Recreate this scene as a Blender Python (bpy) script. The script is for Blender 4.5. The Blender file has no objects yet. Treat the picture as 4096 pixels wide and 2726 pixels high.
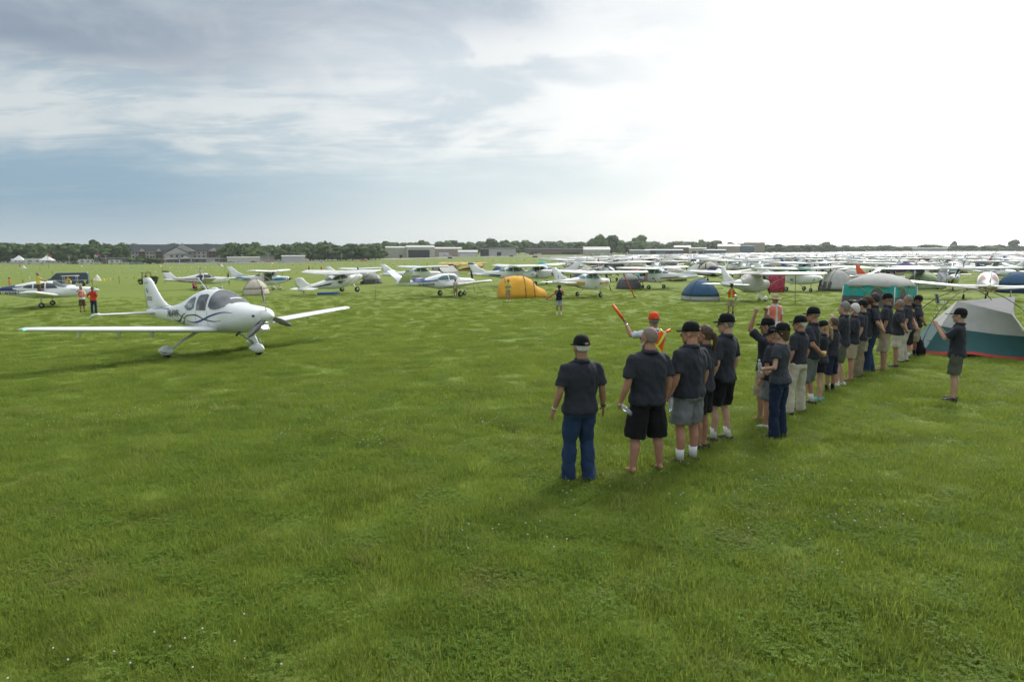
import bpy, bmesh, math, random
import numpy as np
from mathutils import Vector, Matrix, Euler, noise as mnoise
random.seed(7); np.random.seed(7)
R = math.radians; PI = math.pi
sc = bpy.context.scene
COL = sc.collection
# ---------------------------------------------------------------- camera
F_PX, W_PX, H_PX, HOR = 2730.0, 4096.0, 2726.0, 1000.0
cam_d = bpy.data.cameras.new('camera'); cam = bpy.data.objects.new('camera', cam_d); COL.objects.link(cam)
cam_d.sensor_width = 36.0; cam_d.lens = 36.0 * F_PX / W_PX
cam_d.clip_start = 0.1; cam_d.clip_end = 20000
PITCH = math.atan((H_PX / 2 - HOR) / F_PX)
cam.location = (0, 0, 0); cam.rotation_euler = (PI / 2 - PITCH, 0, 0)
sc.camera = cam
# ---------------------------------------------------------------- light
SUN_AZ, SUN_EL = R(30), R(40)
sdir = Vector((math.sin(SUN_AZ) * math.cos(SUN_EL), math.cos(SUN_AZ) * math.cos(SUN_EL), math.sin(SUN_EL)))
sun_d = bpy.data.lights.new('sun', 'SUN'); sun_d.energy = 1.5; sun_d.angle = R(18); sun_d.color = (1.0, .95, .86)
sun = bpy.data.objects.new('sun', sun_d); COL.objects.link(sun)
sun.rotation_euler = (-sdir).to_track_quat('-Z', 'Y').to_euler()
sc.view_settings.view_transform = 'Standard'; sc.view_settings.look = 'None'
sc.view_settings.gamma = 1; sc.view_settings.use_curve_mapping = False; EXPO = .68; sc.view_settings.exposure = EXPO

class NT:
    """tiny expression helper for shader node trees"""
    def __init__(s, tree): s.t = tree; s.l = tree.links
    def n(s, typ, **kw):
        nd = s.t.nodes.new(typ)
        for k, v in kw.items(): setattr(nd, k, v)
        return nd
    def put(s, sock, v):
        if v is None: return
        if hasattr(v, 'is_output') or isinstance(v, bpy.types.NodeSocket): s.l.new(v, sock)
        elif isinstance(v, (tuple, list)) and len(v) == 3 and sock.type == 'RGBA': sock.default_value = (*v, 1)
        else: sock.default_value = v
    def m(s, op, a, b=0.0, c=0.0, clamp=False):
        nd = s.n('ShaderNodeMath', operation=op, use_clamp=clamp)
        s.put(nd.inputs[0], a); s.put(nd.inputs[1], b); s.put(nd.inputs[2], c)
        return nd.outputs[0]
    def ramp(s, v, lo, hi, a=0.0, b=1.0, smooth=True):
        nd = s.n('ShaderNodeMapRange', interpolation_type='SMOOTHSTEP' if smooth else 'LINEAR')
        for i, x in enumerate((v, lo, hi, a, b)): s.put(nd.inputs[i], x)
        return nd.outputs[0]
    def mix(s, f, a, b, mode='MIX'):
        nd = s.n('ShaderNodeMix', data_type='RGBA', blend_type=mode)
        s.put(nd.inputs[0], f); s.put(nd.inputs[6], a); s.put(nd.inputs[7], b)
        return nd.outputs[2]
    def noise(s, vec, scale, detail=4, rough=.55, dist=0.0, dims='3D'):
        nd = s.n('ShaderNodeTexNoise', noise_dimensions=dims)
        s.put(nd.inputs['Vector'], vec); nd.inputs['Scale'].default_value = scale
        nd.inputs['Detail'].default_value = detail; nd.inputs['Roughness'].default_value = rough
        nd.inputs['Distortion'].default_value = dist
        return nd.outputs[0]
    def vscale(s, v, sc_, loc=(0, 0, 0)):
        nd = s.n('ShaderNodeMapping'); s.put(nd.inputs[0], v)
        nd.inputs['Scale'].default_value = sc_; nd.inputs['Location'].default_value = loc
        return nd.outputs[0]

w = bpy.data.worlds.new('World'); sc.world = w; w.use_nodes = True
wt = w.node_tree; wt.nodes.clear(); N = NT(wt)
WS = 0.1
sky = N.n('ShaderNodeTexSky', sky_type='NISHITA', sun_disc=False, sun_elevation=SUN_EL, sun_rotation=SUN_AZ)
sky.air_density = 1.0; sky.dust_density = 2.0
tc = N.n('ShaderNodeTexCoord'); D = tc.outputs['Generated']
sep = N.n('ShaderNodeSeparateXYZ'); N.put(sep.inputs[0], D)
dx, dy, dz = sep.outputs
hl = N.m('SQRT', N.m('ADD', N.m('MULTIPLY', dx, dx), N.m('ADD', N.m('MULTIPLY', dy, dy), 1e-6)))
cs = N.m('DIVIDE', N.m('ADD', N.m('MULTIPLY', dx, math.sin(SUN_AZ)), N.m('MULTIPLY', dy, math.cos(SUN_AZ))), hl)
el = N.m('ARCTAN2', dz, hl)
# cloud-deck coordinates (a plane overhead), so clouds flatten towards the horizon
den = N.m('ADD', N.m('MAXIMUM', dz, 0.0), 0.10)
cb = N.n('ShaderNodeCombineXYZ'); N.put(cb.inputs[0], N.m('DIVIDE', dx, den)); N.put(cb.inputs[1], N.m('DIVIDE', dy, den))
deck = cb.outputs[0]
n1 = N.noise(N.vscale(deck, (.42, .62, 1), (3.1, 1.7, 0)), 1.0, 5, .55, .3)
n2 = N.noise(N.vscale(deck, (1.0, 2.1, 1), (7.3, 2.2, 0)), 1.5, 8, .62, .5)
n3 = N.noise(N.vscale(deck, (.3, .3, 1), (1.3, 9.2, 0)), 1.0, 3, .5, .2)
n4 = N.noise(N.vscale(D, (1, 1, 2.6), (2.0, .4, 1)), 4.5, 8, .58, .6)
nn = N.m('ADD', N.m('MULTIPLY', n1, .5), N.m('MULTIPLY', n4, .5))
az = N.m('ARCTAN2', dx, dy)
def S(v, k): return N.m('MULTIPLY', N.m('SUBTRACT', v, .5), k)
csn = N.m('ADD', cs, N.m('ADD', S(n3, .10), S(n4, .07)))
G = N.ramp(csn, .47, .98)                      # blue-grey side to lit side
G2 = N.ramp(csn, .85, 1.0); G3 = N.m('MULTIPLY', N.ramp(csn, .96, 1.05), N.ramp(el, 1.15, .8))  # glare round the veiled sun
eln = N.m('ADD', el, N.m('ADD', S(n1, .09), S(n4, .07)))
def blob(a0, wa, e0, we): 
    u = N.m('DIVIDE', N.m('SUBTRACT', N.m('ADD', az, S(n1, .25)), a0), wa); v = N.m('DIVIDE', N.m('SUBTRACT', N.m('ADD', el, S(n4, .12)), e0), we)
    return N.m('EXPONENT', N.m('MULTIPLY', N.m('ADD', N.m('MULTIPLY', u, u), N.m('MULTIPLY', v, v)), -1.0))
veil = N.mix(N.ramp(el, 0.0, .07), (.46, .57, .63), (.27, .41, .53))
veil = N.mix(N.m('MULTIPLY', N.ramp(n2, .45, .7), .25), veil, (.42, .52, .58))
streak = N.mix(N.ramp(N.m('ADD', n2, S(n4, .5)), .36, .60), (.42, .52, .59), (.66, .71, .72))
dark = N.mix(N.ramp(nn, .38, .60), (.26, .32, .40), (.41, .47, .53))
base = N.mix(N.ramp(eln, .095, .135), veil, streak)
base = N.mix(N.ramp(eln, .175, .235), base, dark)
base = N.mix(N.m('MULTIPLY', blob(-.12, .24, .225, .05), .95), base, (.72, .77, .79))
veilr = N.mix(N.ramp(el, 0.0, .12), (.88, .93, .91), (.72, .82, .85))
litc = N.mix(N.ramp(N.m('ADD', n4, S(n2, .5)), .40, .60), (.64, .72, .77), (.93, .95, .94))
litt = N.mix(N.ramp(nn, .42, .6), (.50, .57, .64), (.75, .80, .83))
lit = N.mix(N.ramp(eln, .11, .16), veilr, litc)
lit = N.mix(N.ramp(eln, .27, .32), lit, litt)
col = N.mix(G, base, lit)
col = N.mix(G2, col, (1.06, 1.06, 1.04)); col = N.mix(N.ramp(el, .42, 1.0), col, (1.25, 1.30, 1.34)); col = N.mix(G3, col, (12.0, 11.8, 11.2))
KE = 1.0 / 2 ** EXPO
vsc = N.n('ShaderNodeVectorMath', operation='SCALE'); N.put(vsc.inputs[0], col); vsc.inputs[3].default_value = KE; col = vsc.outputs[0]
sc10 = N.n('ShaderNodeVectorMath', operation='SCALE'); N.put(sc10.inputs[0], col); sc10.inputs[3].default_value = 1 / WS
fin = N.mix(.93, sky.outputs[0], sc10.outputs[0])
bg = N.n('ShaderNodeBackground'); N.put(bg.inputs[0], fin); bg.inputs[1].default_value = WS
wo = N.n('ShaderNodeOutputWorld'); N.l.new(bg.outputs[0], wo.inputs[0])

# ---------------------------------------------------------------- materials
_M = {}
def mat(name, col, rough=.55, metal=0.0, var=.06, scale=6.0, bump=0.0, bscale=30.0, coat=0.0, emit=0.0, spec=.5, alpha=1.0, sheen=0.0, dirt=0.0, trans=0.0):
    if name in _M: return _M[name]
    m = bpy.data.materials.new(name); m.use_nodes = True
    t = NT(m.node_tree); bs = m.node_tree.nodes['Principled BSDF']
    co = t.n('ShaderNodeTexCoord').outputs['Object']
    c = tuple(col)
    if var > 0:
        nz = t.noise(co, scale, 4)
        lo = tuple(x * (1 - var) for x in c); hi = tuple(min(1, x * (1 + var)) for x in c)
        cc = t.mix(t.ramp(nz, .3, .7), lo, hi)
        if dirt > 0:
            nd = t.noise(co, scale * .35, 5)
            cc = t.mix(t.ramp(nd, .5, .75, 0, dirt), cc, (.22, .2, .16))
        t.put(bs.inputs['Base Color'], cc)
    else: bs.inputs['Base Color'].default_value = (*c, 1)
    bs.inputs['Roughness'].default_value = rough; bs.inputs['Metallic'].default_value = metal
    bs.inputs['Specular IOR Level'].default_value = spec
    bs.inputs['Coat Weight'].default_value = coat; bs.inputs['Sheen Weight'].default_value = sheen
    bs.inputs['Transmission Weight'].default_value = trans
    if emit > 0:
        bs.inputs['Emission Color'].default_value = (*c, 1); bs.inputs['Emission Strength'].default_value = emit
    if bump > 0:
        b = t.n('ShaderNodeBump'); b.inputs['Strength'].default_value = bump; b.inputs['Distance'].default_value = .02
        t.put(b.inputs['Height'], t.noise(co, bscale, 4)); t.put(bs.inputs['Normal'], b.outputs[0])
    _M[name] = m
    return m

# ---------------------------------------------------------------- mesh helpers
class MB:
    def __init__(s): s.v = []; s.f = []; s.mi = []; s.sm = []
    def add(s, vs, fs, mi=0, smooth=True):
        b = len(s.v); s.v.extend([tuple(p) for p in vs]); s.f.extend([tuple(i + b for i in f) for f in fs])
        s.mi.extend([mi] * len(fs)); s.sm.extend([smooth] * len(fs)); return s
    def loft(s, rings, mi=0, caps=True, closed=True, smooth=True):
        n = len(rings[0]); vs = [p for r in rings for p in r]; fs = []
        for i in range(len(rings) - 1):
            for j in range(n if closed else n - 1):
                k = (j + 1) % n
                fs.append((i * n + j, i * n + k, (i + 1) * n + k, (i + 1) * n + j))
        if caps and closed:
            fs.append(tuple(range(n - 1, -1, -1))); fs.append(tuple((len(rings) - 1) * n + j for j in range(n)))
        return s.add(vs, fs, mi, smooth)
    def tube(s, path, rad, n=8, mi=0, caps=True, smooth=True, flat=1.0):
        P = [Vector(p) for p in path]; rings = []
        if not isinstance(rad, (list, tuple)): rad = [rad] * len(P)
        for i, p in enumerate(P):
            t = (P[min(i + 1, len(P) - 1)] - P[max(i - 1, 0)]).normalized()
            up = Vector((0, 0, 1)) if abs(t.z) < .9 else Vector((0, 1, 0))
            a = t.cross(up).normalized(); b = a.cross(t).normalized()
            rings.append([p + (a * math.cos(2 * PI * k / n) + b * math.sin(2 * PI * k / n) * flat) * rad[i] for k in range(n)])
        return s.loft(rings, mi, caps, True, smooth)
    def cap(s, a, b, ra, rb, n=10, mi=0):
        """tapered capsule"""
        a, b = Vector(a), Vector(b); t = (b - a).normalized() if (b - a).length > 1e-6 else Vector((0, 0, 1))
        path, rad = [], []
        for k in (1.0, .8, .45): path.append(a - t * ra * k); rad.append(max(ra * math.sqrt(max(0, 1 - k * k)), ra * .05))
        path.append(a); rad.append(ra); path.append(b); rad.append(rb)
        for k in (.45, .8, 1.0): path.append(b + t * rb * k); rad.append(max(rb * math.sqrt(max(0, 1 - k * k)), rb * .05))
        return s.tube(path, rad, n, mi)
    def box(s, c, d, mi=0, rot=None):
        h = [x / 2 for x in d]; vs = []
        for x in (-1, 1):
            for y in (-1, 1):
                for z in (-1, 1):
                    p = Vector((x * h[0], y * h[1], z * h[2]))
                    if rot is not None: p = rot @ p
                    vs.append(p + Vector(c))
        return s.add(vs, [(0, 1, 3, 2), (4, 6, 7, 5), (0, 4, 5, 1), (2, 3, 7, 6), (0, 2, 6, 4), (1, 5, 7, 3)], mi, False)
    def ell(s, c, r, n=12, m=8, mi=0, rot=None):
        rings = []
        for i in range(m + 1):
            a = -PI / 2 + PI * i / m; a = max(-PI / 2 + .06, min(PI / 2 - .06, a)); ring = []
            for j in range(n):
                b = 2 * PI * j / n
                p = Vector((r[0] * math.cos(a) * math.cos(b), r[1] * math.cos(a) * math.sin(b), r[2] * math.sin(a)))
                if rot is not None: p = rot @ p
                ring.append(p + Vector(c))
            rings.append(ring)
        return s.loft(rings, mi)
    def prism(s, pts, z0, z1, axis='z', mi=0):
        """extrude a 2d outline; axis z: pts=(x,y); axis y: pts=(x,z); axis x: pts=(y,z)"""
        def P(p, t): return (p[0], p[1], t) if axis == 'z' else ((p[0], t, p[1]) if axis == 'y' else (t, p[0], p[1]))
        n = len(pts); vs = [P(p, z0) for p in pts] + [P(p, z1) for p in pts]
        fs = [tuple(range(n))[::-1], tuple(range(n, 2 * n))] + [(i, (i + 1) % n, n + (i + 1) % n, n + i) for i in range(n)]
        return s.add(vs, fs, mi, False)
    def mesh(s, name, mats):
        me = bpy.data.meshes.new(name); me.from_pydata(s.v, [], s.f)
        for m in (mats if isinstance(mats, (list, tuple)) else [mats]): me.materials.append(m)
        me.polygons.foreach_set('material_index', s.mi); me.polygons.foreach_set('use_smooth', s.sm)
        me.update(); return me
    def build(s, name, mats, parent=None, label=None, fix=True):
        me = s.mesh(name, mats)
        if fix:
            bm = bmesh.new(); bm.from_mesh(me); bmesh.ops.recalc_face_normals(bm, faces=bm.faces); bm.to_mesh(me); bm.free()
        return ob(name, me, parent, label)

def ob(name, data, parent=None, label=None):
    o = bpy.data.objects.new(name, data); COL.objects.link(o)
    if parent is not None: o.parent = parent
    if label: o['label'] = label
    return o
def tag(o, label=None, cat=None, group=None, kind=None):
    if label: o['label'] = label
    if cat: o['category'] = cat
    if group: o['group'] = group
    if kind: o['kind'] = kind
    return o
def empty(name, loc=(0, 0, 0), rz=0.0, label=None, cat=None, group=None):
    o = bpy.data.objects.new(name, None); COL.objects.link(o); o.empty_display_size = .2
    o.location = loc; o.rotation_euler = (0, 0, rz)
    return tag(o, label, cat, group)
def kids(o): return [c for c in COL.objects if c.parent == o]
def copy_tree(o, parent=None, _ch=None):
    c = o.copy(); COL.objects.link(c); c.parent = parent
    for ch in list(_ch[o.name] if _ch else kids(o)): copy_tree(ch, c)
    return c

# ---------------------------------------------------------------- terrain
LP = [(0, -2.8), (8, -2.87), (13, -2.98), (20, -3.28), (30, -3.72), (47, -4.22), (66, -4.35), (82, -4.6), (95, -4.95), (140, -5.8), (200, -6.8), (367, -8.4), (520, -8.9), (1200, -9.2), (9000, -9.2)]
RP = [(0, -2.8), (8, -2.87), (13, -2.93), (20, -3.08), (30, -3.38), (40, -3.62), (55, -3.80), (70, -3.88), (110, -3.85), (160, -3.92), (250, -4.3), (400, -4.7), (600, -4.8), (800, -4.8), (1200, -3.9), (3000, -4.2), (9000, -4.2)]
_lr, _lz = zip(*LP); _rr, _rz = zip(*RP)
def gz(x, y):
    r = math.hypot(x, y); az = abs(math.atan2(x, y)) if x > 0 or y < 0 else -math.atan2(-x, y)
    a = math.atan2(x, y)
    t = min(1, max(0, (a - R(-26)) / R(34))); t = t * t * (3 - 2 * t)
    if y < 0:                     # behind the camera both sides meet smoothly
        b = min(1, -y / (abs(x) + 1e-6)); t = t * (1 - .5 * b) + (1 - t) * .5 * b if b < 1 else .5
    l = np.interp(r, _lr, _lz); q = np.interp(r, _rr, _rz)
    return float(l * (1 - t) + q * t)
def ray(px, py):
    a, b = (px - W_PX / 2) / F_PX, (H_PX / 2 - py) / F_PX
    c, s = math.cos(PITCH), math.sin(PITCH)
    return Vector((a, c + b * s, -s + b * c))
def at(px, py):
    """the ground point seen at that pixel of the 4096-wide photograph"""
    d = ray(px, py); lo = 1.0; t = 1.0
    while t < 6000:
        p = d * t
        if p.z < gz(p.x, p.y): break
        lo = t; t *= 1.03
    hi = t
    for _ in range(30):
        m = (lo + hi) / 2; p = d * m
        if p.z < gz(p.x, p.y): hi = m
        else: lo = m
    p = d * hi; return Vector((p.x, p.y, gz(p.x, p.y)))
def height_at(P, py):
    """height above ground of pixel row py on the vertical line through P"""
    b = (H_PX / 2 - py) / F_PX; c, s = math.cos(PITCH), math.sin(PITCH)
    # z = y * (-s + b c)/(c + b s)
    return P.y * (-s + b * c) / (c + b * s) - P.z
def gp(px, d):
    """ground point at pixel column px, d metres forward"""
    x = (px - W_PX / 2) / F_PX * d * 1.0 / math.cos(PITCH) ; x = x * (1 - 0.0); return Vector((x, d, gz(x, d)))
# ---------------------------------------------------------------- ground
def ground_material():
    m = bpy.data.materials.new('meadow_turf'); m.use_nodes = True; t = NT(m.node_tree); bs = m.node_tree.nodes['Principled BSDF']
    P = t.n('ShaderNodeTexCoord').outputs['Object']
    big = t.noise(t.vscale(P, (1, 1, 1)), .045, 4, .6)
    mid = t.noise(t.vscale(P, (1, .8, 1)), .35, 5, .6, .3)
    fine = t.noise(P, 3.5, 6, .65)
    streak = t.noise(t.vscale(P, (.02, .35, 1), (4, 2, 0)), 1.0, 4, .6, .1)
    c = t.mix(t.ramp(mid, .35, .65), (.140, .198, .030), (.170, .226, .038))
    c = t.mix(t.ramp(big, .38, .62, 0, .5), c, (.190, .238, .046))
    c = t.mix(t.ramp(streak, .45, .62, 0, .35), c, (.120, .178, .026))
    c = t.mix(t.ramp(fine, .40, .72, 0, .55), c, (.225, .250, .068))
    c = t.mix(t.ramp(fine, .46, .28, 0, .6), c, (.07, .11, .016))
    gr = t.noise(t.vscale(P, (.55, 2.2, 1), (1, 7, 0)), 2.4, 5, .7, .2)
    c = t.mix(t.ramp(gr, .48, .66, 0, .35), c, (.105, .160, .022)); c = t.mix(t.ramp(gr, .46, .30, 0, .18), c, (.200, .245, .052))
    t.put(bs.inputs['Base Color'], c); bs.inputs['Roughness'].default_value = .9; bs.inputs['Specular IOR Level'].default_value = .15
    b = t.n('ShaderNodeBump'); b.inputs['Strength'].default_value = .45; b.inputs['Distance'].default_value = .05
    t.put(b.inputs['Height'], t.m('ADD', t.m('MULTIPLY', fine, .6), t.noise(P, 14, 4)))
    t.put(bs.inputs['Normal'], b.outputs[0])
    return m
turf = ground_material()
NA = 240; radii = [0.0]; r_ = .8
while r_ < 9000: radii.append(r_); r_ *= 1.055
vs = [(0, 0, gz(0, 0.01))]; fs = []
for i, rr in enumerate(radii[1:]):
    for k in range(NA):
        a = 2 * PI * k / NA; x, y = rr * math.sin(a), rr * math.cos(a)
        z = gz(x, y) - (.012 if rr < 90 else 0)
        vs.append((x, y, z))
for k in range(NA): fs.append((0, 1 + (k + 1) % NA, 1 + k))
for i in range(len(radii) - 2):
    for k in range(NA):
        a, b = 1 + i * NA + k, 1 + i * NA + (k + 1) % NA
        fs.append((a, b, b + NA, a + NA))
me = bpy.data.meshes.new('grass_field'); me.from_pydata(vs, [], fs); me.materials.append(turf)
me.polygons.foreach_set('use_smooth', [True] * len(fs)); me.update()
ground = tag(ob('ground', me), 'mown green airfield turf falling gently away', kind='structure')
for p in me.polygons:
    pass
def blade_material(nm, dark, light, dry):
    m = bpy.data.materials.new(nm); m.use_nodes = True; t = NT(m.node_tree); bs = m.node_tree.nodes['Principled BSDF']
    oi = t.n('ShaderNodeObjectInfo'); P = t.n('ShaderNodeNewGeometry').outputs['Position']
    patch = t.noise(P, .22, 5, .6); p2 = t.noise(P, 3.2, 6, .7)
    c = t.mix(oi.outputs['Random'], dark, light)
    c = t.mix(t.ramp(patch, .35, .65, 0, .45), c, light)
    c = t.mix(t.ramp(p2, .58, .8, 0, .28), c, dry)
    q1 = t.noise(P, .75, 5, .62, .4); q2 = t.noise(t.vscale(P, (1, 1, 1), (9, 4, 0)), 1.1, 5, .6, .3)
    c = t.mix(t.ramp(q1, .52, .66, 0, .6), c, tuple(x * .62 for x in dark)); c = t.mix(t.ramp(q2, .56, .72, 0, .5), c, (.27, .255, .10))
    st = t.noise(t.vscale(P, (.05, .45, 1), (3, 1, 0)), 1.0, 4, .6, .2); c = t.mix(t.ramp(st, .47, .62, 0, .38), c, dark)
    c = t.mix(t.ramp(oi.outputs['Random'], .90, .99, 0, .55), c, dry)
    t.put(bs.inputs['Base Color'], c); bs.inputs['Roughness'].default_value = .6; bs.inputs['Specular IOR Level'].default_value = .12
    tr = t.n('ShaderNodeBsdfTranslucent'); t.put(tr.inputs[0], t.mix(.5, c, (.40, .50, .07)))
    mx = t.n('ShaderNodeMixShader'); mx.inputs[0].default_value = .45
    t.l.new(bs.outputs[0], mx.inputs[1]); t.l.new(tr.outputs[0], mx.inputs[2])
    t.l.new(mx.outputs[0], m.node_tree.nodes['Material Output'].inputs[0])
    return m
GB = blade_material('grass_blade', (.120, .188, .026), (.262, .330, .062), (.34, .32, .14))
GC = blade_material('clover_leaf', (.11, .20, .03), (.19, .29, .05), (.27, .31, .08))
def tuft(n, rad, hmin, hmax, seed, leaf=False):
    rnd = random.Random(seed); b = MB()
    for _ in range(n):
        a = rnd.uniform(0, 2 * PI); q = rad * math.sqrt(rnd.random()); x, y = q * math.cos(a), q * math.sin(a)
        h = rnd.uniform(hmin, hmax); la = rnd.uniform(0, 2 * PI); ln = rnd.uniform(.2, .95) * h
        w_ = rnd.uniform(.0018, .0035); d = Vector((math.cos(la), math.sin(la), 0)); s_ = Vector((-d.y, d.x, 0)) * w_
        p0 = Vector((x, y, -.01)); p1 = p0 + d * ln * .35 + Vector((0, 0, h * .65)); p2 = p0 + d * ln + Vector((0, 0, h))
        if leaf and rnd.random() < .6:
            c = p1; r2 = rnd.uniform(.007, .013)
            b.add([p0 - s_ * .4, p0 + s_ * .4, p1], [(0, 1, 2)], 1)
            for k in range(3):
                g = la + k * 2.09; e = Vector((math.cos(g), math.sin(g), .25)); f = Vector((-math.sin(g), math.cos(g), 0))
                b.add([c, c + e * r2 + f * r2 * .7, c + e * r2 * 1.7, c + e * r2 - f * r2 * .7], [(0, 1, 2, 3)], 1)
        else:
            b.add([p0 - s_, p0 + s_, p1 + s_ * .8, p1 - s_ * .8, p2], [(0, 1, 2, 3), (3, 2, 4)], 0)
    return b
FLW = mat('clover_flower', (.62, .60, .55), .8)
TUF = []
for i, (n, rad, h0, h1, lf) in enumerate([(230, .27, .03, .075, False), (200, .25, .025, .06, True), (240, .27, .03, .095, False), (230, .30, .02, .055, False), (170, .24, .04, .12, False), (230, .29, .02, .055, True), (210, .26, .025, .07, False)]):
    o = tuft(n, rad, h0, h1, 11 + i, lf).build('grass_tuft', [GB, GC, FLW], fix=False)
    p = gp(1500 + 300 * i, 9); o.location = p
    tag(o, 'green tuft of mown meadow grass', None, None, 'stuff'); TUF.append(o)

def scatter_grass():
    """one mesh of points around the camera's field, geometry nodes put a tuft on each"""
    rnd = np.random.RandomState(3); pts = []; scl = []
    def ringpts(r0, r1, dens, s0, a0=-47, a1=47):
        area = R(a1 - a0) / 2 * (r1 * r1 - r0 * r0); n = int(area * dens)
        r = np.sqrt(rnd.uniform(r0 * r0, r1 * r1, n)); a = rnd.uniform(R(a0), R(a1), n)
        for q, b in zip(r, a):
            x, y = q * math.sin(b), q * math.cos(b); pts.append((x, y, gz(x, y))); 
            patch = mnoise.noise((x * .55, y * .55, 3.1)) 
            scl.append(s0 * rnd.uniform(.7, 1.25) * (1 + .10 * patch))
    ringpts(1.5, 8, 46, 1.0, -60, 60)
    r0 = 8.0
    while r0 < 75:
        r1 = r0 * 1.08; t = (r0 - 8) / 67; dens = 44 * (8 / r0) ** 1.15 * (1 - t) ** .8; ringpts(r0, r1, dens, 1.05 + .35 * t - .45 * max(0, t - .4)); r0 = r1
    me = bpy.data.meshes.new('grass'); me.from_pydata(pts, [], [])
    at_ = me.attributes.new('tscale', 'FLOAT', 'POINT'); at_.data.foreach_set('value', scl)
    o = tag(ob('grass', me), 'mown grass and clover covering the field in the foreground', 'grass', None, 'stuff')
    ng = bpy.data.node_groups.new('grass_scatter', 'GeometryNodeTree')
    ng.interface.new_socket('Geometry', in_out='INPUT', socket_type='NodeSocketGeometry'); ng.interface.new_socket('Geometry', in_out='OUTPUT', socket_type='NodeSocketGeometry')
    nd = ng.nodes; ln = ng.links
    gi = nd.new('NodeGroupInput'); go = nd.new('NodeGroupOutput'); jo = nd.new('GeometryNodeGeometryToInstance')
    for q in TUF[::-1]:
        oi = nd.new('GeometryNodeObjectInfo'); oi.inputs['Object'].default_value = q; oi.inputs['As Instance'].default_value = False
        gti = nd.new('GeometryNodeGeometryToInstance'); ln.new(oi.outputs['Geometry'], gti.inputs[0])
        if q is TUF[-1]: join = nd.new('GeometryNodeJoinGeometry')
        ln.new(gti.outputs[0], join.inputs[0])
    ip = nd.new('GeometryNodeInstanceOnPoints'); ln.new(gi.outputs[0], ip.inputs['Points']); ln.new(join.outputs[0], ip.inputs['Instance'])
    ip.inputs['Pick Instance'].default_value = True
    rv = nd.new('FunctionNodeRandomValue'); rv.data_type = 'FLOAT_VECTOR'
    rv.inputs[0].default_value = (-.12, -.12, 0); rv.inputs[1].default_value = (.12, .12, 6.283)
    ln.new(rv.outputs[0], ip.inputs['Rotation'])
    na = nd.new('GeometryNodeInputNamedAttribute'); na.data_type = 'FLOAT'; na.inputs[0].default_value = 'tscale'
    ln.new(na.outputs[0], ip.inputs['Scale'])
    ln.new(ip.outputs[0], go.inputs[0])
    md = o.modifiers.new('scatter', 'NODES'); md.node_group = ng
    return len(pts)
n_tufts = scatter_grass()
b = MB(); rq = random.Random(8); k = 0
while k < 420:                                   # clover heads, in drifts
    r_, a = math.sqrt(rq.uniform(12, 260)), rq.uniform(R(-42), R(42)); x, y = r_ * math.sin(a), r_ * math.cos(a)
    if mnoise.noise((x * .45, y * .45, 7.7)) < rq.uniform(.0, .4): continue
    b.ell((x, y, gz(x, y) + rq.uniform(.05, .085)), (.008, .008, .007), 6, 4); k += 1
tag(b.build('clover_flowers', FLW, fix=False), 'small white clover heads scattered in the near grass', None, None, 'stuff')
print('tufts', n_tufts)
# ---------------------------------------------------------------- aircraft
PW = mat('aircraft_white_paint', (.84, .85, .84), .32, coat=.3, var=.03, scale=1.5, dirt=.10)
PWo = mat('aged_white_paint', (.78, .78, .74), .45, var=.05, scale=2, dirt=.15)
GLS = mat('cabin_glass', (.035, .05, .055), .08, var=.2, scale=2, spec=.8, coat=.4)
GLT = mat('tinted_cabin_glass', (.10, .19, .19), .10, var=.2, scale=2, spec=.8)
NAVY = mat('navy_paint', (.018, .035, .13), .35, coat=.2)
BLUE = mat('blue_paint', (.02, .08, .33), .35, coat=.2)
LBLUE = mat('light_blue_paint', (.03, .22, .52), .35, coat=.2)
RED = mat('red_paint', (.40, .02, .03), .35, coat=.2)
MAROON = mat('maroon_paint', (.16, .012, .02), .35, coat=.2)
GOLD = mat('gold_yellow_paint', (.62, .33, .02), .35, coat=.2)
YEL = mat('cub_yellow_paint', (.70, .46, .12), .45)
BLK = mat('black_paint', (.012, .012, .014), .4)
GRY = mat('grey_stripe_paint', (.22, .24, .22), .4)
DGRY = mat('dark_grey_paint', (.06, .065, .065), .5)
GRN = mat('green_black_paint', (.02, .035, .022), .4)
ORG = mat('orange_red_paint', (.75, .10, .02), .4)
RUB = mat('black_rubber', (.015, .015, .016), .8, bump=.2, bscale=60)
MET = mat('bare_metal', (.55, .55, .55), .35, metal=.9)
SHAD = mat('flap_gap', (.10, .10, .10), .7)
COVT = mat('tan_canvas_cover', (.50, .49, .44), .85, bump=.4, bscale=8)
COVG = mat('green_canvas_cover', (.22, .42, .36), .85, bump=.4, bscale=8)
COVN = mat('navy_canvas_cover', (.02, .03, .09), .85, bump=.4, bscale=8)
LAMP_G = mat('green_navigation_lamp', (.1, .9, .6), .3, var=0, emit=2.5)
LAMP_W = mat('landing_lamp', (1.0, .97, .88), .3, var=0, emit=9)
LAMP_R = mat('red_navigation_lens', (.5, .02, .02), .3)

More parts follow.
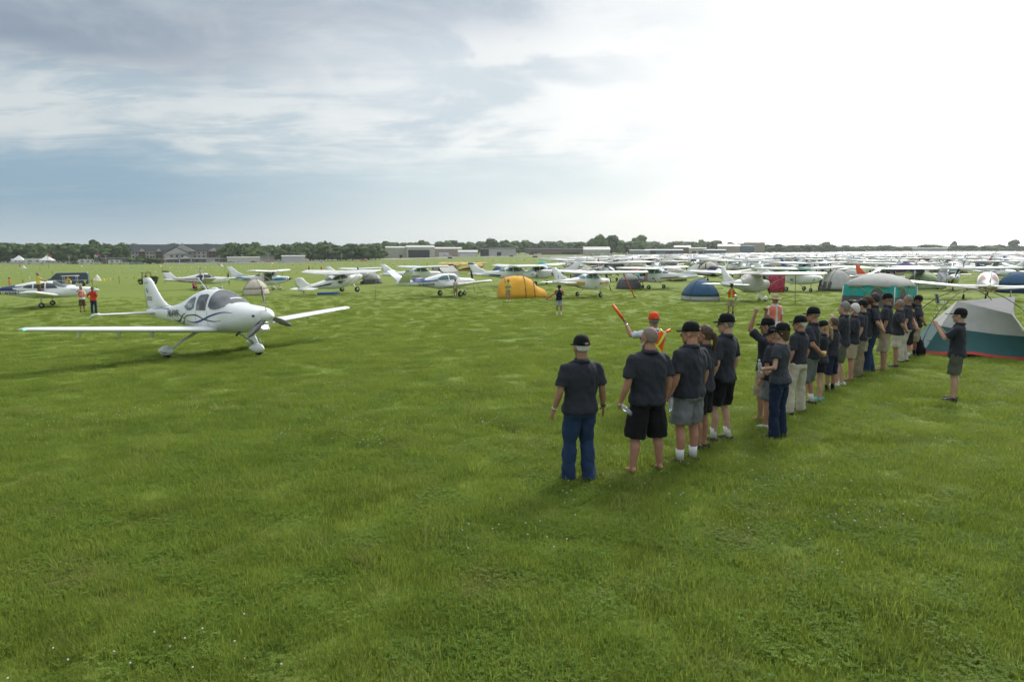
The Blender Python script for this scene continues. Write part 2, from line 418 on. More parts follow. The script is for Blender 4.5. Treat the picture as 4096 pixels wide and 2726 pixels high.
class Fus:
    """fuselage surface: stations (s aft of the nose, centre z, half width, height above, depth below, exponent)"""
    def __init__(f, st, s0): f.st = np.array(st, float); f.s0 = s0
    def par(f, s):
        a = f.st; s = min(max(s, a[0, 0]), a[-1, 0]); i = int(np.searchsorted(a[:, 0], s, 'right') - 1); i = min(max(i, 0), len(a) - 2)
        h = a[i + 1, 0] - a[i, 0]; t = (s - a[i, 0]) / h
        def tang(k):
            if k == 0: return (a[1] - a[0]) / (a[1, 0] - a[0, 0])
            if k == len(a) - 1: return (a[-1] - a[-2]) / (a[-1, 0] - a[-2, 0])
            l = (a[k] - a[k - 1]) / (a[k, 0] - a[k - 1, 0]); r = (a[k + 1] - a[k]) / (a[k + 1, 0] - a[k, 0])
            return np.where(l * r <= 0, 0, 2 * l * r / (l + r + 1e-12))
        m0, m1 = tang(i) * h, tang(i + 1) * h
        v = (2 * t**3 - 3 * t**2 + 1) * a[i] + (t**3 - 2 * t**2 + t) * m0 + (-2 * t**3 + 3 * t**2) * a[i + 1] + (t**3 - t**2) * m1
        return v
    def pt(f, s, th, off=0.0):
        _, zc, hw, up, dn, n = f.par(s); c, q = math.cos(th), math.sin(th)
        y = hw * math.copysign(abs(c) ** (2 / n), c); z = (up if q > 0 else dn) * math.copysign(abs(q) ** (2 / n), q)
        L = math.hypot(y, z) or 1
        return Vector((f.s0 - s, y * (1 + off / L), zc + z * (1 + off / L)))
    def side(f, s, z, sgn, off=.008):
        _, zc, hw, up, dn, n = f.par(s); h = up if z > zc else dn
        t = min(.985, abs((z - zc) / max(h, 1e-3)))
        return Vector((f.s0 - s, sgn * (hw * (1 - t ** n) ** (1 / n) + off), z))
    def loft(f, b, mi=0, n=24, step=.16, s0=None, s1=None):
        a = f.st[0, 0] if s0 is None else s0; e = f.st[-1, 0] if s1 is None else s1
        k = max(6, int((e - a) / step)); ss = [a + (e - a) * i / k for i in range(k + 1)]
        if s0 is None: ss = [a, a + .01, a + .04, a + .09] + [x for x in ss if x > a + .12]
        b.loft([[f.pt(s, 2 * PI * j / n) for j in range(n)] for s in ss], mi)
    def patch(f, b, sgn, cols, mi=0, off=.01, nz=4, thick=True):
        """cols: [(s, zlow, zhigh)...] laid on one side"""
        vs = []; n = len(cols)
        for s, z0, z1 in cols:
            for k in range(nz + 1): vs.append(f.side(s, z0 + (z1 - z0) * k / nz, sgn, off))
        fs = []
        for i in range(n - 1):
            for k in range(nz):
                a = i * (nz + 1) + k; q = (a, a + nz + 1, a + nz + 2, a + 1); fs.append(q if sgn < 0 else q[::-1])
        b.add(vs, fs, mi)
    def over(f, b, rows, mi=0, off=.012, n=14):
        """rows: [(s, theta_low)]: a patch over the top from side to side"""
        vs = []
        for s, t in rows:
            for k in range(n + 1): vs.append(f.pt(s, t + (PI - 2 * t) * k / n, off))
        fs = []
        for i in range(len(rows) - 1):
            for k in range(n):
                a = i * (n + 1) + k; fs.append((a, a + 1, a + n + 2, a + n + 1))
        b.add(vs, fs, mi)

def quadpatch(ca, cb, n=8):
    """columns between lower curve ca and upper curve cb, each [(s,z)...] in s order"""
    s0 = max(ca[0][0], cb[0][0]); s1 = min(ca[-1][0], cb[-1][0]); out = []
    for i in range(n + 1):
        s = s0 + (s1 - s0) * i / n
        out.append((s, float(np.interp(s, *zip(*ca))), float(np.interp(s, *zip(*cb)))))
    return out
def ribbon(pts, n=24):
    """pts [(s,z,width)] smooth"""
    a = np.array(pts, float); out = []
    t = np.linspace(0, len(a) - 1, n + 1)
    for q in t:
        i = min(int(q), len(a) - 2); u = q - i
        p0, p1, p2, p3 = a[max(i - 1, 0)], a[i], a[i + 1], a[min(i + 2, len(a) - 1)]
        v = .5 * ((2 * p1) + (-p0 + p2) * u + (2 * p0 - 5 * p1 + 4 * p2 - p3) * u**2 + (-p0 + 3 * p1 - 3 * p2 + p3) * u**3)
        out.append((v[0], v[1] - abs(v[2]) / 2, v[1] + abs(v[2]) / 2))
    return out
_txt = {}
def text_pts(body, bold=True, shear=0.0):
    k = (body, bold, shear)
    if k in _txt: return _txt[k]
    cu = bpy.data.curves.new('lettering', 'FONT'); cu.body = body; cu.size = 1; cu.resolution_u = 2; cu.shear = shear
    if bold: cu.offset = .018
    o = bpy.data.objects.new('lettering', cu); COL.objects.link(o); dg = bpy.context.evaluated_depsgraph_get()
    me = bpy.data.meshes.new_from_object(o.evaluated_get(dg)); vs = [(v.co.x, v.co.y) for v in me.vertices]; fs = [tuple(p.vertices) for p in me.polygons]
    bpy.data.objects.remove(o); bpy.data.curves.remove(cu); bpy.data.meshes.remove(me)
    x0 = min(v[0] for v in vs); x1 = max(v[0] for v in vs)
    _txt[k] = ([(v[0] - x0, v[1]) for v in vs], fs, x1 - x0); return _txt[k]
def fus_text(f, b, body, s_mid, z, size, sgn, mi=0, width=None, shear=0.0, slope=0.0, off=.028, bold=True):
    vs, fs, wd = text_pts(body, bold, shear); kx = size if width is None else width / wd
    out = []
    for u, v in vs:
        dxx = (u - wd / 2) * kx; s = s_mid - dxx if sgn < 0 else s_mid + dxx
        out.append(f.side(s, z + v * size + slope * (s - s_mid), sgn, off))
    b.add(out, fs, mi, False)
def flat_text(b, body, org, ux, uy, size, mi=0, width=None, bold=True):
    vs, fs, wd = text_pts(body, bold); kx = size if width is None else width / wd
    o, ux, uy = Vector(org), Vector(ux).normalized(), Vector(uy).normalized()
    b.add([o + ux * (u - wd / 2) * kx + uy * v * size for u, v in vs], fs, mi, False)

AF = [(0, 0), (.02, .045), (.08, .085), (.2, .115), (.35, .12), (.6, .085), (.85, .035), (1, .004)]
def airfoil(le, chord, up=1.0, lo=.45, thick=1.0, axis='y'):
    """ring of points, le = leading edge, chord runs towards -x"""
    top = [(t * chord, z * chord * up * thick) for t, z in AF]; bot = [(t * chord, -z * chord * lo * thick) for t, z in AF[::-1][1:-1]]
    ring = []
    for a, z in top + bot:
        if axis == 'y': ring.append(Vector((le[0] - a, le[1], le[2] + z)))
        else: ring.append(Vector((le[0] - a, le[1] + z, le[2])))
    return ring
def wing_mb(secs, mi=0, thick=1.0, lo=.45, tipround=True):
    """secs [(x_le, y, z, chord)] root to tip"""
    b = MB(); rings = [airfoil((x, y, z), c, 1, lo, thick) for x, y, z, c in secs]
    if tipround:
        x, y, z, c = secs[-1]; sg = 1 if y > 0 else -1
        rings.append(airfoil((x - c * .04, y + sg * c * .06, z + .01), c * .9, 1, lo, thick * .6)); rings.append(airfoil((x - c * .14, y + sg * c * .10, z + .02), c * .68, 1, lo, thick * .15))
    b.loft(rings, mi); return b
def fin_mb(prof, th=.05, mi=0):
    """prof [(x_le, x_te, z)] bottom to top"""
    b = MB(); rings = []
    for xl, xt, z in prof:
        c = xl - xt; rings.append(airfoil((xl, 0, z), c, 1, 1.0, th / .12 / max(c, .2) , 'z'))
    b.loft(rings, mi); return b
def wheel(parent, pos, r, wd, rim=True, nm='wheel'):
    b = MB(); rings = []
    for k, (y, q) in enumerate([(-.5, .72), (-.45, .93), (-.2, 1), (.2, 1), (.45, .93), (.5, .72)]):
        rings.append([(pos[0] + r * q * math.cos(a), pos[1] + y * wd, pos[2] + r * q * math.sin(a)) for a in [2 * PI * j / 18 for j in range(18)]])
    b.loft(rings, 0); o = b.build(nm, RUB, parent)
    if rim:
        b = MB()
        for sg in (-1, 1):
            b.loft([[(pos[0] + q * r * math.cos(a), pos[1] + sg * (wd * .5 + d), pos[2] + q * r * math.sin(a)) for a in [2 * PI * j / 14 for j in range(14)]] for q, d in ((.56, -.01), (.5, .012), (.2, .0), (.12, .02))])
        b.build('rim', MET, o)
    return o
def pant(b, pos, L, r, wd, mi=0):
    """teardrop wheel fairing, blunt nose forward"""
    prof = [(-.36, .04), (-.34, .22), (-.28, .52), (-.16, .85), (0, 1), (.14, .97), (.30, .78), (.46, .48), (.58, .22), (.64, .03)]
    b.loft([[(pos[0] - t * L, pos[1] + q * wd * math.cos(a), pos[2] + q * r * math.sin(a) * (1.0 if math.sin(a) > 0 else .82)) for a in [2 * PI * j / 14 for j in range(14)]] for t, q in prof], mi)
def propeller(parent, x, z, rad, nb=2, ph=.6, mt=None, spin=(.16, .34), smat=None):
    b = MB()
    for k in range(nb):
        a = ph + 2 * PI * k / nb; d = Vector((0, math.cos(a), math.sin(a))); t = Vector((0, -math.sin(a), math.cos(a))); rings = []
        for q, c, tw in ((.05, .06, 1.1), (.25, .085, .9), (.55, .10, .6), (.85, .075, .38), (.98, .045, .3), (1.0, .015, .3)):
            u = t * math.cos(tw) + Vector((1, 0, 0)) * math.sin(tw); v = d.cross(u); p = Vector((x, 0, z)) + d * rad * q
            rings.append([p - u * c, p + v * .012, p + u * c, p - v * .012])
        b.loft(rings, 0)
    o = b.build('propeller', mt or BLK, parent)
    if spin:
        b = MB(); r0, ln = spin
        b.loft([[(x - ln * .35 + ln * t, r0 * q * math.cos(a), z + r0 * q * math.sin(a)) for a in [2 * PI * j / 16 for j in range(16)]] for t, q in ((0, 1), (.3, .98), (.6, .8), (.85, .48), (.97, .2), (1, .03))])
        b.build('spinner', smat or PW, o)
    return o

def aircraft(name, sp):
    """sp: dictionary of proportions. x forward, y left, z up, origin on the ground between the main wheels."""
    root = empty(name); P = sp.get('paint', PW); L = sp['L']; s0 = sp['s_main']
    f = Fus(sp['st'], s0); X = lambda s: s0 - s
    det = sp.get('detail', 1)
    b = MB(); f.loft(b, 0, 20 if det < 2 else 32, .2 if det < 2 else .1)
    fus = b.build('fuselage', [P], root)
    # windows
    for w_ in sp.get('windows', []):
        for sg in (-1, 1):
            b = MB(); f.patch(b, sg, quadpatch(w_[0], w_[1], 8), 0, .012); b.build('window', sp.get('glass', GLS), fus)
    if 'shield' in sp:
        b = MB(); f.over(b, sp['shield'], 0, .012); b.build('windscreen', sp.get('glass', GLS), fus)
    if 'rearshield' in sp:
        b = MB(); f.over(b, sp['rearshield'], 0, .012); b.build('window', sp.get('glass', GLS), fus)
    for nm, mt, rib in sp.get('stripes', []):
        for sg in (-1, 1): b = MB(); f.patch(b, sg, rib, 0, .007, 3); b.build(nm, mt, fus)
    for body, s, z, size, mt, wd in sp.get('texts', []):
        for sg in (-1, 1): b = MB(); fus_text(f, b, body, s, z, size, sg, 0, wd, sp.get('shear', 0)); b.build('registration', mt, fus)
    # wings
    hi = sp['wing'] == 'high'; W = sp['w']          # s_le, z, chord root, chord tip, half span, dihedral deg, sweep, y root
    for sg in (-1, 1):
        yr = W['y0']; secs = []
        taps = W.get('taper', [(0, 1), (.45, 1), (1, W['ct'] / W['cr'])])
        for t, k in taps:
            y = yr + (W['half'] - yr) * t; c = W['cr'] * k
            secs.append((X(W['s'] + W.get('sweep', 0) * t + (W['cr'] - c) * W.get('lef', .3)), sg * y, W['z'] + (y - yr) * math.tan(R(W['dih'])), c))
        wm = sp.get('wingpaint', P)
        wo_ = wing_mb(secs, 0, W.get('th', 1.0)).build('wing', [wm], root)
        for t0, t1 in ((.04, .5), (.52, .93)):        # flap and aileron hinge gaps
            b = MB(); q = []
            for t in (t0, t1):
                k = float(np.interp(t, *zip(*taps))); y = yr + (W['half'] - yr) * t; c = W['cr'] * k
                xl = X(W['s'] + W.get('sweep', 0) * t + (W['cr'] - c) * W.get('lef', .3)); z = W['z'] + (y - yr) * math.tan(R(W['dih']))
                for r_ in (.755, .775): q.append((xl - c * r_, sg * y, z + c * .055 * W.get('th', 1.0) + .006))
            b.add(q, [(0, 1, 3, 2)], 0, False); b.build('hinge_gap', SHAD, wo_, fix=False)
        if 'tipmat' in sp:
            x, y, z, c = secs[-1]; b = MB()
            b.loft([airfoil((x + .015, y - sg * .45, z - .45 * math.tan(R(W['dih']))), c + .05, 1, .5, W.get('th', 1) * 1.12), airfoil((x + .012, y + sg * .02, z), c + .03, 1, .5, W.get('th', 1) * 1.12)]); b.build('wing_tip', sp['tipmat'], wo_)
    if hi:
        b = MB(); x0 = X(W['s'])
        b.loft([airfoil((x0, y, W['z'] + .004), W['cr'] * 1.0, 1, .45, W.get('th', 1)) for y in (-W['y0'] - .01, W['y0'] + .01)]); b.build('wing_centre', [sp.get('wingpaint', P)], root)
    if sp.get('struts'):
        for sg in (-1, 1):
            y1 = W['y0'] + (W['half'] - W['y0']) * .46; z1 = W['z'] + (y1 - W['y0']) * math.tan(R(W['dih'])) - .03
            b = MB()
            for q in sp['struts']: b.tube([(X(q), sg * sp['strut_y'], sp['strut_z']), (X(q + .05), sg * y1, z1)], .035, 6, flat=.5)
            b.build('wing_strut', sp.get('strutmat', P), root)
    # tail
    if 'fin' in sp:
        fi = fin_mb([(X(a), X(c), z) for a, c, z in sp['fin']], sp.get('fin_th', .07)).build('fin', [sp.get('finpaint', P)], root)
        if 'fincap' in sp:
            k, mt = sp['fincap']; a, c, z = sp['fin'][-1]; a2, c2, z2 = sp['fin'][-2]
            t = k / (z - z2); fin_mb([(X(a + (a2 - a) * t) + .01, X(c + (c2 - c) * t) - .01, z - k), (X(a) + .012, X(c) - .012, z + .012)], .085).build('fin_cap', mt, fi)
        if 'fintext' in sp:
            for body, s, z, size, mt in sp['fintext']:
                for sg in (-1, 1): b = MB(); flat_text(b, body, (X(s), sg * (sp.get('fin_th', .07) + .006), z), (1 if sg < 0 else -1, 0, 0), (0, 0, 1), size, 0); b.build('fin_lettering', mt, fi, fix=False)
    if 'vtail' in sp:
        V = sp['vtail']
        for sg in (-1, 1):
            b = MB(); rings = []
            for t in (0, 1):
                y = sg * (V['y0'] + V['len'] * t * math.cos(R(V['ang']))); z = V['z'] + V['len'] * t * math.sin(R(V['ang'])); c = V['cr'] + (V['ct'] - V['cr']) * t
                nrm = Vector((0, -sg * math.sin(R(V['ang'])), math.cos(R(V['ang']))))
                rg = []
                for a, zz in [(q[0] * c, q[1] * c * .55) for q in AF] + [(q[0] * c, -q[1] * c * .55) for q in AF[::-1][1:-1]]:
                    rg.append(Vector((X(V['s'] + V['sweep'] * t) - a, y, z)) + nrm * zz)
                rings.append(rg)
            b.loft(rings, 0); b.build('tail_fin', [P], root)
    else:
        T = sp['stab']
        for sg in (-1, 1):
            wing_mb([(X(T['s']), sg * T['y0'], T['z'], T['cr']), (X(T['s'] + T.get('sweep', .15)), sg * T['half'], T['z'] + T.get('dz', 0), T['ct'])], 0, .6, 1.0).build('stabilizer', [sp.get('stabpaint', P)], root)
    # gear
    G_ = sp['gear']
    for sg in (-1, 1):
        y, zt, yt = G_['y'], G_['zt'], G_['yt']; r = G_['r']
        b = MB(); b.tube([(X(s0 - G_.get('dx', 0)), sg * yt, zt), (G_.get('dx', 0) * .4, sg * (yt + y) / 2, (zt + r) / 2 + .03), (0, sg * (y - .06), r)], [.07 * G_.get('k', 1), .05 * G_.get('k', 1), .04 * G_.get('k', 1)], 8, flat=.6)
        lg = b.build('gear_leg', G_.get('mat', P), root)
        wheel(root, (0, sg * y, r), r, .15, det > 0, 'wheel')
        if G_.get('pants'):
            b = MB(); pant(b, (0.03, sg * y, r + .02), G_.get('pl', .85), r * .98, .13); b.build('wheel_fairing', [P], lg)
    nw = G_['nose']
    if nw:
        r = nw['r']; b = MB(); b.tube([(X(nw['st']), 0, nw['zt']), (X(nw['s']), 0, r)], [.06, .045], 8); lg = b.build('nose_leg' if not nw.get('tail') else 'tail_leg', G_.get('mat', P), root)
        wheel(root, (X(nw['s']), 0, r), r, .11, det > 0, 'nose_wheel' if not nw.get('tail') else 'tail_wheel')
        if G_.get('pants') and not nw.get('tail'):
            b = MB(); pant(b, (X(nw['s']) + .02, 0, r + .02), G_.get('pl', .85) * .85, r * 1.05, .12); b.build('wheel_fairing', [P], lg)
    if 'prop' in sp:
        q = sp['prop']; propeller(root, X(q['s']), q['z'], q['r'], q.get('n', 2), q.get('ph', .9), q.get('mat', BLK), q.get('spin', (.15, .32)), q.get('smat', P))
    # cowl openings
    if 'intake' in sp:
        q = sp['intake']
        for sg in (-1, 1): b = MB(); b.ell((X(q[0]), sg * q[1], q[2]), (.03, q[3], q[4]), 12, 6); b.build('air_intake', BLK, fus)
    if sp.get('mast'):
        b = MB()
        for s, z, h in sp['mast']: b.tube([(X(s), 0, z - .05), (X(s + .12), 0, z + h)], .012, 5)
        b.build('antenna', P, fus)
    root['_f'] = 0; del root['_f']
    return root, fus, f

# --- proportions
def st_high(L, zc=1.3, hw=.52, roof=2.12, tailz=1.45, cab0=1.75, cab1=3.9):
    return [(0, zc, .10, .10, .10, 2), (.12, zc, .28, .22, .24, 2.2), (.35, zc - .02, .42, .30, .38, 2.5), (1.0, zc - .05, .48, .36, .48, 2.7), (cab0 - .25, zc - .08, hw, .42, .52, 2.8),
            (cab0 + .45, zc - .10, hw + .03, roof - zc + .04, .55, 3.4), (cab1 - .6, zc - .08, hw + .02, roof - zc + .05, .55, 3.4), (cab1 + .15, zc, hw - .08, (roof - zc) * .78, .52, 2.8),
            (cab1 + .9, zc + .06, hw * .62, .40, .40, 2.3), (L * .76, zc + .10, hw * .42, .28, .27, 2.1), (L * .93, tailz, .10, .17, .17, 2), (L * .98, tailz + .02, .04, .13, .12, 2)]
def st_low(L, zc=1.15, hw=.52, roof=1.95, tailz=1.2, cab0=1.6, cab1=3.6):
    return [(0, zc, .10, .10, .10, 2), (.10, zc, .30, .20, .24, 2.2), (.35, zc, .44, .28, .36, 2.5), (1.0, zc - .02, .50, .33, .44, 2.6), (cab0, zc - .04, hw, .40, .48, 2.8),
            (cab0 + .9, zc - .04, hw + .04, roof - zc + .04, .50, 2.7), (cab1 - .7, zc - .04, hw + .02, roof - zc + .02, .50, 2.7), (cab1 + .3, zc + .02, hw * .75, (roof - zc) * .72, .44, 2.5),
            (L * .68, zc + .06, hw * .5, .32, .30, 2.2), (L * .93, tailz + .06, .10, .17, .16, 2), (L * .985, tailz + .08, .04, .10, .08, 2)]
def high_spec(**kw):
    L = kw.pop('L', 8.2); tail = kw.pop('taildragger', False); half = kw.pop('half', 5.45)
    sp = dict(L=L, s_main=2.95 if not tail else 1.75, st=st_high(L), wing='high', w=dict(s=1.95, z=2.08, cr=1.62, ct=1.12, half=half, dih=1.7, y0=.5),
              windows=[([(2.15, 1.62), (2.75, 1.60), (3.0, 1.60)], [(2.15, 1.70), (2.4, 1.98), (3.0, 2.0)]), ([(3.12, 1.62), (3.9, 1.68)], [(3.12, 2.0), (3.9, 1.92)])],
              shield=[(1.60, 1.05), (1.75, .72), (1.9, .52), (2.05, .50), (2.18, .58)],
              rearshield=[(4.0, .45), (4.3, .55), (4.6, .80)],
              fin=[(L * .60, L * .93, 1.62), (L * .74, L * .955, 1.78), (L * .81, L * .965, 2.0), (L * .93, L * 1.0, 2.66)],
              stab=dict(s=L * .83, z=1.42, cr=1.10, ct=.75, half=1.72, y0=.08), struts=[2.35], strut_y=.5, strut_z=.92,
              gear=dict(y=1.25, zt=.75, yt=.35, r=.22, dx=0, nose=dict(s=1.15, st=1.15, zt=.9, r=.18)),
              prop=dict(s=0, z=1.3, r=.95, ph=1.2), intake=(.13, .24, 1.34, .10, .06))
    if tail:
        sp['gear'] = dict(y=1.15, zt=.85, yt=.38, r=.28, dx=.25, nose=dict(s=L * .93, st=L * .9, zt=1.25, r=.12, tail=True))
    sp.update(kw); return sp
def low_spec(**kw):
    L = kw.pop('L', 7.3); half = kw.pop('half', 4.9)
    sp = dict(L=L, s_main=2.75, st=st_low(L), wing='low', w=dict(s=2.0, z=.84, cr=1.60, ct=1.2, half=half, dih=6.5, y0=.35, taper=[(0, 1), (1, .78)]),
              windows=[([(2.05, 1.42), (2.85, 1.40)], [(2.05, 1.5), (2.4, 1.80), (2.85, 1.84)]), ([(2.95, 1.42), (3.7, 1.46)], [(2.95, 1.83), (3.4, 1.78), (3.7, 1.60)])],
              shield=[(1.62, 1.0), (1.8, .75), (2.0, .60), (2.2, .62), (2.35, .8)],
              fin=[(L * .70, L * .95, 1.36), (L * .80, L * .96, 1.56), (L * .90, L * 1.0, 2.3)], stab=dict(s=L * .86, z=1.25, cr=.85, ct=.7, half=1.8, y0=.06, sweep=.05),
              gear=dict(y=1.5, zt=.8, yt=1.5, r=.2, nose=dict(s=.95, st=.95, zt=.8, r=.18)), prop=dict(s=0, z=1.15, r=.93, ph=1.4), intake=(.12, .26, 1.2, .10, .06))
    sp.update(kw); return sp
# ---------------------------------------------------------------- people
def remesh(mb, vox, smooth=2, fold=0.0, seed=0, keep=1.0, fscale=(9, 9, 3)):
    """voxel-union the closed shapes in mb into one skin; returns (verts, faces)"""
    me = mb.mesh('tmp', []) if False else bpy.data.meshes.new('tmp')
    me.from_pydata(mb.v, [], mb.f); me.update()
    bm = bmesh.new(); bm.from_mesh(me); bmesh.ops.recalc_face_normals(bm, faces=bm.faces); bm.to_mesh(me); bm.free()
    o = bpy.data.objects.new('tmp', me); COL.objects.link(o)
    r = o.modifiers.new('r', 'REMESH'); r.mode = 'VOXEL'; r.voxel_size = vox; r.adaptivity = 0
    if smooth:
        s = o.modifiers.new('s', 'SMOOTH'); s.iterations = smooth; s.factor = .5
    dg = bpy.context.evaluated_depsgraph_get(); em = bpy.data.meshes.new_from_object(o.evaluated_get(dg))
    n = len(em.vertices); co = np.empty(n * 3); em.vertices.foreach_get('co', co); co = co.reshape(-1, 3)
    if fold > 0:
        nr = np.empty(n * 3); em.vertices.foreach_get('normal', nr); nr = nr.reshape(-1, 3)
        for i in range(n):
            x, y, z = co[i]
            d = mnoise.noise((x * fscale[0] + seed, y * fscale[1], z * fscale[2])) + .6 * mnoise.noise((x * 17 + seed, y * 17, z * 12 + 5 + x * 8))
            co[i] += nr[i] * d * fold
    fs = [tuple(p.vertices) for p in em.polygons]
    bpy.data.objects.remove(o); bpy.data.meshes.remove(me); bpy.data.meshes.remove(em)
    return [tuple(p) for p in co], fs

def head_template(vox):
    b = MB()
    b.ell((0, -.012, .045), (.077, .098, .100), 20, 14)           # skull (y forward, origin mid head)
    b.ell((0, .028, -.035), (.060, .066, .080), 16, 10)           # face and jaw
    b.ell((0, .060, -.088), (.030, .030, .026), 10, 8)            # chin
    b.cap((0, .086, .018), (0, .112, -.022), .010, .015, 8)       # nose
    b.ell((0, .108, -.024), (.019, .012, .010), 8, 6)
    b.cap((-.034, .080, .036), (.034, .080, .036), .012, .012, 8) # brow
    b.cap((-.020, .088, -.056), (.020, .088, -.056), .009, .009, 8)  # lips
    for s in (-1, 1):
        b.ell((s * .079, -.008, .0), (.010, .020, .032), 8, 6)      # ears
        b.ell((s * .040, .062, -.012), (.022, .02, .022), 8, 6)     # cheeks
    b.cap((0, -.03, -.03), (0, -.035, -.16), .058, .060, 12)      # neck
    return remesh(b, vox, 2)
def hand_template(kind, vox):
    """wrist at the origin, fingers towards -z, palm facing +x (for the left side mirror x), thumb towards +y"""
    b = MB()
    b.ell((0, 0, -.045), (.016, .038, .052), 12, 8); b.cap((0, 0, .03), (0, 0, -.02), .026, .024, 10)
    L = [.068, .076, .070, .055]
    for k in range(4):
        y = .027 - .018 * k; ln = L[k]; p = Vector((0, y, -.082)); rad = .0092 - .0006 * k
        if kind == 'relaxed': an = (.25, .55, .85)
        elif kind == 'open': an = (.1, .2, .3)
        else: an = (1.2, 2.5, 3.6)
        for j, (a, f) in enumerate(zip(an, (.45, .32, .26))):
            q = p + Vector((math.sin(a), (.10 - .07 * k) * .3, -math.cos(a))) * ln * f * (1.0 if kind != 'fist' else .8)
            b.cap(p, q, rad, rad * .92, 8); p = q
    t = Vector((.006, .032, -.03)); q = t + Vector((.014, .028, -.026)) if kind != 'fist' else t + Vector((.026, .012, -.03))
    b.cap(t, q, .013, .011, 8); b.cap(q, q + (Vector((.006, .006, -.03)) if kind != 'fist' else Vector((.006, -.022, -.012))), .011, .009, 8)
    return remesh(b, vox, 1)
HEADS = {'near': head_template(.0068), 'mid': head_template(.010), 'far': head_template(.014)}
HANDS = {}
def get_hand(kind, q):
    k = (kind, q)
    if k not in HANDS: HANDS[k] = hand_template(kind, {'near': .0048, 'mid': .0062, 'far': .009}[q])
    return HANDS[k]

def skinmat(nm, c): return mat('skin_' + nm, c, .55, var=.10, scale=9, spec=.35)
SK = {'tan': skinmat('tan', (.36, .19, .12)), 'fair': skinmat('fair', (.50, .30, .21)), 'pink': skinmat('ruddy', (.44, .22, .15)), 'brown': skinmat('brown', (.22, .115, .07))}
def cloth(nm, c, b=.25): return mat(nm, c, .88, var=.12, scale=5, bump=b, bscale=45, sheen=.06, spec=.2)
POLO = cloth('charcoal_polo_cloth', (.029, .032, .042)); POLO2 = cloth('washed_charcoal_cloth', (.045, .050, .063)); BLKC = cloth('black_cloth', (.010, .010, .012)); CAPM = cloth('black_cap_cloth', (.008, .009, .010))
JEAN = cloth('blue_denim', (.022, .045, .100), .4); DJEAN = cloth('dark_denim', (.012, .024, .055), .4); KHA = cloth('khaki_cloth', (.34, .28, .19)); CREAM = cloth('cream_twill', (.50, .46, .37)); OLIV = cloth('olive_cloth', (.10, .10, .07))
GREYC = cloth('grey_cloth', (.16, .17, .175)); LGREY = cloth('light_grey_cloth', (.36, .37, .37)); NAVC = cloth('navy_cloth', (.012, .018, .045)); WHC = cloth('white_cloth', (.74, .74, .72)); YELC = cloth('yellow_shirt_cloth', (.62, .55, .12))
REDC = cloth('red_shirt_cloth', (.62, .05, .02)); ORGC = cloth('orange_safety_cloth', (.85, .13, .02)); PNKC = cloth('coral_safety_cloth', (.85, .22, .14)); HIVC = cloth('lime_shirt_cloth', (.48, .68, .12)); BRNC = cloth('brown_cloth', (.12, .08, .045)); LBLC = cloth('pale_grey_blue_shirt', (.52, .56, .62)); TANC = cloth('tan_straw_weave', (.40, .33, .20)); REFL = mat('yellow_reflective_tape', (.75, .85, .08), .4, var=.05)
HAIRW = mat('white_hair', (.62, .61, .58), .7, bump=.6, bscale=90, var=.2, scale=60); HAIRG = mat('grey_hair', (.20, .185, .17), .7, bump=.5, bscale=90, var=.3, scale=60); HAIRD = mat('dark_hair', (.018, .012, .009), .6, bump=.5, bscale=90, var=.3, scale=60); HAIRB = mat('brown_hair', (.07, .038, .02), .55, bump=.5, bscale=90, var=.3, scale=60); HAIRL = mat('blonde_hair', (.42, .28, .12), .55, bump=.5, bscale=90, var=.3, scale=60)
SHOE = mat('black_shoe_leather', (.015, .015, .017), .6); SHOEW = mat('white_trainer', (.6, .6, .6), .6); SHOEB = mat('turquoise_trainer', (.05, .35, .45), .6); SANDAL = mat('brown_sandal_leather', (.06, .035, .02), .7); SOCKW = cloth('white_sock_knit', (.75, .75, .73)); SOCKB = cloth('black_sock_knit', (.012, .012, .014))
LENS = mat('dark_sunglass_lens', (.01, .01, .012), .1, spec=.8, var=0); EYEW = mat('eye_white', (.75, .73, .70), .3, var=0); EYED = mat('eye_iris', (.03, .02, .015), .2, var=0); LOGO = mat('white_print', (.8, .8, .8), .6, var=0); STEEL = mat('watch_steel', (.6, .6, .6), .3, metal=.8)

ARMS = {  # side multiplier on x; elbow, wrist, hand roll axis hint
    'down': ((.238, -.030, 1.135), (.252, .055, .895)), 'down_wide': ((.255, -.02, 1.14), (.30, .05, .905)), 'down_back': ((.265, -.10, 1.15), (.275, -.06, .91)),
    'behind': ((.275, -.115, 1.15), (.075, -.205, .99)), 'front': ((.255, -.02, 1.13), (.10, .24, 1.06)), 'front_low': ((.25, .0, 1.13), (.14, .22, .99)),
    'camera': ((.235, .21, 1.25), (.075, .27, 1.50)), 'phone': ((.17, .20, 1.21), (.055, .38, 1.46)), 'raised': ((.30, .12, 1.66), (.25, .14, 1.93)), 'fist_up': ((.235, .20, 1.60), (.19, .14, 1.88)),
    'chin': ((.21, .12, 1.16), (.06, .20, 1.42)), 'crossed': ((.245, .08, 1.14), (-.10, .21, 1.21)), 'brow': ((.33, .10, 1.45), (.10, .13, 1.62)), 'wand_up': ((.34, .22, 1.37), (.37, .40, 1.56)), 'point': ((.25, .20, 1.24), (.33, .44, 1.30)),
    'hip': ((.36, -.06, 1.16), (.19, .02, 1.0)), 'reach': ((.24, .22, 1.22), (.20, .45, 1.12)), 'reach_low': ((.22, .2, 1.14), (.18, .42, .95)),
}
LEGS = {'stand': (.085, .0, .12, .0, .125, .0), 'apart': (.09, 0, .15, 0, .19, 0), 'close': (.08, 0, .09, .0, .085, 0), 'stepL': (.085, 0, .11, .04, .12, -.02)}

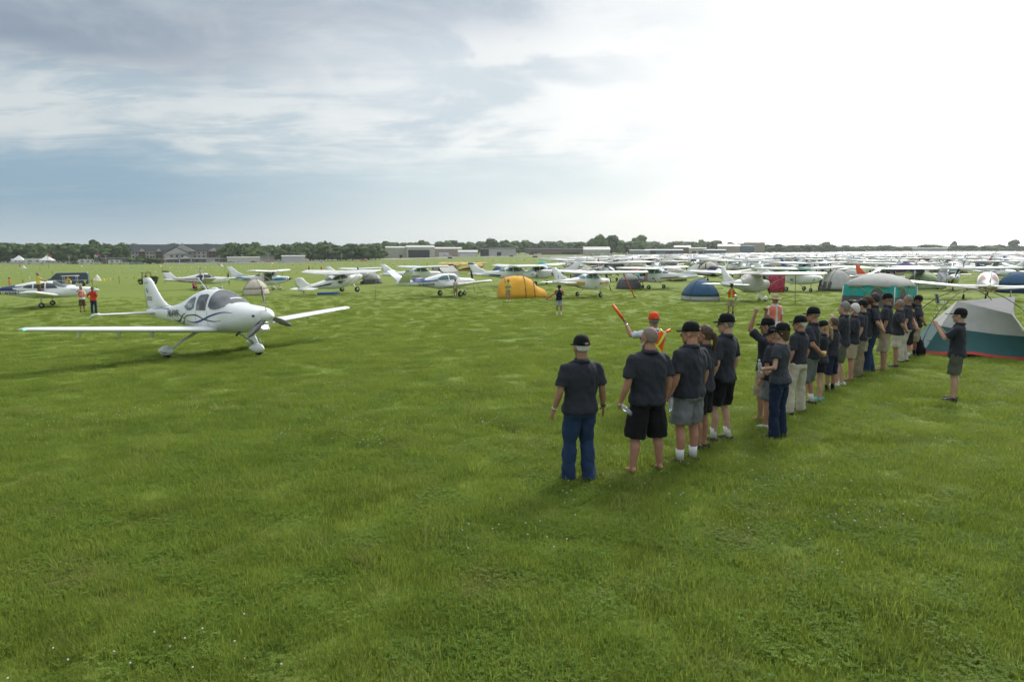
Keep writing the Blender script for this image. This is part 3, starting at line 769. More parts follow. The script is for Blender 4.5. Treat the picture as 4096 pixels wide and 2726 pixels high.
def person(loc, rz, h=1.78, q='mid', build=1.0, belly=0.0, skin='fair', top=POLO, bottom='shorts', bmat=KHA, arms=('down', 'down'), legs='stand', hat='cap', hatmat=None, hair='short', hairmat=HAIRG,
           glasses=True, shoe=SHOE, sock=None, head_yaw=0.0, head_pitch=0.0, label='', group=None, vest=None, beard=None, hand=('relaxed', 'relaxed'), bands=None, logo=False, female=False, sitting=False, lean=0.0, shirt_len=.0, collar=True, tape=False, sandal=False, crouch=False, band_mat=None, reg=None):
    seed = random.random() * 50
    root = empty('person', loc, rz, label, 'person', group)
    k = h / 1.78; wdt = build
    wdt = 1 + (wdt - 1) * .6 - .03
    V_ = {'near': .0135, 'mid': .020, 'far': .032}[q]; sm = {'near': 3, 'mid': 2, 'far': 1}[q]
    hx, hy, kx, ky, ax, ay = LEGS[legs]
    hipz = .94
    J = dict()
    for s, nm in ((1, 'R'), (-1, 'L')):       # R = person's right = +x when facing +y?  x to the person's right
        e, w_ = ARMS[arms[0 if s == 1 else 1]]
        J['sh' + nm] = Vector((s * .185 * wdt * (.92 if female else 1), -.005, 1.425)); J['el' + nm] = Vector((s * (e[0] * (.5 + .5 * wdt)), e[1], e[2])); J['wr' + nm] = Vector((s * (w_[0] * (.5 + .5 * wdt) if w_[0] > .1 else w_[0]), w_[1] + belly * .5 * (1 if w_[1] > .15 else 0), w_[2]))
        if sitting:
            J['hip' + nm] = Vector((s * .09, 0, hipz)); J['kn' + nm] = Vector((s * .13, .42, hipz - .02)); J['an' + nm] = Vector((s * .13, .44, hipz - .45))
        elif crouch:
            J['hip' + nm] = Vector((s * .09, -.1, hipz - .55)); J['kn' + nm] = Vector((s * .16, .30, hipz - .40)); J['an' + nm] = Vector((s * .13, .05, .08))
        else:
            J['hip' + nm] = Vector((s * hx, hy, hipz)); J['kn' + nm] = Vector((s * kx, ky + .02, .50)); J['an' + nm] = Vector((s * ax, ay * (1 if s > 0 else -3), .075))
    dz0 = -.55 if crouch else 0.0; dy0 = -.1 if crouch else 0
    for key in list(J):
        if key[:2] in ('sh', 'el', 'wr'): J[key] = J[key] + Vector((0, dy0, dz0))
        if lean and key[:2] in ('sh', 'el', 'wr'): J[key] = J[key] + Vector((0, math.sin(lean) * (J[key].z - hipz - dz0), 0))
    lo = Vector((0, dy0 + math.sin(lean) * .5, dz0)); lo2 = Vector((0, dy0, dz0)); lo3 = Vector((0, dy0 + math.sin(lean) * .68, dz0))
    def TL(t): return Vector((0, dy0 + math.sin(lean) * (t - hipz), dz0))
    def torso(b, inf, z0, z1, hem=0.0):
        prof = [(.86, .150, .115, 0), (.94, .165, .122, 0), (1.02, .152, .112, .25), (1.10, .148, .108, .8), (1.20, .160, .112, 1), (1.30, .178, .116, .55), (1.38, .190, .108, .15), (1.435, .172, .092, 0), (1.47, .118, .078, 0), (1.50, .070, .068, 0)]
        if female: prof = [(.86, .160, .118, 0), (.94, .170, .120, 0), (1.02, .145, .104, 0), (1.10, .130, .096, .2), (1.20, .138, .104, .6), (1.30, .152, .122, .9), (1.38, .160, .104, .15), (1.44, .142, .085, 0), (1.475, .085, .068, 0), (1.50, .052, .058, 0)]
        rings = []
        zs = sorted(set([z0, z1] + [p[0] for p in prof if z0 < p[0] < z1]))
        for z in zs:
            a, d, bl = [float(np.interp(z, [p[0] for p in prof], [p[i] for p in prof])) for i in (1, 2, 3)]
            a = a * (wdt * (1 + .25 * belly * bl / .1 * .5)) + inf; d = d * (.5 + .5 * wdt) + inf; ex = belly * bl
            if hem and z < 1.05: a += hem * (1.05 - z) * 1.2; d += hem * (1.05 - z)
            T_ = TL(z)
            rings.append([Vector((a * math.cos(t), (d + (ex if math.sin(t) > 0 else ex * .18)) * math.sin(t), z)) + T_ for t in [2 * PI * j / 20 for j in range(20)]])
        b.loft(rings)
    # body
    b = MB(); torso(b, -.006, .88, 1.50)
    lw = .5 + .5 * wdt
    for nm in 'RL':
        s = 1 if nm == 'R' else -1
        sh, el_, wr = J['sh' + nm], J['el' + nm], J['wr' + nm]; fe = .86 if female else 1
        b.cap(sh.lerp(el_, .16) + Vector((-s * .012, 0, 0)), el_, .043 * lw * fe, .041 * lw * fe); b.cap(el_, el_.lerp(wr, .35), .041 * lw * fe, .042 * lw * fe); b.cap(el_.lerp(wr, .3), wr, .042 * lw * fe, .027 * fe)
        hp, kn, an = J['hip' + nm], J['kn' + nm], J['an' + nm]
        b.cap(hp, kn, .088 * lw, .058 * lw); b.cap(kn, kn.lerp(an, .38) + Vector((0, -.018, 0)), .052 * lw, .057 * lw); b.cap(kn.lerp(an, .36) + Vector((0, -.018, 0)), an, .056 * lw, .037)
        b.cap(an + Vector((0, -.03, -.02)), an + Vector((s * .015, .13, -.045)), .034, .026)
    neck0 = Vector((0, -.02, 1.44)) + TL(1.44); hc = Vector((0, .014, 1.642)) + TL(1.62)
    b.cap(neck0, hc + Vector((0, -.03, -.08)), .062 * lw, .056 * lw)
    bv, bf = remesh(b, V_, sm)
    B = MB(); B.add(bv, bf, 0)
    HR = Matrix.Rotation(head_yaw, 3, 'Z') @ Matrix.Rotation(head_pitch, 3, 'X')
    hs = 1.05 if not female else 1.0
    hs *= (1.78 / h) ** .5
    HT = lambda p: hc + HR @ (Vector(p) * hs)
    hv, hf = HEADS[q]; B.add([HT(p) for p in hv], hf, 0)
    for i, nm in enumerate('RL'):
        s = 1 if nm == 'R' else -1
        el_, wr = J['el' + nm], J['wr' + nm]; d = (wr - el_).normalized(); zax = -d
        palm = Vector((-s, 0.15, 0)); palm = (palm - zax * palm.dot(zax)).normalized(); y_ = zax.cross(palm) if s > 0 else -zax.cross(palm)
        if s > 0: y_ = zax.cross(palm)
        hv2, hf2 = get_hand(hand[i], q); hsz = .94 if not female else .84
        # template palm +x, thumb +y, up +z
        thumb = zax.cross(palm)
        if thumb.y < 0 and abs(thumb.y) > .3: thumb = -thumb
        flip = palm.cross(thumb).dot(zax) < 0
        pts = [wr + (palm * p[0] + thumb * p[1] + zax * p[2]) * hsz for p in hv2]
        B.add(pts, [f_[::-1] for f_ in hf2] if flip else hf2, 0)
    if q != 'far':
        for s in (-1, 1):
            B.ell(HT((s * .031, .073, .016)), (.012, .012, .010), 8, 6, 1, HR); B.ell(HT((s * .031, .0835, .016)), (.0055, .004, .0055), 6, 4, 2, HR)
    B.build('body', [SK[skin], EYEW, EYED], root, fix=False)
    # shirt
    top_z0 = .865 - shirt_len
    b = MB(); torso(b, .017, top_z0, 1.49, .16)
    for nm in 'RL':
        s = 1 if nm == 'R' else -1
        sh, el_ = J['sh' + nm], J['el' + nm]; dd = (el_ - sh); e = sh + dd * (.80 if not female else .5)
        st = sh + Vector((-s * .03, 0, -.01)); b.cap(st, sh + Vector((0, 0, -.012)), .058 * lw, .058 * lw)
        b.tube([sh - dd * .02, sh + dd * .3, sh + dd * .55, e], [.056 * lw, .066 * lw, .072 * lw, .078 * lw], 14)
    if collar: b.tube([Vector((0, -.018, 1.46)) + TL(1.46), Vector((0, -.012, 1.515)) + TL(1.5)], [.080 * lw, .070 * lw], 14)
    sv, sf = remesh(b, V_ * 1.05, sm, .019 if q == 'near' else .014 if q == 'mid' else .008, seed, fscale=(7, 7, 4))
    B = MB(); B.add(sv, sf, 0)
    if logo:
        B.add([(.10 * wdt - .02, .1, 1.30), (.10 * wdt + .02, .1, 1.30), (.10 * wdt + .02, .1, 1.33), (.10 * wdt - .02, .1, 1.33)], [(0, 1, 2, 3)], 1, False)
        yy = max([p[1] for p in sv if abs(p[2] - 1.31) < .03 and abs(p[0] - .10 * wdt) < .04] or [.13]) + .006
        for i_ in range(-4, 0): x_, _, z_ = B.v[i_]; B.v[i_] = (-x_, yy, z_)
    B.build('shirt', [top, LOGO], root, fix=False)
    if collar and q != 'far':
        b = MB(); b.loft([[Vector((r_ * lw * math.cos(t), -.016 + r_ * 1.02 * lw * math.sin(t), z)) + TL(1.48) for t in [2 * PI * j / 16 for j in range(16)]] for r_, z in ((.066, 1.500), (.069, 1.530), (.076, 1.532), (.098, 1.492), (.090, 1.488))], caps=False); b.build('collar', top, root)
    # lower garment
    b = MB(); rings = []
    for z, a, d in ((1.00, .150, .112), (.94, .170, .128), (.88, .176, .134), (.83, .170, .128)):
        rings.append([Vector(((a * wdt + .006) * math.cos(t), (d * lw + .006) * math.sin(t), z)) + lo2 for t in [2 * PI * j / 20 for j in range(20)]])
    b.loft(rings)
    for nm in 'RL':
        s = 1 if nm == 'R' else -1
        hp, kn, an = J['hip' + nm], J['kn' + nm], J['an' + nm]
        if bottom == 'pants':
            b.tube([hp + Vector((s * .0, 0, -.02)), hp.lerp(kn, .5), kn, kn.lerp(an, .5), an + Vector((0, .0, -.05))], [.112 * lw, .100 * lw, .082 * lw, .080 * lw, .090 * lw], 14)
        else:
            t_ = {'shorts': .93, 'long': 1.12, 'short': .62}[bottom]
            e = hp.lerp(kn, t_)
            b.tube([hp + Vector((s * .0, 0, -.02)), hp.lerp(kn, t_ * .5), e], [.110 * lw, .112 * lw, .116 * lw], 16)
    lv, lf = remesh(b, V_ * 1.05, sm, .017 if q != 'far' else .006, seed + 9, fscale=(8, 8, 7))
    B = MB(); B.add(lv, lf, 0)
    if bottom == 'pants' or belly >= 0: pass
    B.build({'pants': 'trousers'}.get(bottom, 'shorts'), [bmat], root, fix=False)
    # shoes and socks
    for nm in 'RL':
        s = 1 if nm == 'R' else -1; an = J['an' + nm]
        b = MB(); z0 = an.z - .075
        if sandal:
            b.prism([(an.x + s * .01 + .046 * math.cos(t) * (1.0), an.y + .045 + .135 * math.sin(t)) for t in [2 * PI * j / 14 for j in range(14)]], z0, z0 + .02, 'z')
            b.tube([(an.x - .045, an.y + .09, z0 + .02), (an.x, an.y + .10, z0 + .062), (an.x + .045, an.y + .09, z0 + .02)], .010, 6)
        else:
            rings = []
            for t, wv, hv_ in ((-.085, .020, .030), (-.075, .036, .065), (-.02, .041, .088), (.05, .043, .078), (.11, .047, .058), (.16, .042, .045), (.185, .022, .03)):
                rings.append([(an.x + s * .01 + wv * math.cos(a), an.y + t, z0 + hv_ * .5 + hv_ * .5 * math.sin(a)) for a in [2 * PI * j / 12 for j in range(12)]])
            b.loft(rings)
        so = b.build('sandal' if sandal else 'shoe', shoe, root)
        if sock:
            b = MB(); kn = J['kn' + nm]; b.tube([an + Vector((0, -.004, -.01)), an.lerp(kn, .16), an.lerp(kn, .30)], [.044, .045 * lw, .050 * lw], 12); b.build('sock', sock, so)
    # hair
    if hair not in (None, 'bald'):
        b = MB()
        if hair == 'fringe': segs = ((0, -.030, .020), (.083, .090, .060))
        rings = []; n = 18
        zlo = {'short': -.02, 'fringe': -.055, 'long': -.12, 'pony': -.05, 'full': -.045}[hair]; th = {'short': .007, 'fringe': .012, 'long': .016, 'pony': .010, 'full': .015}[hair]
        for i in range(9):
            t = i / 8; ring = []
            for j in range(n):
                a = 2 * PI * j / n; fr = math.sin(a)              # +1 = front
                zl = zlo + .125 * min(1, max(0, fr + .25) * 1.3)   # hairline higher in front
                z = .045 + .108 - (1 - t) * 0 ; zt = .150
                z = zl + (zt - zl) * math.sin(t * PI / 2)
                q_ = math.sqrt(max(0.0, 1 - ((z - .045) / (.100 + th)) ** 2)) if z > .045 else (1 - .10 * ((.045 - z) / .1))
                ring.append(HT((math.cos(a) * (.078 + th) * q_, -.020 + (math.sin(a) * (.092 + th)) * q_, z if t < .99 else .146 + th)))
            rings.append(ring)
        b.loft(rings)
        if hair == 'pony':
            b.cap(HT((0, -.10, .05)), HT((0, -.135, .03)), .022, .026)
            b.tube([HT((0, -.13, .04)), HT((0, -.155, -.03)), HT((.01, -.145, -.12)), HT((.015, -.13, -.21)), HT((.015, -.12, -.29))], [.026, .034, .034, .028, .008], 10)
        hv3, hf3 = (b.v, b.f) if q == 'far' else remesh(b, .009 if q == 'near' else .012, 1, .004, seed, fscale=(30, 30, 30))
        B = MB(); B.add(hv3, hf3); B.build('hair', hairmat, root)
    if beard:
        b = MB(); b.ell(HT((0, .062, -.088)), (.040, .040, .036), 12, 8, 0, HR); b.ell(HT((0, .092, -.068)), (.026, .014, .014), 10, 6, 0, HR)
        for s in (-1, 1): b.cap(HT((s * .070, .0, -.02)), HT((s * .045, .055, -.075)), .012, .02)
        hv3, hf3 = remesh(b, .008 if q == 'near' else .011, 1); B = MB(); B.add(hv3, hf3); B.build('beard', beard, root)
    hm = hatmat or CAPM
    if hat in ('cap', 'cap_back'):
        b = MB(); rings = []
        for t in (0, .12, .3, .5, .7, .87, .97, 1.0):
            z = .048 + .118 * math.sin(t * PI / 2); q_ = math.cos(t * PI / 2) ** .62 if t < 1 else .02
            rings.append([HT((math.cos(a) * .094 * q_, -.014 + math.sin(a) * .114 * q_, z)) for a in [2 * PI * j / 20 for j in range(20)]])
        b.loft(rings)
        b.ell(HT((0, -.014, .168)), (.008, .008, .005), 8, 4)
        ho = b.build('cap', hm, root)
        if q != 'far' and hm is CAPM: b = MB(); b.ell(HT((0, .086, .098)), (.024, .010, .012), 8, 5, 0, HR); b.build('cap_print', LOGO, ho)
        b = MB(); up, dn = [], []
        for j in range(11):
            a = PI * j / 10; x = math.cos(a) * .080; y = .062 + math.sin(a) ** .7 * .108
            z = .058 - .018 * abs(math.cos(a)) ** 2 - (.012 if math.sin(a) > .5 else 0)
            up.append((x, y, z)); 
        inn = [(math.cos(PI * j / 10) * .084, -.014 + math.sin(PI * j / 10) * .104, .052) for j in range(11)]
        vs_ = [HT(p) for p in up] + [HT(p) for p in inn] + [HT((p[0], p[1], p[2] - .006)) for p in up] + [HT((p[0], p[1], p[2] - .006)) for p in inn]
        fs_ = []
        for j in range(10): fs_ += [(j, j + 1, 12 + j, 11 + j), (22 + j, 33 + j, 34 + j, 23 + j), (j, 22 + j, 23 + j, j + 1)]
        b.add(vs_, fs_); b.build('cap_brim', hm, ho)
        if q == 'near' and hat == 'cap':      # opening and strap at the back
            b = MB(); b.ell(HT((0, -.118, .070)), (.030, .014, .018), 10, 6, 0, HR); b.build('cap_opening', SK[skin] if hair in ('bald', 'short') else hairmat, ho)
    elif hat in ('boonie', 'straw'):
        b = MB(); rings = []
        for r_, z in ((.185, .030), (.175, .040), (.10, .055), (.096, .10), (.090, .145), (.06, .158), (.01, .155)):
            rings.append([HT((math.cos(a) * r_ * .95, -.01 + math.sin(a) * r_ * 1.08, z + .012 * math.cos(2 * a) * (r_ > .15))) for a in [2 * PI * j / 20 for j in range(20)]])
        b.loft(rings); b.build('brimmed_hat', hm, root)
    if glasses:
        b = MB()
        for s in (-1, 1):
            b.ell(HT((s * .034, .092, .014)), (.026, .008, .018), 10, 6, 0, HR); b.tube([HT((s * .060, .088, .020)), HT((s * .083, .04, .020)), HT((s * .086, -.02, .016))], .0038, 5)
        b.tube([HT((-.012, .100, .018)), HT((.012, .100, .018))], .004, 5); b.build('sunglasses', LENS, root)
    if vest is not None:
        b = MB(); torso(b, .036, 1.0 if not tape else .98, 1.47, .06)
        vv, vf = remesh(b, V_ * 1.3, 2, .004, seed + 3)
        op = .045
        B = MB(); ff = [f_ for f_ in vf if not (sum(vv[i][1] for i in f_) / len(f_) > .03 and abs(sum(vv[i][0] for i in f_) / len(f_)) < op)]
        B.add(vv, ff, 0); vo = B.build('safety_vest', [vest], root, fix=False)
        if tape:
            b = MB(); dpt = .165 * lw
            for s in (-1, 1):
                for yy in (-1,):
                    pts = [(s * .16 * wdt, 1.43), (s * .05 * wdt, 1.27), (-s * .03, 1.18), (-s * .12 * wdt, 1.05), (-s * .15 * wdt, .98)]
                    vs_ = []
                    for x, z in pts:
                        y0 = -min([-p[1] for p in vv if abs(p[2] - z) < .05 and abs(p[0] - x) < .05 and p[1] < 0] or [dpt], key=lambda t: -t)
                        vs_ += [(x - .026, y0 - .010, z), (x + .026, y0 - .010, z)]
                    b.add(vs_, [(2 * i, 2 * i + 1, 2 * i + 3, 2 * i + 2) for i in range(len(pts) - 1)])
                b.tube([(s * .10 * wdt, .12, 1.47), (s * .13 * wdt, .0, 1.505), (s * .13 * wdt, -.12, 1.46)], .02, 6, flat=.5)
            b.build('reflective_tape', REFL, vo, fix=False)
    if bands:
        for nm, m_ in bands:
            el_, wr = J['el' + nm], J['wr' + nm]; b = MB(); p = wr.lerp(el_, .06); d = (el_ - wr).normalized()
            b.tube([p, p + d * .018], [.034, .034], 10); b.build('wristband', m_, root)
    # scale to the wanted height
    root.scale = (k, k, k)
    HANDPOS = {}
    M = Matrix.Translation(Vector(loc)) @ Matrix.Rotation(rz, 4, 'Z') @ Matrix.Scale(k, 4)
    for nm in 'RL':
        el_, wr = J['el' + nm], J['wr' + nm]; d = (wr - el_).normalized(); HANDPOS[nm] = (M @ (wr + d * .075), (M.to_3x3() @ d).normalized())
    HANDPOS['face'] = (M @ HT((0, .14, .01)), None); HANDPOS['M'] = M
    return root, HANDPOS
# ---------------------------------------------------------------- placing
def place(root, px, py, rel, scale=1.0, loc=None, tilt=1.0, pitch=0.0, dz=0.0):
    """stand a thing on the ground at a photo pixel; rel = heading in degrees clockwise from straight away from the viewer"""
    P = at(px, py) if loc is None else Vector(loc)
    az = math.atan2(P.x, P.y); h = az + R(rel); rz = PI / 2 - h
    e = 1.5; gx = (gz(P.x + e, P.y) - gz(P.x - e, P.y)) / (2 * e); gy = (gz(P.x, P.y + e) - gz(P.x, P.y - e)) / (2 * e)
    nrm = Vector((-gx * tilt, -gy * tilt, 1)).normalized(); fx = Vector((math.cos(rz), math.sin(rz), 0)); fx = (fx - nrm * fx.dot(nrm)).normalized(); fy = nrm.cross(fx)
    M = Matrix((fx, fy, nrm)).transposed()
    if pitch: M = M @ Matrix.Rotation(-R(pitch), 3, 'Y')
    root.location = P + Vector((0, 0, dz)); root.rotation_euler = M.to_euler(); root.scale = (scale,) * 3
    return P
def rope(A, B, m, r=.012, name='tie_down_rope', parent=None, label=None, cat='rope', group=None, sag=0.0):
    b = MB(); A, B = Vector(A), Vector(B); b.tube([A, A.lerp(B, .5) - Vector((0, 0, sag)), B], r, 5)
    o = b.build(name, m, parent)
    if label: tag(o, label, cat, group)
    return o
def dth(f, s, z):
    _, zc, hw, up, dn, n = f.par(s); t = (z - zc) / (up if z > zc else dn); t = max(-1, min(1, t)); return math.copysign(math.asin(min(1, abs(t) ** (n / 2))), t)

# ---------------------------------------------------------------- the taxiing aircraft
sr = [(.27, 1.27, .13, .12, .14, 2), (.30, 1.27, .30, .19, .27, 2.2), (.42, 1.27, .42, .26, .36, 2.3), (.70, 1.26, .51, .33, .43, 2.35), (1.15, 1.25, .56, .40, .49, 2.4), (1.55, 1.24, .59, .47, .52, 2.4),
      (1.95, 1.24, .62, .70, .53, 2.35), (2.35, 1.24, .635, .87, .54, 2.3), (2.8, 1.24, .64, .96, .54, 2.3), (3.25, 1.25, .62, .95, .54, 2.3), (3.8, 1.27, .55, .83, .50, 2.3), (4.4, 1.30, .42, .61, .44, 2.3),
      (5.0, 1.32, .31, .42, .37, 2.2), (5.7, 1.34, .23, .30, .29, 2.2), (6.5, 1.36, .15, .24, .22, 2.1), (7.1, 1.38, .09, .18, .17, 2), (7.45, 1.40, .03, .11, .12, 2)]
NAV2 = mat('deep_blue_swoosh', (.02, .05, .18), .3)
GLH = mat('clear_grey_cabin_glass', (.085, .10, .105), .07, var=.55, scale=2.2, spec=.8, coat=.4)
spec = dict(L=7.92, s_main=3.3, st=sr, detail=2, glass=GLH, wing='low', w=dict(s=2.22, z=.80, cr=1.42, ct=.86, half=5.75, dih=4.6, y0=.3, taper=[(0, 1.08), (.12, 1), (.9, .66), (1, .56)], sweep=.28, th=.85, lef=.25),
            windows=[([(2.62, 1.50), (3.2, 1.50)], [(2.62, 1.98), (2.72, 2.04), (3.12, 2.02), (3.2, 1.96)]),
                     ([(3.34, 1.60), (3.5, 1.51), (3.85, 1.50), (4.15, 1.62)], [(3.34, 1.90), (3.45, 1.97), (3.75, 1.90), (4.15, 1.64)])],
            fin=[(5.30, 7.42, 1.55), (5.95, 7.44, 1.68), (6.25, 7.46, 1.86), (6.55, 7.50, 2.15), (6.88, 7.56, 2.55), (7.02, 7.56, 2.66), (7.12, 7.50, 2.70)], fin_th=.09,
            stab=dict(s=6.62, z=1.40, cr=.82, ct=.55, half=1.98, y0=.05, sweep=.2, dz=.02),
            gear=dict(y=1.66, zt=.78, yt=.62, r=.20, dx=.12, pants=True, pl=.88, k=1.3, nose=None),
            stripes=[('stripe', NAV2, ribbon([(1.25, 1.40, .008), (1.7, 1.43, .03), (2.3, 1.33, .06), (2.9, 1.16, .06), (3.4, 1.09, .04), (3.95, 1.16, .008)], 36)),
                     ('stripe', DGRY, ribbon([(1.8, 1.17, .008), (2.2, 1.13, .03), (2.7, 1.20, .04), (3.2, 1.34, .05), (3.8, 1.32, .035), (4.2, 1.24, .03), (4.7, 1.38, .035), (5.0, 1.47, .006)], 40)),
                     ('stripe', GRY, ribbon([(3.7, 1.36, .008), (4.0, 1.28, .06), (4.3, 1.08, .08), (4.6, 1.03, .05), (4.95, 1.10, .006)], 28)),
                     ('stripe', DGRY, ribbon([(4.0, 1.40, .008), (4.3, 1.32, .06), (4.6, 1.14, .08), (4.9, 1.10, .05), (5.15, 1.15, .006)], 28)),
                     ('stripe', NAV2, [(5.55, 1.53, 1.56), (6.2, 1.55, 1.575), (6.9, 1.53, 1.538)])],
            texts=[('N64WR', 5.12, 1.27, .36, DGRY, .92)], fincap=None)
spec.pop('fincap')
hero, hfus, hf = aircraft('taxiing_aircraft', spec)
tag(hero, 'white low-wing four-seat aircraft taxiing in with blue and grey swooshes and landing light on', 'aircraft')
X = lambda s: 3.3 - s
b = MB(); rows = []
for s, z in ((1.62, 1.70), (1.75, 1.60), (1.95, 1.535), (2.15, 1.515), (2.35, 1.53), (2.5, 1.62)):
    rows.append((s, dth(hf, s, z)))
hf.over(b, rows, 0, .012, 22); b.build('windscreen', GLH, hfus)
for s0_, s1_ in ((2.535, 2.60), (3.22, 3.32)):      # pillars read as body colour; thin door seams
    for sg in (-1, 1): b = MB(); hf.patch(b, sg, [(s0_, 1.0, 1.48), (s0_ + .012, 1.0, 1.48)], 0, .006, 6); b.build('door_seam', SHAD, hfus)
for sg in (-1, 1): fb = MB(); fus_text(hf, fb, '02A', 3.62, 1.60, .20, sg, 0, .30, off=.024); fb.build('window_number', LOGO, hfus, fix=False)
b = MB(); rr = [(1.80, 1.30), (1.86, 1.28)]; hf.over(b, rr, 0, .016, 10); b.build('dashboard_paper', mat('paper_card', (.7, .7, .72), .8), hfus)
# cabin silhouettes seen through the glass as part of the dark interior: head rests
for sg in (-1, 1):
    b = MB(); hf.patch(b, sg, [(2.72, 1.52, 1.70), (2.80, 1.52, 1.82), (2.92, 1.52, 1.82), (2.98, 1.52, 1.66)], 0, .016, 3); b.build('seat_back', mat('grey_leather_behind_glass', (.10, .085, .08), .5), hfus)
for sg in (-1, 1):
    tx = MB(); flat_text(tx, 'SR22', (X(7.02), sg * .096, 1.86), (1 if sg < 0 else -1, 0, 0), (0, 0, 1), .19, 0, .34); tx.build('fin_lettering', DGRY, hero, fix=False); tx = MB()
    v = [(X(7.30), 2.50), (X(7.1), 2.53), (X(6.95), 2.50), (X(7.1), 2.515), (X(7.30), 2.47)]
    tx.add([(a, sg * .096, c) for a, c in v], [(0, 1, 2, 3, 4)], 0, False); tx.build('fin_swoosh', DGRY, hero, fix=False); tx = MB()
    v = [(X(7.20), 2.27), (X(7.13), 2.33), (X(7.16), 2.20), (X(7.06), 2.20), (X(7.12), 2.13), (X(7.20), 2.20)]
    tx.add([(a, sg * .096, c) for a, c in v], [(0, 1, 2, 3, 4, 5)], 0, False); tx.build('fin_emblem', DGRY, hero, fix=False)
for sg in (-1, 1): b = MB(); b.tube([(X(6.95), sg * 1.95, 1.44), (X(7.25), sg * 2.02, 1.40), (X(7.50), sg * 2.06, 1.26)], [.05, .05, .03], 8); b.build('stabilizer_tip', PW, hero)
propeller(hero, X(.23), 1.27, .98, 3, 1.72, mat('grey_prop_blade', (.20, .20, .20), .4), (.21, .40), PW)
for sg in (-1, 1):                                    # intakes on the cowl
    b = MB(); b.ell((X(.44), sg * .335, 1.30), (.085, .10, .065), 16, 8, 0, Matrix.Rotation(sg * -.5, 3, 'Z')); b.build('air_intake', mat('intake_grey', (.08, .085, .09), .6), hfus)
b = MB(); b.ell((X(.62), 0, .86), (.30, .30, .14), 16, 8); b.build('chin_cowl', PW, hfus)
b = MB(); b.ell((X(.345), -.02, .925), (.03, .10, .055), 14, 8); b.build('landing_light', LAMP_W, hfus)
for y in (-.28, .28): b = MB(); b.tube([(X(1.30), y, .80), (X(1.52), y, .66)], .038, 8); b.build('exhaust_pipe', mat('sooty_metal', (.12, .08, .06), .6), hfus)
b = MB(); b.tube([(X(1.15), 0, .80), (X(.95), 0, .5), (X(.78), 0, .26)], [.10, .075, .06], 10); lg = b.build('nose_leg', PW, hero)
b = MB(); pant(b, (X(.80), 0, .215), .80, .19, .135); b.build('wheel_fairing', PW, lg)
wheel(hero, (X(.80), 0, .17), .17, .12, True, 'nose_wheel')
for sg in (-1, 1):
    for yy in (1.66 + .131, 1.66 - .131):             # swoosh marks on fairings, flap hinge brackets, tip lights
        b = MB(); b.add([(.30, sg * yy, .20), (.05, sg * yy, .16), (-.20, sg * yy, .24), (.05, sg * yy, .19)], [(0, 1, 2, 3)], 0, False); b.build('fairing_stripe', DGRY, hero, fix=False)
    for y in (2.1, 3.1, 4.2):
        b = MB(); z = .80 + (y - .3) * math.tan(R(4.6)); x = X(2.22 + .05 * y) - 1.02
        b.prism([(x + .22, z - .03), (x - .10, z - .02), (x - .02, z - .25 + .02 * (y > 4)), (x + .05, z - .24)], sg * y - .015, sg * y + .015, 'y'); b.build('hinge_bracket', PW, hero)
    b = MB(); z = .80 + 5.5 * math.tan(R(4.6)); b.ell((X(2.75), sg * 5.84, z + .02), (.05, .025, .02), 8, 6); b.build('navigation_light', LAMP_G if sg < 0 else LAMP_R, hero)
b = MB(); b.tube([(X(3.45), 0, 2.18), (X(3.95), 0, 2.62)], [.018, .008], 6); b.build('antenna', PW, hero)
b = MB(); b.ell((X(3.0), .0, 2.21), (.16, .10, .045), 10, 6); b.build('antenna', PW, hero)
b = MB(); b.ell((X(4.3), 0, 1.93), (.05, .02, .07), 8, 6); b.build('antenna', PW, hero)
az0 = math.atan2(-10.34, 23.41)
place(hero, 0, 0, 123.8 - math.degrees(az0), 1.0, loc=(-10.34, 23.41, gz(-10.34, 23.41)), pitch=.6)

# ---------------------------------------------------------------- parked aircraft one can tell apart
def rib(s0, s1, z0, z1, w0, w1=None): return [(s0, z0 - w0 / 2, z0 + w0 / 2), ((s0 + s1) / 2, (z0 + z1) / 2 - (w0 + (w1 or w0)) / 4, (z0 + z1) / 2 + (w0 + (w1 or w0)) / 4), (s1, z1 - (w1 or w0) / 2, z1 + (w1 or w0) / 2)]
def ribs(*pts): return [(s, z - w / 2, z + w / 2) for s, z, w in pts]
GP = 'aircraft parked in rows on the grass'
def park(name, spec_, px, py, rel, label, scale=1.0, **k):
    r_, fu, ff = aircraft(name, spec_); tag(r_, label, 'aircraft', GP); P = place(r_, px, py, rel, scale, **k)
    return r_, fu, ff, P
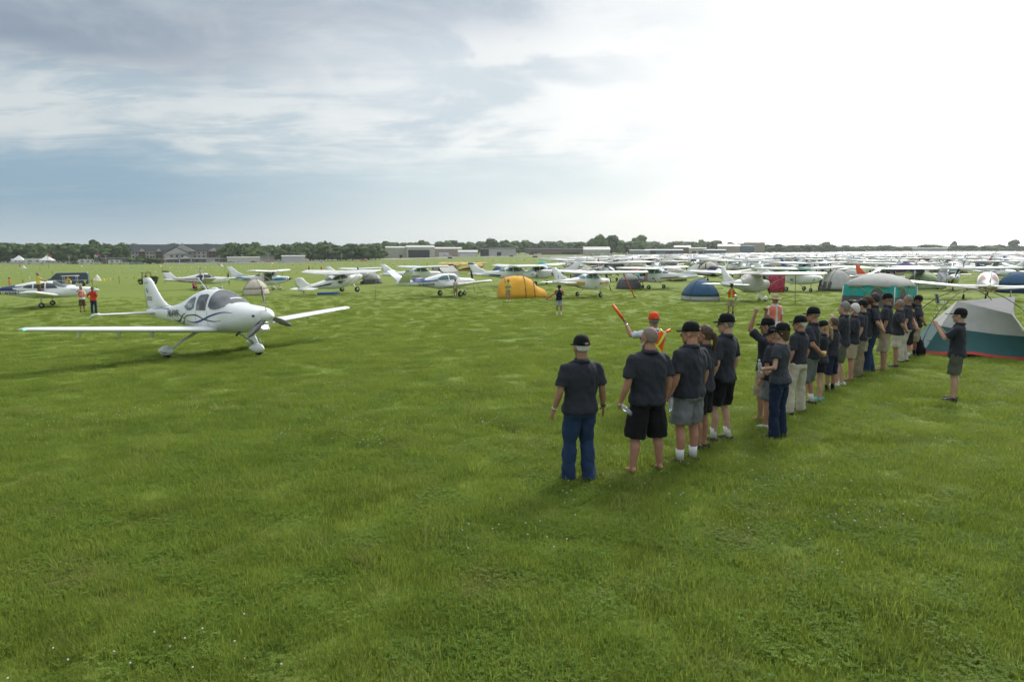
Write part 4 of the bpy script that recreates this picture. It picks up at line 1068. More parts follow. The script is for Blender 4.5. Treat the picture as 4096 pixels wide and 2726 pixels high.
# A: long white and blue low-wing at the left edge
spA = low_spec(L=8.6, half=5.4, paint=PW, s_main=3.3, st=st_low(8.6, 1.2, .56, 1.98, 1.3, 1.9, 4.6), shield=[(1.85, 1.0), (2.05, .72), (2.3, .60), (2.55, .62), (2.7, .8)], windows=[([(2.4, 1.45), (3.15, 1.42)], [(2.4, 1.5), (2.7, 1.80), (3.15, 1.86)]), ([(3.25, 1.42), (3.95, 1.45)], [(3.25, 1.85), (3.95, 1.78)]), ([(4.05, 1.46), (4.65, 1.50)], [(4.05, 1.76), (4.45, 1.70), (4.65, 1.60)])],
    stripes=[('stripe', NAVY, ribs((1.2, 1.30, .03), (3.5, 1.34, .07), (5.5, 1.40, .22), (7.6, 1.42, .10))), ('stripe', NAVY, ribs((4.6, 1.62, .04), (5.3, 1.60, .20), (6.2, 1.52, .06))), ('stripe', BLK, ribs((.9, 1.2, .02), (3.5, 1.25, .03), (7.7, 1.33, .03)))],
    texts=[('N1020H', 5.7, 1.0, .30, NAVY, 1.5)], w=dict(s=2.3, z=.84, cr=1.75, ct=1.2, half=5.4, dih=5.5, y0=.35, taper=[(0, 1), (1, .72)]), mast=[(4.2, 1.9, .45)], prop=dict(s=0, z=1.2, r=.95, ph=.4, spin=(.17, .45)))
rA, *_ = park('low_wing_aircraft', spA, 190, 1226, 104, 'long white low-wing aircraft with navy stripe and dark registration at the left edge', 1.0)
# B: white and maroon low-wing
spB = low_spec(paint=PW, stripes=[('stripe', MAROON, ribs((3.6, .90, .06), (5.2, 1.04, .20), (6.9, 1.2, .17))), ('stripe', MAROON, ribs((.4, 1.22, .03), (3.4, 1.30, .05), (6.2, 1.38, .03))), ('stripe', MAROON, ribs((1.0, 1.12, .02), (3.4, 1.18, .03), (5.9, 1.30, .02)))],
    texts=[('N5696W', 4.75, .93, .24, LOGO, 1.3)], fincap=(.14, MAROON), tipmat=MAROON, mast=[(3.5, 1.7, .4), (4.4, 1.5, .35)])
spB['gear']['pants'] = True; spB['gear']['pl'] = .7
rB, *_ = park('low_wing_aircraft', spB, 820, 1157, 83, 'white low-wing aircraft with maroon belly stripe, its door open to people', 1.05)
# C: small white high-wing with blue lower cowl and tail
spC = high_spec(L=6.9, half=4.8, stripes=[('stripe', LBLUE, ribs((.3, 1.26, .34), (1.2, 1.18, .30), (1.8, 1.12, .10))), ('stripe', LBLUE, ribs((4.2, 1.32, .04), (5.4, 1.42, .20), (6.6, 1.45, .26)))], texts=[('N825', 4.7, 1.14, .24, NAVY, .9)],
    st=st_high(6.9, 1.2, .52, 2.0, 1.4, 1.4, 3.1), windows=[([(1.75, 1.05), (2.6, 1.0)], [(1.75, 1.75), (2.6, 1.9)])], shield=[(1.25, 1.05), (1.4, .65), (1.6, .45), (1.8, .45)], w=dict(s=1.55, z=2.0, cr=1.40, ct=1.2, half=4.8, dih=1.5, y0=.5), s_main=2.4,
    finpaint=PW, fincap=None, prop=dict(s=0, z=1.2, r=.85, ph=.1, smat=BLK, spin=(.14, .3)), rearshield=[(3.1, .4), (3.4, .5), (3.7, .8)])
spC.pop('fincap'); spC['fintext'] = []; spC['gear']['pants'] = True; spC['gear']['pl'] = .7
rC, *_ = park('high_wing_aircraft', spC, 1075, 1160, 112, 'small white high-wing aircraft with light blue cowl and tail band behind a dome tent', 1.05)
# D: white taildragger with green-black cheat line
spD = high_spec(L=7.9, taildragger=True, paint=PWo, stripes=[('stripe', GRN, ribs((2.6, 1.30, .02), (3.3, 1.32, .22), (4.6, 1.33, .16), (5.6, 1.36, .10))), ('stripe', GRN, ribs((2.9, 1.18, .10), (3.3, 1.12, .02)))], texts=[('C-GIZW', 6.05, 1.27, .24, BLK, 1.15)], shear=.0,
    windows=[([(2.2, 1.55), (3.0, 1.53)], [(2.2, 1.66), (2.45, 1.90), (3.0, 1.92)]), ([(3.1, 1.55), (3.7, 1.60), (4.0, 1.66)], [(3.1, 1.92), (3.7, 1.86), (4.0, 1.74)])], fin=[(7.9 * .68, 7.9 * .97, 1.60), (7.9 * .80, 7.9 * .98, 1.74), (7.9 * .84, 7.9 * 1.0, 2.0), (7.9 * .88, 7.9 * 1.0, 2.45), (7.9 * .93, 7.9 * .985, 2.56)])
rD, fD, ffD, PD = park('high_wing_aircraft', spD, 1400, 1171, 50, 'white tailwheel high-wing aircraft with dark green stripe and Canadian registration', 1.0, pitch=9, dz=.1)
# E: red and white low-wing behind it
spE = high_spec(L=7.6, stripes=[('stripe', RED, ribs((3.6, 1.25, .35), (5.2, 1.35, .34), (7.1, 1.45, .26)))], texts=[('N2478', 5.7, 1.25, .2, LOGO, 1.0)], prop=dict(s=0, z=1.3, r=.95, ph=.9, smat=RED))
park('high_wing_aircraft', spE, 1430, 1136, 62, 'red and white aircraft half hidden behind the white tailwheel aircraft', .95)
# F: white high-wing left of the v-tail
spF = high_spec(L=8.2, stripes=[('stripe', MAROON, ribs((.5, 1.10, .06), (3.4, 1.05, .10), (6.0, 1.28, .08), (7.5, 1.42, .12)))], glass=GLT)
park('high_wing_aircraft', spF, 1680, 1139, 60, 'white high-wing aircraft with thin maroon line behind the v-tail aircraft', 1.0)
# G: v-tail
spG = low_spec(L=8.05, half=5.1, s_main=2.55, st=st_low(8.05, 1.22, .55, 2.0, 1.25, 1.5, 4.1), vtail=dict(y0=.08, z=1.42, len=1.75, ang=33, cr=1.15, ct=.75, s=6.65, sweep=.55), w=dict(s=1.7, z=.88, cr=1.85, ct=1.05, half=5.1, dih=6, y0=.35, taper=[(0, 1), (1, .57)]),
    shield=[(1.6, 1.0), (1.8, .72), (2.0, .60), (2.25, .62), (2.4, .8)], windows=[([(2.15, 1.46), (2.95, 1.44)], [(2.15, 1.55), (2.5, 1.84), (2.95, 1.90)]), ([(3.05, 1.44), (3.9, 1.47), (4.1, 1.52)], [(3.05, 1.89), (3.6, 1.83), (4.1, 1.60)])], prop=dict(s=0, z=1.22, r=1.0, ph=1.35, spin=(.17, .4)),
    stripes=[('stripe', BLUE, ribs((1.4, 1.36, .02), (3.2, 1.34, .04), (4.2, 1.46, .12), (5.4, 1.50, .30), (6.4, 1.52, .22))), ('stripe', BLK, ribs((2.0, 1.26, .015), (4.0, 1.28, .02), (7.4, 1.42, .02))), ('stripe', NAVY, ribs((2.2, .80, .02), (4.5, .93, .04), (6.8, 1.15, .03)))], texts=[('N3650A', 5.15, 1.04, .30, NAVY, 1.55)], mast=[(4.3, 1.75, .4)], glass=GLT)
spG.pop('fin'); spG['gear']['r'] = .24
rG, *_ = park('v_tail_aircraft', spG, 1800, 1184, 54, 'white low-wing aircraft with blue roof flash and a v-shaped tail', 1.0)
V = spG['vtail']
for sg in (-1, 1):
    b = MB(); z1 = V['z'] + V['len'] * math.sin(R(33)); y1 = sg * (V['y0'] + V['len'] * math.cos(R(33)))
    b.tube([(spG['s_main'] - 7.22, y1, z1), (spG['s_main'] - 7.95, y1, z1)], [.035, .03], 6); b.build('tail_tip', BLUE, rG)
# I: white and yellow high-wing numbered 1
spI = high_spec(L=8.2, stripes=[('stripe', GOLD, ribs((.5, 1.20, .14), (2.0, 1.16, .26), (4.2, 1.22, .28), (6.4, 1.40, .20), (7.6, 1.46, .16))), ('stripe', BLK, ribs((.6, 1.0, .03), (2.6, .86, .07), (4.6, .98, .07), (6.4, 1.18, .03)))], glass=GLT, fintext=[('1', 7.35, 1.72, .42, NAVY)])
rI, *_ = park('high_wing_aircraft', spI, 2355, 1187, 36, 'white and yellow high-wing aircraft with number one on its fin', .93)
rope(*[rI.matrix_basis @ Vector(p) for p in ((-3.6, .1, .9), (-5.2, .6, .02))], ORG, .06, 'tie_down_ribbon', None, 'orange tie-down ribbon under the tail of the yellow striped aircraft', 'ribbon')
Pa = rI.matrix_basis @ Vector((.5, -3.2, 2.15)); Pb = at(2540, 1192)
rope(Pa, Pb, ORG, .05, 'tie_down_ribbon', None, 'orange tie-down ribbon hanging from the right wing of the yellow striped aircraft', 'ribbon')
# J: white with blue line behind the orange tent
spJ = high_spec(L=8.2, stripes=[('stripe', NAVY, ribs((.5, 1.25, .10), (2.6, 1.08, .22), (5.0, 1.22, .18), (7.4, 1.45, .10)))], fincap=(.16, BLUE), glass=GLT)
park('high_wing_aircraft', spJ, 2050, 1143, 66, 'white and navy high-wing aircraft with blue fin cap behind the orange tent', 1.0)
# K: maroon striped high-wing, nose to the left
spK = high_spec(L=8.2, stripes=[('stripe', MAROON, ribs((.4, 1.30, .12), (2.6, 1.10, .20), (5.0, 1.28, .20), (7.5, 1.45, .14))), ('stripe', MAROON, ribs((.6, 1.1, .05), (2.8, .88, .06), (5.0, 1.08, .05)))], texts=[('N62976', 5.3, 1.16, .22, MAROON, 1.1)])
rK, fK, ffK, _ = park('high_wing_aircraft', spK, 2165, 1137, -58, 'maroon striped high-wing aircraft with green windscreen cover between two white ones', 1.0)
b = MB(); ffK.over(b, [(1.3, .95), (1.6, .6), (2.0, .45), (2.3, .45)], 0, .03, 10); b.build('windscreen_cover', COVG, fK)
# L: two black and yellow light aircraft
spL = high_spec(L=6.8, half=5.3, taildragger=True, paint=YEL, finpaint=BLK, wingpaint=YEL, stripes=[('stripe', BLK, ribs((.3, 1.2, .3), (2.5, 1.1, .3), (6.0, 1.4, .2)))], st=st_high(6.8, 1.15, .40, 1.85, 1.25, 1.4, 3.2), w=dict(s=1.5, z=1.85, cr=1.6, ct=1.5, half=5.3, dih=1, y0=.36), stab=dict(s=5.9, z=1.25, cr=.8, ct=.5, half=1.4, y0=.05), fin=[(4.8, 6.6, 1.35), (5.5, 6.8, 1.7), (6.0, 6.8, 2.2)], prop=dict(s=0, z=1.15, r=.9, smat=BLK), windows=[([(1.8, 1.3), (3.0, 1.3)], [(1.8, 1.7), (3.0, 1.7)])], shield=[(1.35, .9), (1.5, .6), (1.7, .5)])
spL.pop('rearshield')
rL1, *_ = park('yellow_aircraft', spL, 1905, 1092, 66, 'black and yellow tailwheel aircraft with black fin, the nearer of the pair', .98, pitch=8)
spL2 = dict(spL)
rL2, *_ = park('yellow_aircraft', spL2, 1815, 1086, 66, 'black and yellow tailwheel aircraft with black fin, the farther of the pair', .98, pitch=8)
# N: white and gold aircraft, nose left, green cover
spN = high_spec(L=8.2, stripes=[('stripe', mat('brown_stripe', (.20, .07, .04), .4), ribs((.4, 1.16, .14), (3.0, 1.10, .12), (7.4, 1.42, .10))), ('stripe', mat('tan_belly_paint', (.30, .27, .20), .4), ribs((.8, .92, .16), (3.2, .82, .22), (5.0, 1.02, .14)))], glass=GLT, fintext=[('N21', 7.45, 1.85, .3, NAVY)])
rN, fN, ffN, _ = park('high_wing_aircraft', spN, 2625, 1155, -52, 'white high-wing aircraft with brown stripe and green cover, nose to the dark tent', .96)
b = MB(); ffN.over(b, [(1.3, .9), (1.6, .5), (2.0, .35), (2.3, .35)], 0, .03, 10); b.build('windscreen_cover', COVG, fN)
b = MB(); ffN.loft(b, 0, 16, .2, .25, 1.0); o = b.build('cowl_cover', COVG, fN); o.scale = (1, 1.05, 1.03)
# Q: white high-wing under a canopy cover, tail to the viewer
spQ = high_spec(L=8.2, fintext=[], texts=[('N79XU', 5.6, 1.18, .26, DGRY, 1.1)], windows=[], paint=PW); spQ.pop('shield'); spQ.pop('rearshield'); spQ['gear']['pants'] = True; spQ['gear']['pl'] = .75
rQ, fQ, ffQ, PQ = park('high_wing_aircraft', spQ, 3000, 1203, 24, 'white high-wing aircraft under a pale canopy cover, tail towards the crowd', .95)
b = MB(); ffQ.loft(b, 0, 20, .15, .3, 5.0); o = b.build('canopy_cover', COVT, fQ); o.scale = (1, 1.06, 1.05); o.location = (0, 0, -.04)
b = MB(); b.loft([airfoil((rQ and 2.95 - 1.90, y, 2.10), 1.72, 1, .5, 1.12) for y in (-.85, .85)]); b.build('canopy_cover', COVT, rQ)
for sg in (-1, 1): rope((-4.5, sg * .3, 1.5), (-2.0, sg * .45, 2.0), BLK, .02, 'cover_strap', rQ)
# R: covered nose, right of it
spR = high_spec(L=8.2, stripes=[('stripe', mat('dark_red_stripe', (.15, .01, .03), .4), ribs((.4, 1.22, .10), (3.0, 1.12, .10), (7.4, 1.42, .08))), ('stripe', NAVY, ribs((.5, 1.1, .03), (3.0, 1.0, .04), (7.2, 1.36, .03)))])
rR, fR, ffR, _ = park('high_wing_aircraft', spR, 3180, 1163, 130, 'white high-wing aircraft with red line and pale green canopy cover facing right', .98)
b = MB(); b.loft([airfoil((2.95 - 1.9, y, 2.10), 1.7, 1, .5, 1.1) for y in (-.8, .8)]); b.build('canopy_cover', COVG, rR)
# S: orange-finned
spS = high_spec(L=8.0, finpaint=ORG, fintext=[], stripes=[('stripe', ORG, ribs((.5, 1.2, .12), (3, 1.1, .15), (7.3, 1.42, .12)))])
park('high_wing_aircraft', spS, 3520, 1155, 28, 'white high-wing aircraft with an orange fin behind the teal cabin tent', .95)
# X: nose to the viewer
spX = high_spec(L=8.2, paint=PWo, glass=mat('reflecting_windscreen', (.30, .40, .40), .1))
rX, *_ = park('high_wing_aircraft', spX, 3808, 1158, 178, 'white high-wing aircraft facing the viewer with towels hung from its strut', .98)
# Y: low-wing with bulging tail end, right edge
spY = low_spec(L=7.4, half=5.3, st=st_low(7.4, 1.2, .68, 2.15), glass=mat('pink_canopy_cover', (.58, .34, .32), .35), stripes=[('stripe', mat('copper_belly_paint', (.30, .05, .02), .35), ribs((3.4, .86, .34), (4.6, .92, .30), (6.2, 1.06, .2)))], shield=[(1.6, .9), (1.9, .4), (2.4, .2), (3.4, .2), (4.0, .4), (4.4, .8)], windows=[], w=dict(s=2.0, z=.86, cr=1.55, ct=1.1, half=5.6, dih=5.0, y0=.35, taper=[(0, 1), (1, .75)]))
rY, *_ = park('low_wing_aircraft', spY, 3945, 1200, -2, 'white low-wing aircraft with pink covered canopy seen from behind at the right edge', 1.0)
# tie-down ropes
for (pl, wy, pg, lb) in ((rD, -4.2, (1500, 1200), 'dark tie-down rope from the wing of the tailwheel aircraft'), (rG, -3.6, (1950, 1200), 'dark tie-down rope under the right wing of the v-tail aircraft'), (rC, -3.4, (1160, 1172), 'yellow tie-down rope beside the blue cowled aircraft'), (rQ, -3.4, (3180, 1215), 'thin tie-down rope under the right wing of the covered aircraft')):
    A = pl.matrix_basis @ Vector((.2, wy, 2.15 if pl is not rG else 1.1)); B = at(*pg); rope(A, B, YEL if pl is rC else BLK, .018, 'tie_down_rope', None, lb, 'rope')
# ---------------------------------------------------------------- tents and camp things
def fab(nm, c): return mat(nm, c, .8, var=.08, scale=2, bump=.35, bscale=5, sheen=.05)
T_BEI = fab('beige_tent_fabric', (.50, .45, .37)); T_BLU = fab('navy_tent_fabric', (.025, .085, .17)); T_GRY = fab('grey_tent_fabric', (.30, .31, .31)); T_DGR = fab('dark_grey_tent_fabric', (.10, .10, .105)); T_ORG = fab('golden_orange_tent_fabric', (.78, .40, .035))
T_TEAL = fab('teal_tent_fabric', (.02, .38, .36)); T_PGR = fab('pale_green_tent_fabric', (.42, .52, .32)); T_NAV = fab('deep_navy_tent_fabric', (.012, .025, .11)); T_RED = fab('red_tent_fabric', (.40, .04, .03)); T_WHT = fab('white_tent_fabric', (.66, .67, .66)); T_GRN = fab('dark_green_tent_fabric', (.018, .085, .085)); T_STONE = fab('stone_grey_tent_fabric', (.40, .40, .37)); T_BRN = fab('brown_tent_fabric', (.22, .15, .09)); T_SKY = fab('bright_blue_canopy_fabric', (.03, .16, .55)); T_MESH = fab('grey_mesh_fabric', (.12, .125, .13)); T_MAR = fab('maroon_tent_fabric', (.25, .03, .03))
POLE = mat('dark_tent_pole', (.03, .03, .03), .5)
TENTG = 'tents pitched among the parked aircraft'
def dome_ring(lx, ly, h, k, n, sq=3.0, peak=1.22):
    q = math.cos(k * PI / 2) ** peak; z = h * math.sin(k * PI / 2); ring = []
    for j in range(n):
        a = 2 * PI * j / n; c, s_ = math.cos(a), math.sin(a)
        r_ = (abs(c) ** sq + abs(s_) ** sq) ** (-1 / sq)
        sag = 1 - .06 * math.sin(2 * a) ** 2 * 0 - .05 * (1 - abs(math.sin(2 * a))) * math.sin(k * PI)
        ring.append(Vector((lx / 2 * c * r_ * q * sag, ly / 2 * s_ * r_ * q * sag, z)))
    return ring
def dome_tent(name, px, py, rel, size, mats_, label, split=.35, fly=None, poles=True, cat='tent', loc=None, group=TENTG, door=True):
    lx, ly, h = size; root = empty(name); tag(root, label, cat, group); n = 24
    ks = [0, .06, .14, .24, .36, .5, .65, .8, .92, .985]
    low = [dome_ring(lx, ly, h, k, n) for k in ks if math.sin(k * PI / 2) <= split + .12]
    up = [dome_ring(lx * 1.015, ly * 1.015, h * 1.01, k, n) for k in ks if math.sin(k * PI / 2) >= split - .05]
    b = MB(); b.loft(low + [dome_ring(lx, ly, h, .55, n)] if False else low); b.build('tent_wall', mats_[0], root)
    b = MB(); b.loft(up); b.build('fly_sheet', mats_[1], root)
    if poles:
        for a in (PI / 4, 3 * PI / 4):
            b = MB(); pts = []
            for i in range(17):
                t = -1 + 2 * i / 16; k = 1 - abs(t); q = math.cos(k * PI / 2) ** 1.22; sg = 1 if t > 0 else -1
                r_ = (2 * (.5 ** 1.5)) ** (-1 / 3.0) * 1.03
                pts.append((lx / 2 * math.cos(a) * r_ * q * sg, ly / 2 * math.sin(a) * r_ * q * sg, h * 1.02 * math.sin(k * PI / 2) + .01))
            b.tube(pts, .014, 5); b.build('tent_pole', POLE, root)
    if door:
        b = MB(); pts = [(-.32, .05), (.32, .05), (.26, .45), (0, .66), (-.26, .45)]
        vs = []
        for x, z in pts:
            k = math.asin(min(1, z / h)) / (PI / 2); q = math.cos(k * PI / 2) ** 1.22
            vs.append((x * lx * .6, -ly / 2 * q * 1.01 - .02, z * 1.0))
        b.add(vs, [(0, 1, 2, 3, 4)], 0, False); b.build('tent_door', mats_[2] if len(mats_) > 2 else T_MESH, root, fix=False)
    place(root, px, py, rel, loc=loc); return root
dome_tent('dome_tent', 1025, 1178, 200, (2.7, 2.3, 1.55), (T_BEI, T_BEI, T_NAV), 'beige dome tent with navy hem in front of the blue cowled aircraft', door=True)
dome_tent('dome_tent', 2800, 1200, 165, (3.1, 2.7, 1.62), (T_STONE, T_BLU, T_STONE), 'large blue dome tent with grey skirt left of the covered aircraft', .26, door=False)
dome_tent('dome_tent', 2515, 1153, 180, (3.0, 2.6, 1.55), (T_DGR, T_GRY, T_DGR), 'dark grey dome tent beside the aircraft with the green cover', .45)
dome_tent('dome_tent', 3345, 1161, 160, (3.4, 3.0, 2.0), (T_DGR, T_STONE, T_DGR), 'grey dome tent with dark lower wall beside folding chairs', .12)
dome_tent('dome_tent', 3690, 1152, 150, (3.6, 3.2, 1.7), (T_PGR, T_PGR, T_MESH), 'pale green dome tent with arched opening right of the cabin tent', .3)
dome_tent('dome_tent', 4065, 1168, 190, (3.6, 3.2, 1.9), (T_NAV, T_BLU, T_NAV), 'navy blue dome tent at the right edge of the picture', .3)
dome_tent('dome_tent', 1993, 1106, 190, (2.6, 2.2, 1.6), (T_NAV, T_BLU, T_NAV), 'navy dome tent showing above the wing left of the orange tunnel tent', .3)
dome_tent('dome_tent', 1490, 1134, 190, (3.2, 2.6, 1.5), (T_DGR, T_STONE, T_NAV), 'grey and blue tent under the nose of the tailwheel aircraft', .3)
# grey-white awning tent left of the v-tail
def ridge_tent(px, py, rel, size, m1, m2, label, loc=None):
    lx, ly, h = size; root = empty('ridge_tent'); tag(root, label, 'tent', TENTG)
    b = MB(); n = 6
    rings = []
    for i in range(n + 1):
        x = -lx / 2 + lx * i / n; hh = h * (1 - .06 * math.sin(PI * i / n))
        rings.append([Vector((x, -ly / 2, 0)), Vector((x, -ly * .36, hh * .62)), Vector((x, -.05, hh)), Vector((x, .05, hh)), Vector((x, ly * .36, hh * .62)), Vector((x, ly / 2, 0))])
    b.loft(rings, smooth=False); b.build('fly_sheet', m1, root)
    b = MB(); b.prism([(-ly * .25, .05), (ly * .25, .05), (0, h * .8)], lx / 2 + .01, lx / 2 + .03, 'x'); b.build('tent_door', m2, root)
    place(root, px, py, rel, loc=loc); return root
ridge_tent(1780, 1122, 40, (3.4, 3.0, 2.1), T_STONE, T_DGR, 'grey and white frame tent between the v-tail and the yellow aircraft')

# golden tunnel tent
root = empty('tunnel_tent'); tag(root, 'golden orange tunnel tent with dark hoops beside the man in yellow', 'tent', TENTG)
b = MB(); rings = []; hoops = []
for x, w_, h_ in ((-1.75, .25, .25), (-1.66, .95, 1.05), (-1.45, 1.2, 1.5), (-1.2, 1.28, 1.72), (-.3, 1.34, 1.84), (.45, 1.3, 1.80), (1.0, 1.22, 1.58), (1.25, 1.15, 1.42), (1.6, 1.0, .92), (2.3, .8, .62), (2.45, .35, .3)):
    rings.append([Vector((x, w_ * math.cos(PI * j / 14), h_ * math.sin(PI * j / 14))) for j in range(15)] + [Vector((x, 0, -.02))])
b.loft(rings); b.build('tent_shell', T_ORG, root)
for x, w_, h_ in ((-1.2, 1.31, 1.75), (.45, 1.33, 1.83), (1.25, 1.18, 1.46)):
    b = MB(); b.tube([(x, w_ * math.cos(PI * j / 18), h_ * math.sin(PI * j / 18)) for j in range(19)], .025, 6); b.build('tent_hoop', POLE, root)
place(root, 2072, 1189, 80, .97)

# teal and grey cabin tent
root = empty('cabin_tent'); tag(root, 'teal and grey cabin tent with pale grey hipped roof behind the row of people', 'tent', TENTG)
S = 1.75; H1, H2 = 1.75, 2.3
def panel(b, pts, mi=0): b.add(pts, [tuple(range(len(pts)))], mi, False)
b = MB()
b.loft([[Vector((S * c * q, S * s_ * q, z)) for c, s_ in ((-1, -1), (0, -1.03), (1, -1), (1.03, 0), (1, 1), (0, 1.03), (-1, 1), (-1.03, 0))] for z, q in ((0, 1.02), (.70, 1.0))], smooth=False); b.build('lower_wall', T_DGR, root)
b = MB(); b.loft([[Vector((S * c * q, S * s_ * q, z)) for c, s_ in ((-1, -1), (0, -1.03), (1, -1), (1.03, 0), (1, 1), (0, 1.03), (-1, 1), (-1.03, 0))] for z, q in ((.68, .985), (1.5, .98))], smooth=False); b.build('upper_wall', T_TEAL, root)
b = MB(); rings = []
for z, q in ((1.34, 1.05), (1.52, 1.04), (1.78, .92), (2.05, .62), (2.24, .25), (2.30, .03)):
    ring = []
    for j in range(32):
        a = 2 * PI * j / 32; c, s_ = math.cos(a), math.sin(a); r_ = (abs(c) ** 7 + abs(s_) ** 7) ** (-1 / 7)
        scal = -.13 * abs(math.sin(2 * a)) ** .5 + .13 if z < 1.4 else 0
        ring.append(Vector((S * c * r_ * q, S * s_ * r_ * q, z + scal)))
    rings.append(ring)
b.loft(rings); b.build('tent_roof', T_STONE, root)
for sx, sy in ((-1, -1), (1, -1), (1, 1), (-1, 1)):
    b = MB(); b.tube([(S * 1.03 * sx, S * 1.03 * sy, 0), (S * .99 * sx, S * .99 * sy, 1.4)], .035, 6); b.build('corner_pole', T_WHT, root)
YS = mat('yellow_seam_tape', (.55, .5, .1), .7)
for k in range(2):
    for sg in (-1, 1):
        for off in (-.62, .62):
            b = MB(); y = S * 1.03
            pts = [(off + .5 * math.cos(PI * j / 10) * 1.0, .72 + (.62 * math.sin(PI * j / 10)) ) for j in range(11)]
            P3 = [(p[0], sg * y, p[1]) if k == 0 else (sg * y, p[0], p[1]) for p in pts]
            b.tube(P3, .02, 5); b.build('window_seam', YS, root)
            b = MB(); q = [(off + .44 * math.cos(PI * j / 10), .72 + .55 * math.sin(PI * j / 10)) for j in range(11)]
            b.add([(p[0], sg * (y + .004), p[1]) if k == 0 else (sg * (y + .004), p[0], p[1]) for p in q], [tuple(range(11))], 0, False)
            b.build('mesh_window', T_MESH if (off > 0) == (sg > 0) else T_TEAL, root, fix=False)
place(root, 3515, 1222, 24, .97)

# large family tent at the right edge: flat-sided with a raised far corner
def big_tent():
    A, B_ = at(3687, 1417), at(4165, 1446); O = A.copy()
    root = empty('family_tent', O); tag(root, 'large grey and dark green tent with red hem and crossed poles', 'tent')
    def Wd(px, d, z): return Vector(((px - 2048) / F_PX * d * 1.0, d, z))
    g = lambda x, y: gz(x, y)
    ux = (B_ - A).normalized(); bk = Vector((.35, 1, 0)).normalized() * 3.0
    C_ = B_ + bk; D_ = A + bk * .95
    for v in (C_, D_): v.z = g(v.x, v.y)
    a = Wd(3832, A.y + .55, A.z + 1.62); b_ = Wd(4056, B_.y + .35, B_.z + 1.36); c = Wd(4062, A.y + 2.2, A.z + 1.66); d_ = a + Vector((.6, 1.0, -.1))
    base = {'A': A, 'B': B_, 'C': C_, 'D': D_}; dz = Vector((0, 0, .02))
    def wall(p0, p1, q1, q0, nm, sag, bands, n=14, m=12, pull=0.0):
        """bilinear panel p0-p1 (bottom) q0-q1 (top), bands [(t0,t1,name,mat)]"""
        nr = (p1 - p0).cross(q0 - p0).normalized()
        def P_(u, v):
            p = p0.lerp(p1, u).lerp(q0.lerp(q1, u), v); s_ = sag * math.sin(PI * u) * math.sin(PI * min(1, v * 1.0)) - pull * math.exp(-((u - .42) / .18) ** 2) * (1 - v) ** 3
            return p - nr * (-s_ + .012 * mnoise.noise((u * 5, v * 4, sag * 9))) - O
        for t0, t1, nm2, m_ in bands:
            k = max(2, int(m * (t1 - t0))); b = MB(); vs = [P_(i / n, t0 + (t1 - t0) * j / k) for i in range(n + 1) for j in range(k + 1)]
            b.add(vs, [(i * (k + 1) + j, (i + 1) * (k + 1) + j, (i + 1) * (k + 1) + j + 1, i * (k + 1) + j + 1) for i in range(n) for j in range(k)]); b.build(nm2, m_, root, fix=False)
    bands = [(0, .07, 'tent_hem', T_RED), (.07, .53, 'lower_wall', T_GRN), (.53, 1, 'upper_wall', T_STONE)]
    wall(A, B_, b_, a, 'front', -.10, bands, 18, 16, -.22)
    wall(B_, C_, c, b_, 'right', -.06, bands); wall(C_, D_, d_, c, 'back', -.05, bands); wall(D_, A, a, d_, 'left', -.05, bands)
    b = MB(); b.add([v - O for v in (a, b_, c, d_)], [(0, 1, 2), (0, 2, 3)], 0, False); b.build('mesh_top', T_MESH, root, fix=False)
    b = MB(); b.tube([b_ - O, (B_.lerp(b_, .5)) - O + Vector((.05, -.06, 0)), B_.lerp(b_, .12) - O], [.03, .06, .05], 8, flat=.5); b.build('door_flap', T_WHT, root)
    m0 = (B_ + (C_ - B_) * .25) - O; b = MB(); dr = [m0 + (b_ - B_) * k + (C_ - B_) * e + Vector((.03, -.05, 0)) for k, e in ((.15, 0), (.15, .35), (.6, .36), (.88, .2), (.8, .02))]
    b.add(dr, [(0, 1, 2, 3, 4)], 0, False); b.build('tent_door', T_MESH, root, fix=False)
    def arc(p, q, h, nm='tent_pole', r=.013):
        b = MB(); pts = []
        for i in range(25):
            t = i / 24; v = p.lerp(q, t); e = math.sin(PI * t); pts.append(v + Vector((0, 0, h * e ** .62)) - O)
        b.tube(pts, r, 5); b.build(nm, POLE, root)
    arc(A + Vector((-.15, -.1, 0)), C_ + Vector((.3, .2, 0)), 2.02); arc(B_ + Vector((.3, -.1, 0)), D_ + Vector((-.1, .2, 0)), 2.05)
    for v, t in ((a, A + Vector((-.1, -.05, 0))), ):
        for k in (.25, .5, .75):
            p = A.lerp(a, k); b = MB(); b.tube([p - O, p - O + Vector((-.14, -.03, .03))], .012, 5); b.build('pole_clip', POLE, root)
    return root
big_tent()

# pop-up canopies
def canopy(px, py, rel, w_, h_, m1, label, side=None, peak=.8, loc=None, name='canopy', group=None, legs=True):
    root = empty(name); tag(root, label, 'canopy', group); b = MB(); rings = []
    for z, q in ((h_ - .28, 1.0), (h_, .99), (h_ + peak * .35, .62), (h_ + peak * .7, .27), (h_ + peak, .02)):
        ring = []
        for j in range(24):
            a = 2 * PI * j / 24; c, s_ = math.cos(a), math.sin(a); r_ = (abs(c) ** 9 + abs(s_) ** 9) ** (-1 / 9); ring.append(Vector((w_ / 2 * c * r_ * q, w_ / 2 * s_ * r_ * q, z)))
        rings.append(ring)
    b.loft(rings, smooth=False); b.build('canopy_top', m1, root)
    for sx in (-1, 1):
        for sy in (-1, 1):
            b = MB(); b.tube([(sx * w_ * .48, sy * w_ * .48, 0), (sx * w_ * .48, sy * w_ * .48, h_ - .1)], .03, 6); b.build('leg', STEEL if legs else POLE, root)
    if side:
        b = MB(); b.box((0, w_ * .48, h_ / 2), (w_ * .96, .02, h_)); b.build('side_wall', side, root)
    place(root, px, py, rel, loc=loc); return root
